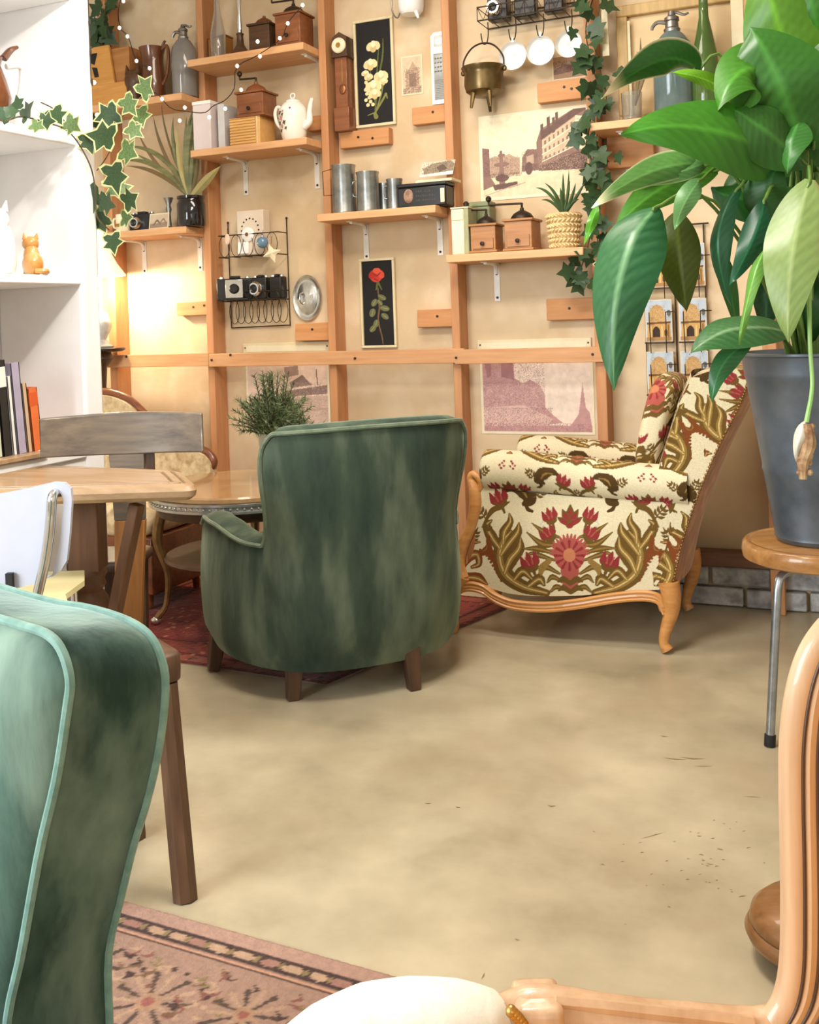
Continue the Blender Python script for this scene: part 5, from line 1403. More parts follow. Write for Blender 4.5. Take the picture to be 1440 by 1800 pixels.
for x, y, an, s in ((34, 74, -.6, 1), (20, 84, .8, 1), (38, 96, -.9, 1.1), (16, 104, .6, 1.1), (38, 112, -.4, 1), (22, 126, .6, 1), (16, 136, 1.0, 1), (30, 84, -.2, .8)): fl2 += [('e', x, y, 8 * s, 5 * s, an + 1.2, (104, 106, 66)), ('s', [(x - 6 * math.cos(an + 1.2), y - 6 * math.sin(an + 1.2)), (x + 6 * math.cos(an + 1.2), y + 6 * math.sin(an + 1.2))], [.5, .5], (156, 150, 104))]
fl2 += [('s', [(27, 44), (24, 58)], [2, 1], GRN), ('s', [(28, 44), (34, 58)], [2, 1], GRN)]
fl2 += [('e', 25, 30, 11, 13, .1, ROSE), ('e', 18, 27, 6, 9, .4, (186, 46, 34)), ('e', 33, 27, 6, 9, -.4, (222, 84, 58)), ('e', 26, 20, 7, 6, 0, (228, 92, 64)), ('s', [(20, 24), (26, 30), (32, 24)], [1, 1.4, 1], (160, 34, 28)), ('s', [(22, 36), (28, 40)], [1.4, 1], (150, 32, 26))]
frame_pic('tall narrow picture of a red rose on black in an ivory frame', 636, 452, 692, 615, .0115, m_ivory, (20, 18, 17), fl2, 86, 280, 54, 170, group='black flower panels')
cx_ = on(607, 230, YW - .05)
zc0 = at_y(607, 232, YW - .05).z; zc1 = at_y(607, 58, YW - .05).z; hh = zc1 - zc0
t = thing('longcase_clock', 'miniature brown longcase clock with round white face, left of the flower panel', 'clock', (cx_, YW - .052, zc0))
cw = 26 * pm(607, YW - .05)
G().bb(-cw / 2, cw / 2, -.03, .05, 0, hh * .24).build('clock_base', m_mill, t, bevel=.002)
G().bb(-cw * .40, cw * .40, -.022, .05, hh * .24, hh * .76).build('clock_trunk', m_mill, t, bevel=.002)
G().bb(-cw * .54, cw * .54, -.034, .05, hh * .745, hh * .77).build('clock_cornice', m_dkwood, t, bevel=.002)
G().prism([(-cw * .48, hh * .77), (cw * .48, hh * .77), (cw * .48, hh * .95), (0, hh * 1.0), (-cw * .48, hh * .95)], -.03, .05).build('clock_hood', m_dkwood, t, bevel=.002)
o = G().lathe([(cw * .46, 0), (cw * .46, .006), (cw * .40, .010), (cw * .16, .010), (cw * .14, .006), (0, .006)], 32).build('clock_face', m_cream, t); o.matrix_local = Matrix.Translation((0, -.031, hh * .86)) @ Matrix.Rotation(PI / 2, 4, 'X')
G().lathe([(cw * .17, .0062), (cw * .15, .011), (cw * .05, .011), (0, .008)], 20).build('face_center', m_brass, o)
G().ball((cw * .1, -.024, hh * .42), (cw * .22, .005, cw * .30), 16, 8).build('pendulum_bob', m_copper, t)
G().bb(cw * .08, cw * .12, -.024, -.022, hh * .48, hh * .72).build('pendulum_rod', m_brass, t)
# hanging white jug (only its foot hangs into view)
p = at_y(724, 30, YW - .07)
t = thing('hanging_jug', 'white enamel jug hanging at the top edge above the small postcard', 'jug', (p.x, YW - .075, at_y(724, 26, YW - .07).z))
G().lathe([(0, 0), (.040, 0), (.052, .012), (.056, .04), (.060, .12), (.055, .17), (.057, .172), (.05, .17), (.05, .04), (0, .02)], 30, cap=False).build('body', m_enamel, t)
G().ctube([(-.055, 0, .15), (-.085, 0, .13), (-.088, 0, .03), (-.066, 0, -.005), (-.05, .0, .02)], .0035, 24, 8).build('handle', m_pewter, t)
G().ctube([(.03, -.02, .005), (.04, -.03, -.015), (.045, -.03, -.03)], [.009, .008, .005], 10, 8).build('spout', m_enamel, t)
def sheet(label, px0, py0, px1, py1, bg, shapes, nx, ny, sx, sy, mar=.008, name='old_print', cat='print', Y=YW - .002, wht=None, rot=0.0, group=None):
    a_ = at_y(px0, py1, Y); b_ = at_y(px1, py0, Y); w_ = b_.x - a_.x
    dzr = at_y(px0, py1, Y).z; h_ = at_y(px0, py0, Y).z - dzr
    t = thing(name, label, cat, (a_.x + w_ / 2, YW - .0012, dzr), 0, group); 
    o = G().bb(-w_ / 2, w_ / 2, -.0012, 0, 0, h_).build('paper', wht or m_paper, t, smooth=False); 
    f = flat_picture('image', w_ - 2 * mar, h_ - 2 * mar, nx, ny, bg, shapes, m_print, t, -w_ / 2 + mar, mar, -.0016, sx, sy)
    if rot: t.rotation_euler.y = rot
    return t
SEP = (150, 122, 104); SE2 = (122, 96, 84); SE3 = (186, 158, 132); SE4 = (214, 192, 160)
sheet('small postcard of a building pinned right of the flower panel', 707, 100, 742, 169, SE4, [('p', [(6, 62), (6, 26), (14, 20), (20, 8), (26, 18), (31, 24), (31, 62)], SE3), ('p', [(12, 30), (26, 30), (26, 60), (12, 60)], SEP), ('n', 4, 33, 20, 66, SE2, .28, 1), ('p', [(0, 56), (36, 54), (36, 66), (0, 66)], SEP), ('n', 0, 36, 54, 66, SE4, .3, 2)], 42, 80, 36, 66, .006)
# grater
gx0, gx1 = on(758, 120, YW - .02), st(3, -1) - .003
gz0, gz1 = at_y(760, 184, YW - .02).z, at_y(775, 55, YW - .02).z
t = thing('grater', 'white enamel kitchen grater hanging beside the stud', 'grater', ((gx0 + gx1) / 2, YW - .012, gz0))
w_ = gx1 - gx0; h_ = gz1 - gz0
holed('grater_frame', [(-w_ / 2, 0), (w_ / 2, 0), (w_ / 2, h_), (-w_ * .3, h_), (-w_ / 2, h_ * .95)], [(-w_ * .36, .018), (w_ * .40, .018), (w_ * .40, h_ * .70), (-w_ * .36, h_ * .70)], -.006, .006, m_enamel, t)
pl = G().bb(-w_ * .37, w_ * .41, -.001, .001, .017, h_ * .71).build('grater_plate', m_tin, t)
g = G()
for j in range(4):
    for i in range(5): x_ = -w_ * .30 + i * w_ * .15; g.lathe([(.005, 0), (.0035, .004), (0, .004)], 6, (0, 0, 0)); 
for r0_ in range(0): pass
g = G()
for j in range(4):
    for i in range(5): g.ball((-w_ * .29 + i * w_ * .155, -.002, h_ * .46 + j * h_ * .06), (.0045, .003, .0035), 6, 4)
for j in range(12): g.bb(-w_ * .33, w_ * .36, -.0025, -.001, .022 + j * h_ * .024, .0245 + j * h_ * .024)
o = g.build('grater_teeth', m_pewter, pl); o['kind'] = 'stuff'
holed('handle_bar', [(-w_ * .30, h_ * .80), (w_ * .4, h_ * .80), (w_ * .4, h_ * .95), (-w_ * .30, h_ * .95)], [(-w_ * .22, h_ * .83), (w_ * .32, h_ * .83), (w_ * .32, h_ * .92), (-w_ * .22, h_ * .92)], -.0075, -.004, m_tin, t)
# tin cans
def can(label, px, wpx, hpx, Y=3.965, wire=False):
    r = wpx * pm(px, Y) / 2; h_ = hpx * pm(px, Y) * .93
    t = thing('tin_can', label, 'can', (on(px, 365, Y), Y, Z_C1 + .001), 0, 'tin measures on the middle shelf')
    G().lathe([(0, .003), (r * .97, 0), (r, .004), (r * .985, .010), (r * .97, h_ - .012), (r * 1.03, h_ - .004), (r * 1.03, h_), (r * .95, h_), (r * .93, .01), (0, .008)], 32, cap=False).build('body', m_tin, t)
    if wire: G().tube([(-r * .9, -.02, h_ * .93), (-r * 1.75, -.02, h_ * .90), (-r * 1.7, -.02, h_ * .40), (-r * .92, -.02, h_ * .40)], .0018, 6).build('wire_handle', m_wire, t)
    else: G().ctube([(-r * .9, -.01, h_ * .8), (-r * 1.35, -.012, h_ * .75), (-r * 1.35, -.012, h_ * .45), (-r * .93, -.01, h_ * .38)], .003, 16, 6).build('handle', m_tin, t)
    return t
can('tallest tin can, leftmost of the row, with a square wire handle', 606, 38, 82, wire=True)
can('second tin can from the left in the row of four', 648, 36, 68)
can('small dark tin can behind and between the taller ones', 677, 22, 50, 4.03)
can('fourth tin can, nearest the black box', 695, 26, 54, 3.985)
t = thing('black_case', 'black camera case with pale emblem lying on the can shelf', 'case', (on(750, 357, 3.97), 3.975, Z_C1 + .001))
G().bb(-.112, .105, -.05, .05, 0, .085).build('body', m_black, t, bevel=.006)
G().bb(-.116, .109, -.053, .053, .085, .10).build('lid', m_black, t, bevel=.004)
G().ball((-.062, -.051, .048), (.022, .003, .030), 20, 8).build('emblem', mat('pale emblem', (168, 134, 108), (120, 88, 70), rough=.5, scale=60), t)
G().bb(.082, .100, -.055, -.05, .012, .07).build('clasp', m_cream, t, bevel=.002)
g = G(); rr_ = random.Random(5)
for k in range(9):
    for j in range(3): g.bb(-.028 + k * .010, -.022 + k * .010, -.0512, -.05, .024 + j * .018, .024 + j * .018 + rr_.uniform(.003, .009))
o = g.build('faded_stamping', mat('faded stamping', (74, 68, 62), rough=.7), t, smooth=False); o['kind'] = 'stuff'
t = thing('folded_newspaper', 'folded newspaper with grey pictures lying on the black case by the stud', 'newspaper', (on(772, 318, 4.0), 4.0, Z_C1 + .102))
o = G().bb(-.085, .078, -.055, .055, 0, .012).build('pages', m_paper, t, bevel=.002)
f = flat_picture('printed_page', .15, .075, 80, 40, (226, 212, 186), [('p', [(10, 34), (50, 10), (90, 6), (128, 0), (150, 20), (150, 60), (60, 62), (20, 70)], (150, 134, 112)), ('n', 0, 150, 0, 75, (90, 76, 64), .28, 4), ('p', [(70, 30), (100, 18), (120, 44), (88, 58)], (98, 82, 70)), ('p', [(0, 66), (150, 56), (150, 75), (0, 75)], (236, 226, 204))], m_print, t, -.078, .010, -.03, 150, 75)
f.rotation_euler.x = math.radians(-30); f.location = (0, -.005, .006)

# --- bay B, lower: two-tier wire rack with cameras, keepsakes and loops
rx0, rx1 = on(400, 430, YW - .02), on(503, 420, YW - .02)
rz_t, rz_b = at_y(503, 383, YW - .02).z, at_y(480, 574, YW - .02).z
RW = rx1 - rx0
t = thing('wire_rack', 'dark two-tier wire wall rack with hanging loops, under the teapot shelf', 'rack', ((rx0 + rx1) / 2, YW - .004, rz_b))
Hh = rz_t - rz_b
z1_, z2_ = at_y(450, 450, YW - .05).z - rz_b, at_y(450, 528, YW - .05).z - rz_b
g = G()
for x_ in (-RW / 2, RW / 2): g.tube([(x_, -.006, 0), (x_, -.006, Hh)], .0028, 6); g.ball((x_, -.006, Hh), .006, 8, 6)
g.tube([(-RW / 2, -.006, 0), (RW / 2, -.006, .004)], .0028, 6)
g.build('upright', m_wire, t)
def tier(z, hgt, dep, nm):
    g = G()
    for zz in (z, z + hgt): g.tube([(-RW / 2, -.006, zz), (-RW / 2, -dep, zz), (RW / 2, -dep, zz), (RW / 2, -.006, zz)], .0026, 6)
    for k in range(6): x_ = -RW / 2 + RW * k / 5; g.tube([(x_, -.006, z), (x_, -dep, z)], .002, 6)
    for k in range(5):
        x_ = -RW / 2 + RW * (k + .5) / 5
        g.tube([(x_ + RW * .09 * math.cos(a_), -dep, z + hgt / 2 + hgt * .5 * math.sin(a_)) for a_ in np.linspace(0, 2 * PI, 15)[:-1]], .0016, 5, closed=True)
    g.build(nm, m_wire, t)
tier(z1_, .10, .09, 'upper_basket'); tier(z2_, .04, .10, 'lower_basket')
for k in range(8):
    x_ = -RW / 2 + RW * (k + .6) / 8.4
    G().tube([(x_ + RW * .085 * math.cos(a_), -.012 - .004 * (k % 2), .055 + z2_ * .16 + (z2_ * .46) * math.sin(a_)) for a_ in np.linspace(0, 2 * PI, 19)[:-1]], .0017, 5, closed=True).build('wire_loop', m_wire, t)
rkx = (rx0 + rx1) / 2
zz1 = rz_b + z1_ + .004
t = thing('dial_box', 'square white box with a ring of dots on its front, in the upper wire basket', 'box', (on(446, 440, YW - .06), YW - .057, zz1))
bw = .142; bh = .205
G().bb(-bw / 2, bw / 2, -.028, .03, 0, bh).build('body', mat('pale plastic', (228, 212, 192), (220, 203, 182), rough=.5, scale=8), t, bevel=.003)
for k in range(9):
    a_ = PI * (1 - k / 8); G().lathe([(.0045, 0), (.003, .003), (0, .003)], 10).build('dot', m_nail, t).matrix_local = Matrix.Translation((.046 * math.cos(a_), -.0275, bh * .55 + .055 * math.sin(a_))) @ Matrix.Rotation(PI / 2, 4, 'X')
o = G().lathe([(.034, 0), (.034, .005), (.028, .009), (.012, .009), (.010, .012), (0, .012)], 28).build('dial', m_enamel, t); o.matrix_local = Matrix.Translation((-.010, -.030, bh * .46)) @ Matrix.Rotation(PI / 2, 4, 'X')
G().lathe([(.009, .011), (.008, .015), (0, .015)], 12).build('dial_hub', m_copper, o)
G().bb(-bw * .46, -bw * .05, -.036, -.028, .006, bh * .30).build('pale_panel', m_enamel, t, bevel=.003)
t = thing('blue_bauble', 'blue glass bauble hanging on the upper wire basket', 'bauble', (on(464, 424, YW - .105), YW - .118, at_y(464, 437, YW - .11).z))
G().ball((0, 0, .028), .027, 20, 14).build('ball', mat('blue glass', (92, 128, 158), (112, 146, 174), rough=.15, coat=.6, scale=8), t)
G().lathe([(.006, .052), (.006, .060), (0, .061)], 10).build('cap', m_chrome, t); G().tube([(0, 0, .06), (.004, .004, .085)], .001, 5).build('thread', m_wire, t)
t = thing('folded_star', 'folded cream paper star hanging below the blue bauble', 'ornament', (on(480, 445, YW - .105), YW - .115, at_y(480, 460, YW - .11).z), .2)
g = G(); P_ = []
for k in range(8):
    a_ = 2 * PI * k / 8 + .3; r_ = .046 if k % 2 == 0 else .020; P_.append((r_ * math.cos(a_), 0, .038 + r_ * math.sin(a_)))
g.add(P_ + [(0, -.012, .038), (0, .012, .038)], [(8, k, (k + 1) % 8) for k in range(8)] + [(9, (k + 1) % 8, k) for k in range(8)]); g.build('star', m_cream, t, smooth=False); G().tube([(0, 0, .08), (.0, .004, .115)], .001, 5).build('thread', m_wire, t)
t = thing('shell_charm', 'pale shell charm hanging at the left of the upper wire basket', 'ornament', (on(401, 415, YW - .105), YW - .112, at_y(401, 430, YW - .11).z))
G().ball((0, 0, .024), (.014, .008, .026), 14, 10).build('shell', mat('pale shell', (226, 190, 166), (238, 206, 184), rough=.35, scale=20), t); G().tube([(0, 0, .048), (.0, .003, .075)], .001, 5).build('thread', m_wire, t)
zz2 = rz_b + z2_ + .004
boxcam('black folding camera opened, left in the lower wire basket', on(413, 520, YW - .09), YW - .085, zz2, .165, .10, .04, .42, open_=True)
boxcam('small black camera with pale front plate, middle of the lower basket', on(455, 520, YW - .08), YW - .055, zz2, .08, .10, .05, 0, lens=True)
boxcam('dark camera at the right end of the lower wire basket', on(486, 515, YW - .07), YW - .052, zz2, .065, .10, .05, -.1, lens=False)
# oval silver tray
p = at_y(538, 523, YW - .02)
t = thing('oval_tray', 'oval silver tray hanging beside the wire rack', 'tray', (p.x, YW - .002, at_y(538, 565, YW - .02).z))
g = G(); ra_, rb_ = .074, .106
pr = [(1.0, .0), (1.0, -.008), (.96, -.012), (.90, -.010), (.80, -.004), (.72, -.004), (.66, -.008), (.5, -.009), (.45, -.012), (0, -.012)]
vs = [(ra_ * k * math.cos(a_), y_ - .002, rb_ + rb_ * k * math.sin(a_)) for k, y_ in pr for a_ in np.linspace(0, 2 * PI, 41)[:-1]]
fs = [(i * 40 + k, i * 40 + (k + 1) % 40, (i + 1) * 40 + (k + 1) % 40, (i + 1) * 40 + k) for i in range(len(pr) - 1) for k in range(40)]
g.add(vs, fs); g.build('dish', m_silver, t)
G().ctube([(-.02, -.012, rb_ * 1.25), (-.024, -.030, rb_ * 1.15), (-.024, -.030, rb_ * .85), (-.02, -.012, rb_ * .75)], .004, 16, 8).build('handle', m_silver, t)

# --- bay D: wire basket shelf with hooks, cauldron, ladles, big photograph
wz = at_y(920, 30, YW - .10).z
wx0, wx1 = on(842, 25, YW - .12), on(1012, 10, YW - .12)
t = thing('wire_shelf', 'black wire basket shelf at the top with hooks and hanging pans', 'rack', ((wx0 + wx1) / 2, YW - .002, wz), 0)
ww = wx1 - wx0
g = G()
for zz in (0, .055): g.tube([(-ww / 2, -.006, zz), (-ww / 2, -.14, zz), (ww / 2, -.14, zz), (ww / 2, -.006, zz)], .003, 6, closed=True)
for k in range(9): x_ = -ww / 2 + ww * k / 8; g.tube([(x_, -.14, .055), (x_, -.14, 0), (x_, -.006, 0)], .002, 6)
for k in range(8):
    x_ = -ww / 2 + ww * (k + .5) / 8; g.tube([(x_ - ww / 16, -.14, .055), (x_, -.14, 0), (x_ + ww / 16, -.14, .055)], .0018, 6)
o = g.build('basket', m_wire, t)
hooks = []
for hp in (858, 907, 956, 1006):
    x_ = on(hp, 40, YW - .10) - (wx0 + wx1) / 2; hooks.append(x_)
    G().ctube([(x_, -.10, 0), (x_, -.10, -.05), (x_ - .006, -.105, -.085), (x_ - .02, -.11, -.088), (x_ - .026, -.112, -.06), (x_ - .027, -.113, -.045)], .0026, 22, 6).build('hook', m_wire, t)
boxcam('black camera with big silver lens in the top wire shelf', on(878, 20, YW - .08), YW - .08, wz + .004, .085, .095, .06, 0, lens=True)
boxcam('flat dark camera beside the silver-lensed one in the top wire shelf', on(925, 14, YW - .07), YW - .07, wz + .004, .09, .075, .05, 0, lens=False)
boxcam('dark round-bodied camera at the right of the top wire shelf', on(975, 8, YW - .08), YW - .075, wz + .004, .08, .085, .05, 0, lens=False)
hz_ = wz - .088
# cauldron
m_bronze = mat('bronze cauldron', (82, 66, 38), (112, 92, 54), rough=.32, metal=.65, scale=7, rlo=.25)
kx = (wx0 + wx1) / 2 + hooks[0] - .022
kz = at_y(842, 172, YW - .11).z
t = thing('cauldron', 'small bronze cauldron with arched handle and three legs hanging from the wire shelf', 'cauldron', (kx, YW - .112, kz))
kr = .088
G().lathe([(0, .0), (.05, .004), (.075, .022), (.082, .05), (.080, .09), (.083, .105), (kr + .004, .118), (kr + .004, .122), (.082, .118), (.074, .09), (.07, .04), (0, .015)], 36, cap=False).build('pot', m_bronze, t)
ht_ = (hz_ - kz)
G().ctube([(-kr, 0, .112), (-kr * .96, 0, .112 + (ht_ - .112) * .45), (-kr * .55, 0, ht_ - .012), (0, 0, ht_ + .003), (kr * .55, 0, ht_ - .012), (kr * .96, 0, .112 + (ht_ - .112) * .45), (kr, 0, .112)], .0038, 40, 8).build('handle', m_dkmetal, t)
for a_ in (-2.2, -.9, 1.57):
    c, s_ = math.cos(a_), math.sin(a_); G().tube([(c * .055, s_ * .055, .012), (c * .068, s_ * .068, -.05)], [.012, .006], 8).build('leg', m_bronze, t)
for s_ in (-1, 1): G().ball((s_ * (kr + .002), 0, .108), (.010, .006, .012), 10, 6).build('lug', m_bronze, t)
# three white enamel ladles hanging by their handles
for k, (hp, cy_, r_, lab) in enumerate(((907, 97, .058, 'white enamel pan hanging next to the cauldron'), (956, 88, .059, 'middle white enamel pan of the three hanging ones'), (1008, 76, .054, 'white enamel pan hanging rightmost, half behind ivy'))):
    x_ = (wx0 + wx1) / 2 + hooks[k + 1] - .015
    zc_ = at_y(hp, cy_, YW - .11).z
    t = thing('enamel_pan', lab, 'pan', (x_, YW - .108, zc_), 0, 'white enamel pans on hooks')
    o = G().lathe([(r_, .0), (r_ * 1.0, .003), (r_ * .9, -.016), (r_ * .6, -.026), (0, -.028), ], 32, cap=False)
    b_ = o.build('bowl', m_enamel, t); b_.matrix_local = Matrix.Rotation(PI / 2, 4, 'X')
    md = b_.modifiers.new('thick', 'SOLIDIFY'); md.thickness = .0025
    top_ = hz_ - zc_
    G().ctube([(0, .002, r_ * .95), (.002, .0, r_ + .012), (0, -.003, top_ - .004)], [.009, .006, .004], 10, 8).build('handle', m_enamel, t)
    G().tube([(.006 * math.cos(q), -.003, top_ + .006 * math.sin(q)) for q in np.linspace(0, 2 * PI, 13)[:-1]], .0018, 6, closed=True).build('ring', m_wire, t)
sheet('small brown landscape print pinned above the wood block, behind the pans', 972, 100, 1032, 142, (176, 142, 112), [('p', [(0, 26), (20, 14), (40, 20), (60, 8), (60, 42), (0, 42)], (130, 98, 84)), ('n', 0, 60, 8, 42, (104, 76, 66), .3, 6), ('p', [(0, 34), (60, 28), (60, 42), (0, 42)], (164, 130, 104))], 60, 42, 60, 42, .004)
# large street photograph
CRP = (240, 224, 190); V1 = (142, 110, 100); V2 = (110, 84, 76); V3 = (188, 160, 136); V4 = (222, 200, 166)
stp = [('p', [(0, 110), (0, 175), (196, 175), (196, 122), (150, 128), (80, 132)], (228, 208, 172)),
       ('p', [(0, 64), (14, 68), (14, 128), (24, 148), (0, 158)], V1), ('n', 0, 14, 66, 128, V2, .3, 3),
       ('p', [(14, 88), (24, 84), (36, 88), (52, 82), (62, 90), (72, 92), (72, 128), (14, 132)], V3), ('n', 16, 70, 88, 126, V1, .28, 7),
       ('p', [(76, 94), (86, 76), (104, 78), (104, 124), (74, 124)], V1), ('n', 76, 104, 80, 122, V2, .3, 8), ('p', [(84, 92), (98, 88), (98, 108), (84, 110)], V3),
       ('p', [(104, 62), (112, 36), (126, 28), (196, -14), (196, 130), (104, 124)], V1),
       ('p', [(114, 60), (176, 16), (176, 80), (114, 102)], (206, 182, 150)), ('p', [(176, 14), (196, 18), (196, 96), (176, 80)], (232, 214, 180)),
       ('p', [(106, 118), (176, 92), (196, 94), (196, 130), (106, 126)], V2), ('n', 106, 196, 96, 130, V3, .2, 11),
       ('p', [(110, 58), (118, 38), (132, 30), (196, -16), (196, 4), (176, 14), (114, 58)], V2)]
for c_ in ((112, 26, 5), (124, 12, 6), (134, 14, 5), (140, 4, 5)): stp.append(('p', [(c_[0], c_[1]), (c_[0] + c_[2], c_[1] - 2), (c_[0] + c_[2], c_[1] + 30), (c_[0], c_[1] + 34)], V2))
for j in range(3):
    for i in range(7):
        x_ = 118 + i * 8.2; y_ = 62 + j * 17 - i * (5.6 - j * 1.3); stp.append(('p', [(x_, y_), (x_ + 3.4, y_ - 2), (x_ + 3.4, y_ + 7), (x_, y_ + 9)], V1))
    stp.append(('s', [(114, 76 + j * 15), (176, 34 + j * 22)], [1, 1], (236, 220, 188)))
for y_ in range(26, 96, 8): stp.append(('s', [(178, y_ - 4), (196, y_)], [.8, .8], V3))
stp += [('s', [(36, 76), (37, 150)], [2.5, 6], V1), ('e', 37, 104, 15, 5, 0, V1), ('e', 37, 134, 13, 8, 0, V2), ('p', [(18, 148), (66, 144), (66, 154), (22, 160)], V2), ('e', 37, 84, 7, 4, 0, V1),
        ('e', 88, 118, 7, 14, 0, V2), ('s', [(50, 156), (80, 148)], [2, 1], V3), ('s', [(4, 170), (60, 152)], [1, 1], V3), ('n', 74, 106, 112, 126, V2, .3, 9), ('n', 14, 74, 124, 132, V2, .4, 10)]
sheet('large sepia photograph of a town square with a fountain', 846, 205, 1036, 354, CRP, stp, 260, 190, 196, 175, .012, name='town_photograph', cat='photograph', wht=m_cream, rot=0)
# shelf D things
p_ = on(817, 440, 3.97)
t = thing('cream_tin_box', 'worn cream box standing at the left end of the mill shelf', 'box', (p_, 3.965, Z_D1 + .001))
G().bb(-.032, .022, -.055, .05, 0, .185).build('body', m_cream, t, bevel=.003)
G().bb(.022, .042, -.055, .05, 0, .187).build('spine', mat('sage spine', (150, 150, 112), (170, 168, 130), rough=.7, scale=12), t, bevel=.003)
G().bb(-.030, .020, -.058, -.055, .14, .175).build('worn_patch', m_paper, t); G().bb(-.034, .044, -.057, .052, .187, .192).build('lid', m_cream, t)
t = thing('green_tin', 'small sage green tin behind the drawer mills', 'tin', (on(849, 435, 4.05), 4.06, Z_D1 + .001))
m_sage = mat('sage tin', (112, 118, 84), (134, 138, 100), rough=.5, metal=.2, scale=10)
G().bb(-.045, .045, -.035, .035, 0, .20).build('body', m_sage, t, bevel=.004); G().bb(-.047, .047, -.037, .037, .2, .222).build('lid', m_sage, t, bevel=.004)
mill('small drawer mill with crank pointing left, beside the cream box', on(857, 440, 3.955), 3.955, Z_D1 + .001, .105, .118, .10, m_mill2, crank=-.085, group='drawer coffee mills')
mill('drawer mill with dark sides standing next to the woven basket', on(920, 435, 3.965), 3.965, Z_D1 + .001, .112, .128, .13, m_mill2, crank=-.14, group='drawer coffee mills')
m_wick = mat('pale wicker', (206, 172, 116), (232, 204, 150), rough=.7, scale=40)
bxk = on(993, 432, 3.965)
t = thing('basket_plant', 'woven straw basket with a spiky plant at the right end of the shelf', 'plant', (bxk, 3.965, Z_D1 + .001))
G().lathe([(0, 0), (.052, 0), (.066, .14), (.060, .14), (.048, .01), (0, .008)], 30, cap=False).build('basket', m_wick, t)
g = G()
for row in range(7):
    z_ = .012 + row * .0195; rad = .053 + (.0665 - .053) * z_ / .14
    for k in range(24):
        a0_ = 2 * PI * k / 24; q = [(rad + .001) * 1.0, 0]
        sgn = 1 if row % 2 else -1
        P_ = [((rad + d_) * math.cos(a0_ + u), (rad + d_) * math.sin(a0_ + u), z_ + sgn * v) for u, v, d_ in ((-.12, -.006, 0), (0, 0, .0045), (.12, .006, 0))]
        g.tube(P_, [.004, .005, .004], 5)
o = g.build('weave', m_wick, t); o['kind'] = 'stuff'
G().lathe([(.058, .13), (0, .135)], 20, cap=False).build('soil', m_soil if 'dark soil' in MATS else m_dkwood, t)
bo0 = Vector((bxk, 3.965, Z_D1 + .13))
m_dracG = mat('dark green strap', (44, 64, 34), (70, 92, 48), rough=.45, scale=6)
for (px, py, pc, wd) in [(942, 330, (968, 330), .006), (958, 322, (980, 335), .006), (952, 352, (970, 346), .005), (990, 305, (990, 340), .006), (1002, 318, (998, 345), .006), (985, 330, (988, 350), .007), (1012, 322, (1008, 345), .006), (1022, 335, (1010, 350), .006), (1000, 300, (1000, 345), .005), (975, 345, (983, 350), .006), (1030, 318, (1015, 345), .006), (1018, 350, (1006, 352), .006)]:
    strap(px, py, pc, wd, m_dracG, 3.93, t, bo0)

# --- lower prints half behind the rail
PNK = (196, 150, 146); PN2 = (166, 118, 118); PN3 = (224, 188, 174); PKB = (240, 218, 198)
cath = [('p', [(0, 0), (56, 0), (56, 30), (70, 40), (84, 34), (100, 44), (108, 60), (108, 84), (126, 102), (138, 112), (0, 122)], PNK), ('p', [(4, 0), (16, 0), (16, 26), (8, 30)], PN2), ('p', [(34, 0), (54, 0), (56, 34), (34, 28)], PN2), ('n', 0, 108, 0, 112, PN2, .2, 1), ('n', 0, 110, 40, 116, PN3, .2, 2),
        ('p', [(0, 84), (70, 80), (120, 104), (110, 120), (0, 124)], PN3), ('n', 0, 120, 84, 122, PN2, .28, 3), ('p', [(150, 116), (164, 96), (172, 40), (176, 84), (182, 92), (186, 122)], PNK), ('p', [(0, 118), (186, 116), (186, 128), (0, 128)], PNK), ('n', 0, 186, 112, 128, PN2, .3, 4)]
sheet('pink sepia print of a cathedral below the rail beside the flowered chair', 848, 632, 1042, 762, PKB, cath, 240, 160, 186, 128, .010, wht=m_cream)
ship = [('p', [(0, 80), (150, 70), (150, 150), (0, 150)], (206, 178, 160)), ('p', [(70, 60), (150, 46), (150, 66), (66, 74)], (130, 106, 98)), ('p', [(80, 40), (104, 22), (122, 46), (84, 52)], (140, 116, 106)), ('s', [(130, 10), (132, 46)], [1, 1], (130, 106, 98)), ('n', 60, 150, 40, 120, (176, 146, 132), .25, 5), ('s', [(60, 110), (150, 100)], [3, 2], (186, 156, 140)), ('p', [(70, 4), (96, 0), (98, 22), (72, 28)], (168, 140, 128))]
sheet('pale sepia harbour print behind the green pot plant', 436, 640, 578, 758, (232, 204, 184), ship, 150, 120, 150, 150, .010, wht=m_cream)
def strip_frame(label, px0, px1, py0, py1):
    Y = YW - .008; a_ = at_y(px0, py1, Y); b_ = at_y(px1, py1, Y); z0 = min(a_.z, b_.z); z1_ = at_y(px0, py0, Y).z; w_ = b_.x - a_.x; h_ = z1_ - z0
    t = thing('pale_strip', label, 'board', (a_.x + w_ / 2, YW - .001, z0))
    G().bb(-w_ / 2, w_ / 2, -.010, 0, 0, h_).build('board', m_ivory, t, bevel=.002)
    G().bb(-w_ / 2 + .02, w_ / 2 - .02, -.0115, -.010, h_ * .2, h_ * .75).build('inset_strip', m_cream, t, smooth=False)
    for s_ in (-1, 1): G().lathe([(.004, 0), (.003, .002), (0, .002)], 8).build('nail', m_nail, t).matrix_local = Matrix.Translation((s_ * (w_ / 2 - .012), -.010, h_ * .6)) @ Matrix.Rotation(PI / 2, 4, 'X')
strip_frame('pale ivory board lying on the rail at the right, under the wood block', 840, 1040, 598, 616)
strip_frame('pale board on the rail under the silver tray', 428, 580, 604, 620)

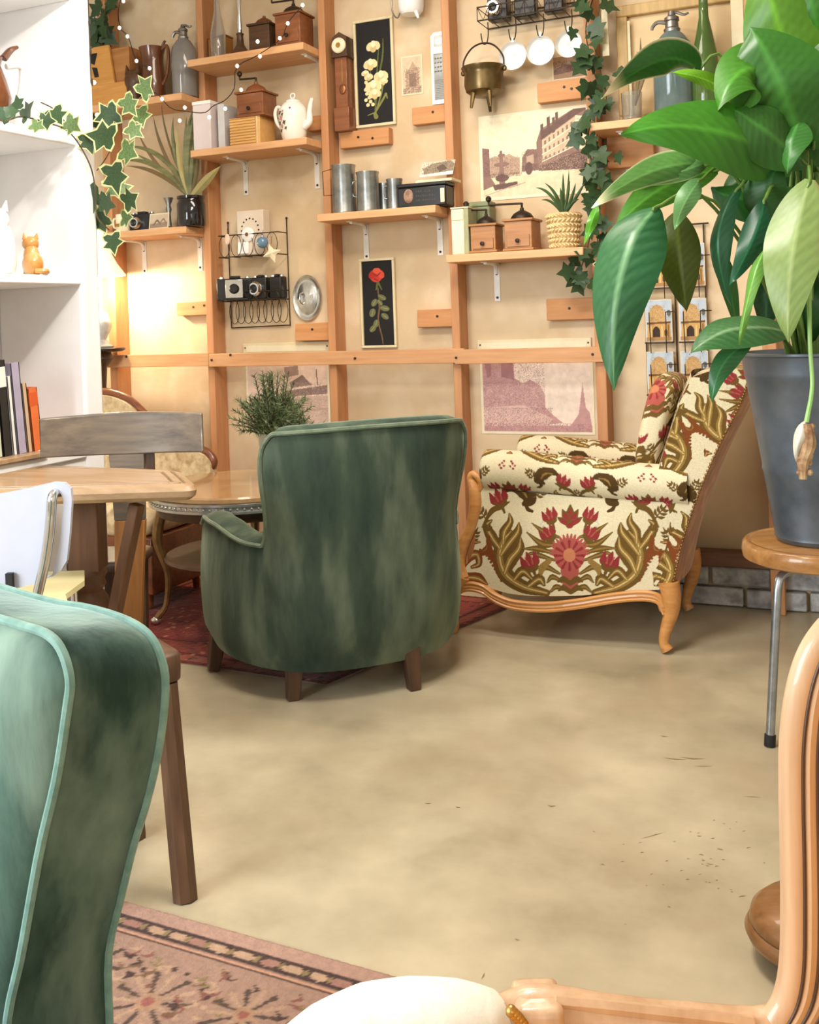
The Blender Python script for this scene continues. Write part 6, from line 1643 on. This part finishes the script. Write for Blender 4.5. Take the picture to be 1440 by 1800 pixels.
# --- bay E: empty frame, siphon, bottle, jar, card rack behind the leafy plant
fx0, fx1 = on(1086, 100, YW - .03), on(1326, 60, YW - .03)
fz0, fz1 = Z_E1 + .004, at_y(1090, 12, YW - .03).z
t = thing('empty_frame', 'large empty wooden picture frame standing on the shelf behind the leafy plant', 'frame', ((fx0 + fx1) / 2, YW - .03, fz0))
w_ = fx1 - fx0; h_ = fz1 - fz0; f_ = .045
m_frm = wood('worn gilt frame', (176, 140, 84), (204, 170, 112), 'z', .5)
for nm, bx in (('frame_rail', (-w_ / 2, w_ / 2, -.015, .015, h_ - f_, h_)), ('frame_rail', (-w_ / 2, w_ / 2, -.015, .015, 0, f_)), ('frame_stile', (-w_ / 2, -w_ / 2 + f_, -.015, .015, f_, h_ - f_)), ('frame_stile', (w_ / 2 - f_, w_ / 2, -.015, .015, f_, h_ - f_))):
    o = G().bb(*bx).build(nm, m_frm, t, bevel=.005)
G().bb(w_ / 2 - f_ - .035, w_ / 2 - f_ + .01, -.019, -.015, f_, h_).build('white_slip', m_ivory, t)
G().bb(-w_ / 2 + f_ + .0, -w_ / 2 + f_ + .01, -.017, -.015, f_, h_ - f_ - .02).build('white_slip', m_ivory, t)
G().bb(-w_ / 2 + f_, w_ / 2 - f_, .012, .0145, f_, h_ - f_).build('backing_board', mat('tan board', (214, 182, 134), (226, 196, 150), rough=.7, scale=5), t)
siphon('blue-grey glass soda siphon behind the leafy plant on the right shelf', on(1187, 190, 3.97), 3.96, Z_E1 + .001, .075, .40, m_glassblue)
bottle('tall green wine bottle behind the leafy plant beside the blue siphon', on(1243, 190, 3.96), 3.955, Z_E1 + .001, [(0, .012), (.030, .0), (.050, .004), (.052, .012), (.052, .15), (.046, .22), (.03, .30), (.018, .36), (.016, .44), (.019, .445), (.019, .46), (.012, .46), (.012, .37), (.045, .15), (.045, .012)], m_glassgreen)
t = thing('grass_glass', 'small clear glass with dry grass blades at the left of the right shelf', 'plant', (on(1112, 205, 3.96), 3.955, Z_E1 + .001))
G().lathe([(0, .004), (.036, 0), (.04, .11), (.037, .11), (.034, .008), (0, .008)], 26, cap=False).build('glass', m_glassclear, t)
for (px, py, pc, wd) in [(1126, 66, (1128, 120), .006), (1152, 78, (1138, 120), .004), (1146, 86, (1132, 125), .004), (1120, 90, (1122, 130), .005)]: strap(px, py, pc, wd, m_dracB, 3.95, t, Vector((on(1118, 205, 3.96), 3.955, Z_E1 + .06)), name='grass_blade')
t = thing('white_lath', 'narrow white slat hanging down beside the ivy at the top', 'slat', (on(1062, 50, 3.97), 3.99, at_y(1062, 97, 3.97).z))
o = G().prism([(-.012, 0), (.014, 0), (.008, .36), (-.012, .36)], -.006, .006).build('lath', m_ivory, t)
# postcard rack
cx0, cx1 = on(1132, 560, YW - .05), on(1240, 560, YW - .05)
cz1 = at_y(1238, 392, YW - .03).z; cz0 = at_y(1180, 706, YW - .03).z
t = thing('postcard_rack', 'black wire postcard rack on the wall behind the leafy plant', 'rack', ((cx0 + cx1) / 2, YW - .004, cz0))
w_ = cx1 - cx0; h_ = cz1 - cz0
g = G()
for x_ in (-w_ / 2, 0, w_ / 2): g.tube([(x_, -.008, 0), (x_, -.008, h_)], .0032, 6)
g.tube([(-w_ / 2 - .01, -.008, h_), (w_ / 2 + .02, -.008, h_)], .0032, 6)
g.build('rack_frame', m_wire, t)
tiers = [at_y(1180, y_, YW - .045).z - cz0 for y_ in (506, 602, 694)]
def pocket(x_, z_):
    g = G()
    g.tube([(x_ - .052, -.010, z_), (x_ - .052, -.05, z_), (x_ + .052, -.05, z_), (x_ + .052, -.010, z_)], .003, 6)
    for s_ in (-1, 1): g.tube([(x_ + s_ * .03, -.05, z_ - .04), (x_ + s_ * .03, -.052, z_), (x_ + s_ * .032, -.056, z_ + .09), (x_ + s_ * .032 - s_ * .0, -.056, z_ + .12)], .0022, 6)
    g.tube([(x_ + .032, -.056, z_ + .12), (x_ + .075, -.056, z_ + .12)], .0022, 6)
    return g.build('card_pocket', m_wire, t)
arch = [('p', [(0, 0), (60, 0), (60, 50), (0, 50)], (186, 196, 204)), ('p', [(8, 46), (10, 26), (18, 14), (26, 10), (36, 14), (44, 28), (46, 46)], (196, 158, 104)), ('p', [(8, 26), (44, 24), (46, 60), (6, 60)], (206, 166, 110)), ('n', 8, 46, 12, 60, (170, 128, 76), .3, 1),
        ('p', [(4, 56), (56, 54), (58, 92), (2, 92)], (204, 158, 92)), ('p', [(2, 54), (58, 52), (58, 57), (2, 59)], (116, 78, 44)), ('e', 24, 80, 9, 16, 0, (62, 40, 28)), ('p', [(15, 80), (33, 80), (33, 94), (15, 94)], (62, 40, 28)), ('e', 46, 80, 4, 9, 0, (84, 54, 34)), ('s', [(12, 64), (12, 94)], [1.5, 1.5], (232, 196, 132)), ('s', [(37, 64), (37, 94)], [1.5, 1.5], (232, 196, 132)), ('s', [(52, 62), (52, 94)], [2, 2], (150, 108, 60)), ('e', 54, 32, 5, 8, 0, (110, 104, 92)), ('p', [(0, 90), (60, 90), (60, 100), (0, 100)], (176, 132, 80))]
for j, z_ in enumerate(tiers):
    for i, x_ in enumerate((-w_ / 4 - .004, w_ / 4 + .01)):
        pk = pocket(x_, z_)
        px_ = ('left', 'right')[i]; lv = ('top', 'middle', 'bottom')[j]
        c = thing('postcard', 'postcard of a domed stone church, %s side of the %s tier of the wire rack' % (px_, lv), 'postcard', ((cx0 + cx1) / 2 + x_, YW - .030, cz0 + z_ + .004), 0, 'church postcards in the wire rack')
        G().bb(-.052, .052, -.004, .004, 0, .165).build('card_stack', m_paper, c, smooth=False)
        flat_picture('picture', .100, .161, 60, 96, (200, 204, 206), arch, m_print, c, -.05, .002, -.0046, 60, 100)

# --- string lights along the left shelves
m_cable = mat('dark cable', (46, 34, 26), rough=.6)
m_fairy = mat('fairy bulb', (255, 246, 226), rough=.4, emit=(255, 240, 210), estr=5)
t = thing('string_lights', 'dark string of tiny lit fairy lights draped along the left shelves', 'lights', tuple(at_y(300, 190, 3.86)))
def run(pts, Y, bulbs):
    q = [at_y(x, y, Y) if not isinstance(Y, tuple) else None for x, y in pts]
    wpar(G().ctube(q, .0022, 50, 5).build('cable', m_cable, None), t)
    for x, y in bulbs:
        p = at_y(x, y, Y - .006); 
        b = G().ball((p.x, p.y, p.z), (.0075, .0075, .0085), 10, 7); wpar(b.build('bulb', m_fairy, None), t)
run([(215, -10), (208, 20), (212, 50), (226, 66), (240, 108), (262, 122), (258, 156), (278, 166), (300, 190), (330, 196), (360, 198), (375, 186), (396, 176), (412, 155), (416, 118), (452, 98), (494, 68), (506, 40), (532, 10)], 3.862,
    [(217, 2), (210, 49), (224, 64), (240, 107), (263, 120), (256, 157), (285, 174), (325, 189), (368, 206), (396, 191), (424, 158), (417, 116), (457, 99), (453, 73), (492, 67), (506, 41), (532, 9), (316, 212)])
run([(124, -8), (135, 38), (140, 60), (146, 96), (156, 130), (162, 145)], 3.0, []) if False else None
q = [at_y(x, y, 2.70) + _h * .0 for x, y in ((122, -8), (126, 14), (136, 40), (141, 70), (146, 94), (154, 124), (160, 146))]
q = [Vector((max(p.x, BX + .004), p.y, p.z)) for p in q]
wpar(G().ctube(q, .002, 30, 5).build('cable', m_cable, None), t)
for x, y in ((139, 43), (147, 94), (162, 145)):
    p = at_y(x, y, 2.70); p.x = max(p.x, BX + .006)
    wpar(G().lathe([(.0035, -.008), (.004, .004), (.002, .012)], 8, tuple(p)).build('socket', m_cable, None), t)
for x, y in ((165, 145), (171, 202), (178, 365)):
    p = at_y(x, y, 3.3); wpar(G().ball(tuple(p), .009, 10, 7).build('bulb', m_fairy, None), t)
# ------------------------------------------------------------------ big leafy plant in a zinc bucket on the stool
m_zinc = mat('dull zinc', (84, 94, 106), (120, 128, 138), rough=.45, metal=.6, scale=5, detail=6, rlo=.32, c3=(112, 120, 128), scale3=4)
m_soil = mat('dark soil', (40, 28, 18), (62, 44, 30), rough=.95, scale=40, bump=.6)
SP = cf(1.10, 2.80); SH = .505
pt = thing('leafy_plant', 'large peace lily with drooping green leaves in a zinc bucket on the round stool', 'plant', (SP.x, SP.y, SH + .003), YAW)
def top_z(y): return 1.15 - (y - 537) / 1800 * 2.8
HB_ = top_z(622) - SH
r0, r1 = .113, .19
bk_ = G().lathe([(0, 0), (r0 - .004, 0), (r0, .006), (r0 + .004, .012), (r0 + .003, .02), (r0 + (r1 - r0) * .35, HB_ * .36), (r0 + (r1 - r0) * .36 + .003, HB_ * .38), (r0 + (r1 - r0) * .38, HB_ * .4), (r1 - .012, HB_ * .86), (r1 - .008, HB_ * .88), (r1 - .008, HB_ * .9), (r1 - .002, HB_ - .008), (r1 + .003, HB_ - .004), (r1 + .003, HB_ + .002), (r1 - .003, HB_ + .003), (r1 - .006, HB_ - .01), (r1 - .03, HB_ * .85), (0, HB_ * .84)], 56, cap=False).build('bucket', m_zinc, pt, ang=30)
G().lathe([(0, HB_ * .9), (r1 - .02, HB_ * .89), (r1 - .02, HB_ * .86)], 32, cap=False).build('soil', m_soil, pt)
m_leaf = mat('glossy leaf', (255, 255, 255), rough=.34, attr='Col', scale=9, spec=.5, sss=.0, bump=.05)
m_stem = mat('green stem', (78, 112, 44), (112, 142, 66), rough=.45, scale=12)
b_tr = m_leaf.node_tree; 
def translucent(M, amt):
    nt = M.node_tree; out = nt.nodes['Material Output']; b = nt.nodes['Principled BSDF']
    tr = nt.nodes.new('ShaderNodeBsdfTranslucent'); mx = nt.nodes.new('ShaderNodeMixShader'); mx.inputs[0].default_value = amt
    src = b.inputs['Base Color'].links[0].from_socket
    nt.links.new(src, tr.inputs['Color']); nt.links.new(b.outputs[0], mx.inputs[1]); nt.links.new(tr.outputs[0], mx.inputs[2]); nt.links.new(mx.outputs[0], out.inputs['Surface'])
translucent(m_leaf, .28)
rl = random.Random(12)
def bez(a, b, c, t): return a * (1 - t) ** 2 + b * 2 * t * (1 - t) + c * t * t
CENT = cf(1.10, 2.80, SH + HB_ * .9)
def leaf(pb, pm, ptip, w, col, roll=0.0, fold=.25, curl=.12, col2=None, tipc=None, stem=True, under=False, name='leaf', parent=None, nu=14, nv=26, edge=None):
    """pb, pm, ptip: (px, py, depth) of the blade's base, middle and tip; w: full width in metres; roll turns the blade about its rib"""
    par = parent or pt
    a, mpt, c = at_d(*pb), at_d(*pm), at_d(*ptip)
    b = mpt * 2 - (a + c) * .5
    V = []; C = []
    base = np.array(lin(col)[:3]); lite = np.array(lin(col2 or tuple(min(255, int(v * 1.18 + 12)) for v in col))[:3]); tipcol = np.array(lin(tipc)[:3]) if tipc else None
    edc = np.array(lin(edge)[:3]) if edge else None
    ph = rl.uniform(0, 6)
    for j in range(nv + 1):
        t = j / nv
        p = bez(a, b, c, t); d = (bez(a, b, c, min(1, t + .01)) - bez(a, b, c, max(0, t - .01))).normalized()
        view = (EYE - p).normalized()
        N = (view + Vector((0, 0, .35))); N = (N - d * N.dot(d)).normalized()
        N = Matrix.Rotation(roll, 3, d) @ N
        sd = d.cross(N).normalized()
        ww = w * .5 * (math.sin(PI * min(1, (t * .97 + .015)) ** .78) ** .85) * (1 - .15 * t)
        if t > .9: ww *= 1 - ((t - .9) / .1) ** 2 * .75
        for i in range(nu + 1):
            s_ = 2 * i / nu - 1; q = abs(s_)
            x = s_ * ww * math.cos(fold * q); dep = -abs(s_) * ww * math.sin(fold) * .8 - curl * ww * q * q
            vein = math.sin((t * 11 + q * 2.2) * 2 * PI) * .021 * ww * (1.6 if w > .15 else 1) * math.sin(PI * q) + .010 * w * math.sin(t * 15 + ph)
            wob = .006 * q * math.sin(t * 9 + ph + (2 if s_ > 0 else 0))
            V.append(p + sd * x + N * (dep + vein + wob))
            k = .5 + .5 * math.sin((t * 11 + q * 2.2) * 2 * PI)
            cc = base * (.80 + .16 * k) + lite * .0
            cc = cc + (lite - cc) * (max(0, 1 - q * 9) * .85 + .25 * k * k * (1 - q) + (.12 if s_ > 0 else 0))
            if tipcol is not None:
                f = smooth(.80, .98, t) + .7 * smooth(.86, 1, q) ; cc = cc + (tipcol - cc) * min(1, f)
            if edc is not None: cc = cc + (edc - cc) * (smooth(.6, 1, q) * (1 if s_ < 0 else 0) * (1 - smooth(.3, .55, t)))
            C.append(cc)
    o = gridmesh(name, np.array([tuple(v) for v in V]), nu, nv, np.array(C), m_leaf)
    wpar(o, par)
    if stem:
        s0 = CENT + (a - CENT) * .12; s0.z = CENT.z - .04
        s1 = (CENT + a) * .5; s1.z = max(a.z + .03, (CENT.z + a.z) * .5 + .09)
        d0 = (bez(a, b, c, .03) - a).normalized()
        pts = [s0, s0.lerp(s1, .55), s1.lerp(a, .45) + Vector((0, 0, .012)), a, bez(a, b, c, .06)]
        so = G().ctube(pts, [.0055, .005, .0045, .004, .003], 18, 7).build('stem', m_stem, None); wpar(so, par)
    return o
BRT = (86, 138, 30); MID = (58, 116, 34); DKG = (30, 78, 40); BLU = (40, 96, 62); OLI = (72, 92, 24); PAL = (138, 164, 92)
D = 2.72
# far side first, then towards the camera
leaf((1440, 180, 2.85), (1420, 60, 2.85), (1395, -70, 2.9), .19, (40, 92, 22), roll=.3)
leaf((1462, 240, 2.92), (1490, 100, 2.92), (1500, -50, 2.95), .24, (36, 84, 22), roll=.1)
leaf((1425, 200, 2.82), (1372, 55, 2.74), (1338, -80, 2.76), .22, BRT, roll=-.1, fold=.15)
leaf((1455, 130, 2.78), (1430, 20, 2.72), (1400, -80, 2.72), .20, (50, 108, 28), roll=-.1, fold=.2)
leaf((1418, 250, 2.66), (1330, 122, 2.58), (1262, 195, 2.55), .22, (66, 124, 34), roll=.25, fold=.25)
leaf((1412, 262, 2.62), (1365, 132, 2.56), (1318, 48, 2.60), .27, (58, 114, 40), roll=.0, fold=.2, curl=.08)
leaf((1420, 290, 2.60), (1340, 225, 2.56), (1285, 190, 2.58), .16, (60, 112, 42), roll=.2, fold=.2)
leaf((1430, 262, 2.62), (1450, 150, 2.60), (1480, 50, 2.62), .24, (48, 108, 40), roll=.0, fold=.2)
leaf((1440, 300, 2.70), (1420, 240, 2.66), (1440, 180, 2.66), .14, (40, 92, 34), roll=.1)
leaf((1400, 330, 2.72), (1320, 350, 2.70), (1250, 330, 2.72), .15, (40, 92, 34), roll=.2)
leaf((1400, 350, 2.72), (1335, 400, 2.70), (1310, 470, 2.72), .12, (36, 86, 40), roll=.2)
leaf((1226, 126, 2.74), (1162, 106, 2.70), (1056, 174, 2.68), .115, (34, 78, 26), roll=-.85, fold=.2, tipc=(208, 190, 150))
leaf((1292, 172, 2.72), (1240, 140, 2.70), (1182, 128, 2.70), .05, (110, 164, 38), roll=-.6)
leaf((1392, 300, 2.66), (1255, 228, 2.52), (1092, 236, 2.48), .205, (62, 126, 34), roll=.12, fold=.16, curl=.1)
leaf((1405, 215, 2.60), (1392, 246, 2.57), (1384, 306, 2.56), .095, (64, 122, 52), roll=.3)
leaf((1248, 290, 2.66), (1150, 300, 2.62), (1040, 366, 2.60), .085, (98, 146, 74), roll=-.45, tipc=(222, 216, 176))
leaf((1262, 300, 2.70), (1165, 330, 2.66), (1082, 402, 2.66), .11, (74, 136, 40), roll=-.35)
leaf((1250, 282, 2.66), (1185, 305, 2.64), (1090, 330, 2.66), .06, (112, 160, 92), roll=-.5, tipc=(214, 214, 170))
leaf((1050, 362, 2.72), (1040, 392, 2.72), (1026, 432, 2.72), .03, (90, 160, 44), stem=False)
leaf((1158, 362, 2.56), (1092, 478, 2.47), (1080, 686, 2.46), .19, (38, 98, 56), roll=.2, fold=.34, curl=.2, col2=(120, 168, 118))
leaf((1138, 385, 2.54), (1131, 440, 2.50), (1118, 505, 2.49), .05, (96, 152, 84), roll=-.5, stem=False)
leaf((1190, 372, 2.62), (1196, 455, 2.60), (1208, 548, 2.60), .125, (74, 90, 26), roll=-.1, fold=.3)
leaf((1232, 316, 2.58), (1206, 352, 2.56), (1186, 404, 2.55), .060, (112, 162, 96), roll=-.2)
leaf((1300, 330, 2.62), (1262, 420, 2.58), (1290, 548, 2.60), .075, (34, 86, 52), roll=.5, fold=.5)
leaf((1255, 430, 2.66), (1280, 500, 2.66), (1300, 600, 2.70), .05, (52, 104, 44), roll=.2, stem=False)
leaf((1345, 350, 2.58), (1322, 425, 2.54), (1282, 502, 2.53), .075, (30, 88, 56), roll=-.2, fold=.4)
leaf((1348, 430, 2.54), (1320, 505, 2.50), (1300, 606, 2.50), .044, (112, 164, 72), roll=.4, fold=.5)
leaf((1424, 316, 2.50), (1392, 450, 2.42), (1386, 602, 2.42), .15, PAL, roll=.05, fold=.2, curl=.05, col2=(172, 192, 130), edge=(146, 112, 84))
leaf((1340, 385, 2.64), (1350, 330, 2.62), (1375, 280, 2.62), .12, (42, 92, 34), roll=.2)
leaf((1388, 585, 2.60), (1290, 578, 2.54), (1212, 624, 2.52), .115, (66, 122, 66), roll=.25, fold=.2, col2=(150, 186, 138))
leaf((1322, 600, 2.58), (1272, 640, 2.54), (1252, 708, 2.53), .062, (52, 110, 62), roll=-.1)
leaf((1400, 470, 2.74), (1420, 540, 2.72), (1425, 610, 2.74), .10, (34, 80, 30), roll=.2)
leaf((1362, 420, 2.76), (1350, 510, 2.74), (1345, 590, 2.76), .10, (28, 70, 34), roll=.1)
leaf((1440, 330, 2.66), (1470, 420, 2.6), (1490, 540, 2.6), .14, (48, 106, 40), roll=.1)
leaf((1420, 300, 2.86), (1340, 300, 2.88), (1270, 340, 2.9), .16, (34, 80, 28), roll=.1)
leaf((1420, 290, 2.90), (1380, 380, 2.9), (1330, 470, 2.92), .13, (30, 74, 30), roll=.1)
for k, (x0_, x1_, x2_) in enumerate(((1392, 1400, 1412), (1405, 1418, 1436), (1420, 1428, 1445), (1380, 1376, 1390), (1432, 1440, 1430))):
    q = [at_d(x0_ + 30 - 8 * k, 640, 2.78), at_d(x1_, 470, 2.74), at_d(x2_, 330, 2.74), at_d(x2_ + 6, 250, 2.74)]
    wpar(G().ctube(q, [.008, .0065, .005, .004], 20, 8).build('stem', m_stem, None), pt)
q = [at_d(1436, 420, 2.44), at_d(1424, 500, 2.43), at_d(1424, 600, 2.43), at_d(1428, 680, 2.43), at_d(1418, 742, 2.43)]
wpar(G().ctube(q, [.005, .0055, .005, .005, .006], 24, 8).build('flower_stem', mat('pale stem', (138, 184, 104), (160, 200, 124), rough=.4, scale=9), None), pt)
m_dry = mat('dried flower', (128, 92, 62), (196, 164, 124), rough=.9, scale=24, bump=.5)
leaf((1418, 738, 2.43), (1404, 772, 2.41), (1400, 812, 2.42), .042, (232, 226, 208), col2=(246, 242, 230), stem=False, fold=.8, name='dried_spathe', nu=8, nv=12)
o = G(); pr = [at_d(1420, 745, 2.425), at_d(1421, 780, 2.42), at_d(1412, 812, 2.42), at_d(1412, 842, 2.42)]
g = G().ctube(pr, [.012, .019, .014, .009], 16, 9)
rr_ = random.Random(3)
for k in range(26):
    p = pr[0].lerp(pr[3], rr_.random()); g.ball((p.x + rr_.uniform(-.014, .014), p.y + rr_.uniform(-.01, .01), p.z), rr_.uniform(.004, .008), 6, 4)
wpar(g.build('dried_flower', m_dry, None), pt)
# ------------------------------------------------------------------ fir bunch in a pale pot on the coffee table
tp = cf(-.535, 3.92); 
t = thing('fir_pot', 'bushy fir sprigs in a pale pot on the coffee table behind the armchair', 'plant', (tp.x, tp.y, .5425))
m_palepot = mat('pale grey pot', (168, 164, 146), (188, 184, 166), rough=.6, scale=8)
G().lathe([(0, 0), (.042, 0), (.050, .01), (.058, .15), (.060, .19), (.054, .19), (.05, .02), (0, .015)], 26, cap=False).build('pot', m_palepot, t)
m_fir = mat('fir needles', (58, 78, 46), (104, 116, 74), rough=.7, scale=30)
m_twig = mat('brown twig', (70, 50, 34), rough=.8)
rf = random.Random(7); g = G(); gt = G()
c0 = Vector((0, 0, .19))
for k in range(150):
    a_ = rf.uniform(0, 2 * PI); el = rf.uniform(-.1, 1.25) ; L = rf.uniform(.09, .175) * (1.1 if el < .9 else 1.0)
    if rf.random() < .12: el = 1.35; L = .21
    d = Vector((math.cos(a_) * math.cos(el), math.sin(a_) * math.cos(el), math.sin(el)))
    p0_ = c0 + Vector((rf.uniform(-.03, .03), rf.uniform(-.03, .03), -.02)); p1_ = p0_ + d * L + Vector((0, 0, .02 + .03 * rf.random()))
    gt.tube([p0_, p0_.lerp(p1_, .5) + Vector((0, 0, .012)), p1_], [.0028, .002, .001], 4)
    o1 = d.orthogonal().normalized(); o2 = d.cross(o1)
    for j in range(46):
        u = .25 + .75 * j / 45; p = p0_.lerp(p1_, u) + Vector((0, 0, .012 * 4 * u * (1 - u)))
        an = rf.uniform(0, 2 * PI); nd_ = (d * .6 + (o1 * math.cos(an) + o2 * math.sin(an)) * .8).normalized()
        ln = rf.uniform(.018, .032); sw = nd_.orthogonal().normalized() * .0018
        e = p + nd_ * ln; g.add([p - sw, p + sw, e], [(0, 1, 2)])
o = g.build('fir_needles', m_fir, t, smooth=False); o['kind'] = 'stuff'
o = gt.build('twigs', m_twig, t); o['kind'] = 'stuff'

# ------------------------------------------------------------------ ivy: variegated at the bookshelf, dark on the stud
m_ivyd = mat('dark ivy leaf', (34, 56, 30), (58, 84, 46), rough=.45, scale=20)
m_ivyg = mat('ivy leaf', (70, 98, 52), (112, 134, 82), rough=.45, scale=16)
m_ivyc = mat('ivy cream margin', (186, 190, 128), (208, 208, 150), rough=.5, scale=16)
m_vine = mat('vine stem', (74, 62, 40), (96, 84, 54), rough=.7, scale=20)
IV_OUT = [(0, 0), (.22, -.10), (.46, -.04), (.42, .16), (.30, .26), (.56, .48), (.36, .56), (.20, .62), (0, 1.0)]
def ivy_mesh(margin):
    out = IV_OUT + [(-x, y) for x, y in reversed(IV_OUT[1:-1])]
    n = len(out); c = (0, .32); g = G()
    z = lambda x, y: -.10 * (abs(x) * 1.2) ** 1.5 - .12 * max(0, y - .3) ** 2 + .03 * math.sin(6 * y)
    o3 = [(x, z(x, y), y) for x, y in out]
    i3 = [(c[0] + (x - c[0]) * .86, z(x * .86, c[1] + (y - c[1]) * .86) - .004, c[1] + (y - c[1]) * .86) for x, y in out]
    vs = i3 + o3 + [(c[0], .02, c[1])]
    g.add(vs, [(2 * n, k, (k + 1) % n) for k in range(n)])
    g.m = 1 if margin else 0
    g.add(vs, [(k, n + k, n + (k + 1) % n, (k + 1) % n) for k in range(n)])
    return g
me_v = ivy_mesh(True).build('leaf', [m_ivyg, m_ivyc], None); me_d = ivy_mesh(False).build('leaf', [m_ivyd, m_ivyd], None); me_v2 = ivy_mesh(True).build('leaf', [m_ivyd, m_ivyc], None)
MV, MD, MV2 = me_v.data, me_d.data, me_v2.data
for o in (me_v, me_d, me_v2): bpy.data.objects.remove(o)
ri = random.Random(21)
def put_leaf(t, me, p, size, roll, tilt=0.0, yawj=0.0):
    """blade stands in a plane roughly facing the room; roll 0 points its tip up"""
    R = Matrix.Rotation(YAW * .6 + yawj, 4, 'Z') @ Matrix.Rotation(tilt, 4, 'X') @ Matrix.Rotation(roll, 4, 'Y')
    M = Matrix.Translation(Vector(p) - t.location) @ R @ Matrix.Scale(size, 4)
    return share('leaf', me, t, M)
ivL = thing('variegated_ivy', 'trailing ivy with cream-edged leaves hanging off the white bookshelf', 'ivy', tuple(at_d(130, 230, 3.3)))
vine = [at_d(12, 212, 2.62), at_d(40, 205, 2.80), at_d(80, 215, 3.0), at_d(112, 226, 3.2), at_d(135, 248, 3.28), at_d(158, 290, 3.33), at_d(167, 330, 3.36), at_d(170, 380, 3.38), at_d(192, 405, 3.40)]
def fixx(p): p.x = max(p.x, BX + .012); return p
vine = [fixx(p) if p.z < 1.775 or True else p for p in vine]
wpar(G().ctube(vine, .0025, 60, 5).build('vine', m_vine, None), ivL)
br = [at_d(170, 300, 3.34), at_d(186, 278, 3.36), at_d(200, 250, 3.38), at_d(215, 205, 3.40), at_d(240, 178, 3.42), at_d(262, 158, 3.44)]
wpar(G().ctube(br, .002, 30, 5).build('vine', m_vine, None), ivL)
wpar(G().ctube([at_d(122, 226, 3.24), at_d(108, 206, 3.2), at_d(92, 190, 3.15), at_d(72, 180, 3.1)], .002, 20, 5).build('vine', m_vine, None), ivL)
for (px, py, sp, roll, me) in [(92, 192, 42, 2.6, MV2), (115, 212, 40, 2.2, MV), (152, 236, 40, 2.9, MV2), (70, 212, 36, 1.7, MV2), (40, 206, 40, .9, MD), (18, 208, 34, -.8, MD), (55, 218, 30, 2.0, MV), (32, 192, 30, -.3, MD), (10, 198, 26, 1.4, MD),
                               (206, 196, 48, -1.9, MV2), (200, 242, 58, -1.4, MV2), (218, 172, 42, 2.6, MV), (248, 166, 46, .9, MV), (244, 190, 40, 2.9, MV), (214, 262, 48, 2.0, MV), (196, 290, 60, 3.0, MV2),
                               (200, 315, 50, 2.8, MV), (162, 342, 48, -2.0, MD), (178, 354, 40, 1.9, MD), (218, 358, 44, 1.2, MV2), (186, 378, 46, -2.2, MV2), (196, 412, 42, 2.9, MV2), (214, 384, 36, 1.6, MV), (225, 222, 34, 2.2, MV)]:
    D = 3.30 + .1 * ri.random() if px > 130 else 2.62 + .58 * (px / 120.0)
    p = at_d(px, py, D)
    if px < 165: p.x = max(p.x, BX + .02)
    put_leaf(ivL, me, p - Vector((0, 0, 0)), sp * D / 1800, roll, ri.uniform(-.4, .3), ri.uniform(-.5, .5))
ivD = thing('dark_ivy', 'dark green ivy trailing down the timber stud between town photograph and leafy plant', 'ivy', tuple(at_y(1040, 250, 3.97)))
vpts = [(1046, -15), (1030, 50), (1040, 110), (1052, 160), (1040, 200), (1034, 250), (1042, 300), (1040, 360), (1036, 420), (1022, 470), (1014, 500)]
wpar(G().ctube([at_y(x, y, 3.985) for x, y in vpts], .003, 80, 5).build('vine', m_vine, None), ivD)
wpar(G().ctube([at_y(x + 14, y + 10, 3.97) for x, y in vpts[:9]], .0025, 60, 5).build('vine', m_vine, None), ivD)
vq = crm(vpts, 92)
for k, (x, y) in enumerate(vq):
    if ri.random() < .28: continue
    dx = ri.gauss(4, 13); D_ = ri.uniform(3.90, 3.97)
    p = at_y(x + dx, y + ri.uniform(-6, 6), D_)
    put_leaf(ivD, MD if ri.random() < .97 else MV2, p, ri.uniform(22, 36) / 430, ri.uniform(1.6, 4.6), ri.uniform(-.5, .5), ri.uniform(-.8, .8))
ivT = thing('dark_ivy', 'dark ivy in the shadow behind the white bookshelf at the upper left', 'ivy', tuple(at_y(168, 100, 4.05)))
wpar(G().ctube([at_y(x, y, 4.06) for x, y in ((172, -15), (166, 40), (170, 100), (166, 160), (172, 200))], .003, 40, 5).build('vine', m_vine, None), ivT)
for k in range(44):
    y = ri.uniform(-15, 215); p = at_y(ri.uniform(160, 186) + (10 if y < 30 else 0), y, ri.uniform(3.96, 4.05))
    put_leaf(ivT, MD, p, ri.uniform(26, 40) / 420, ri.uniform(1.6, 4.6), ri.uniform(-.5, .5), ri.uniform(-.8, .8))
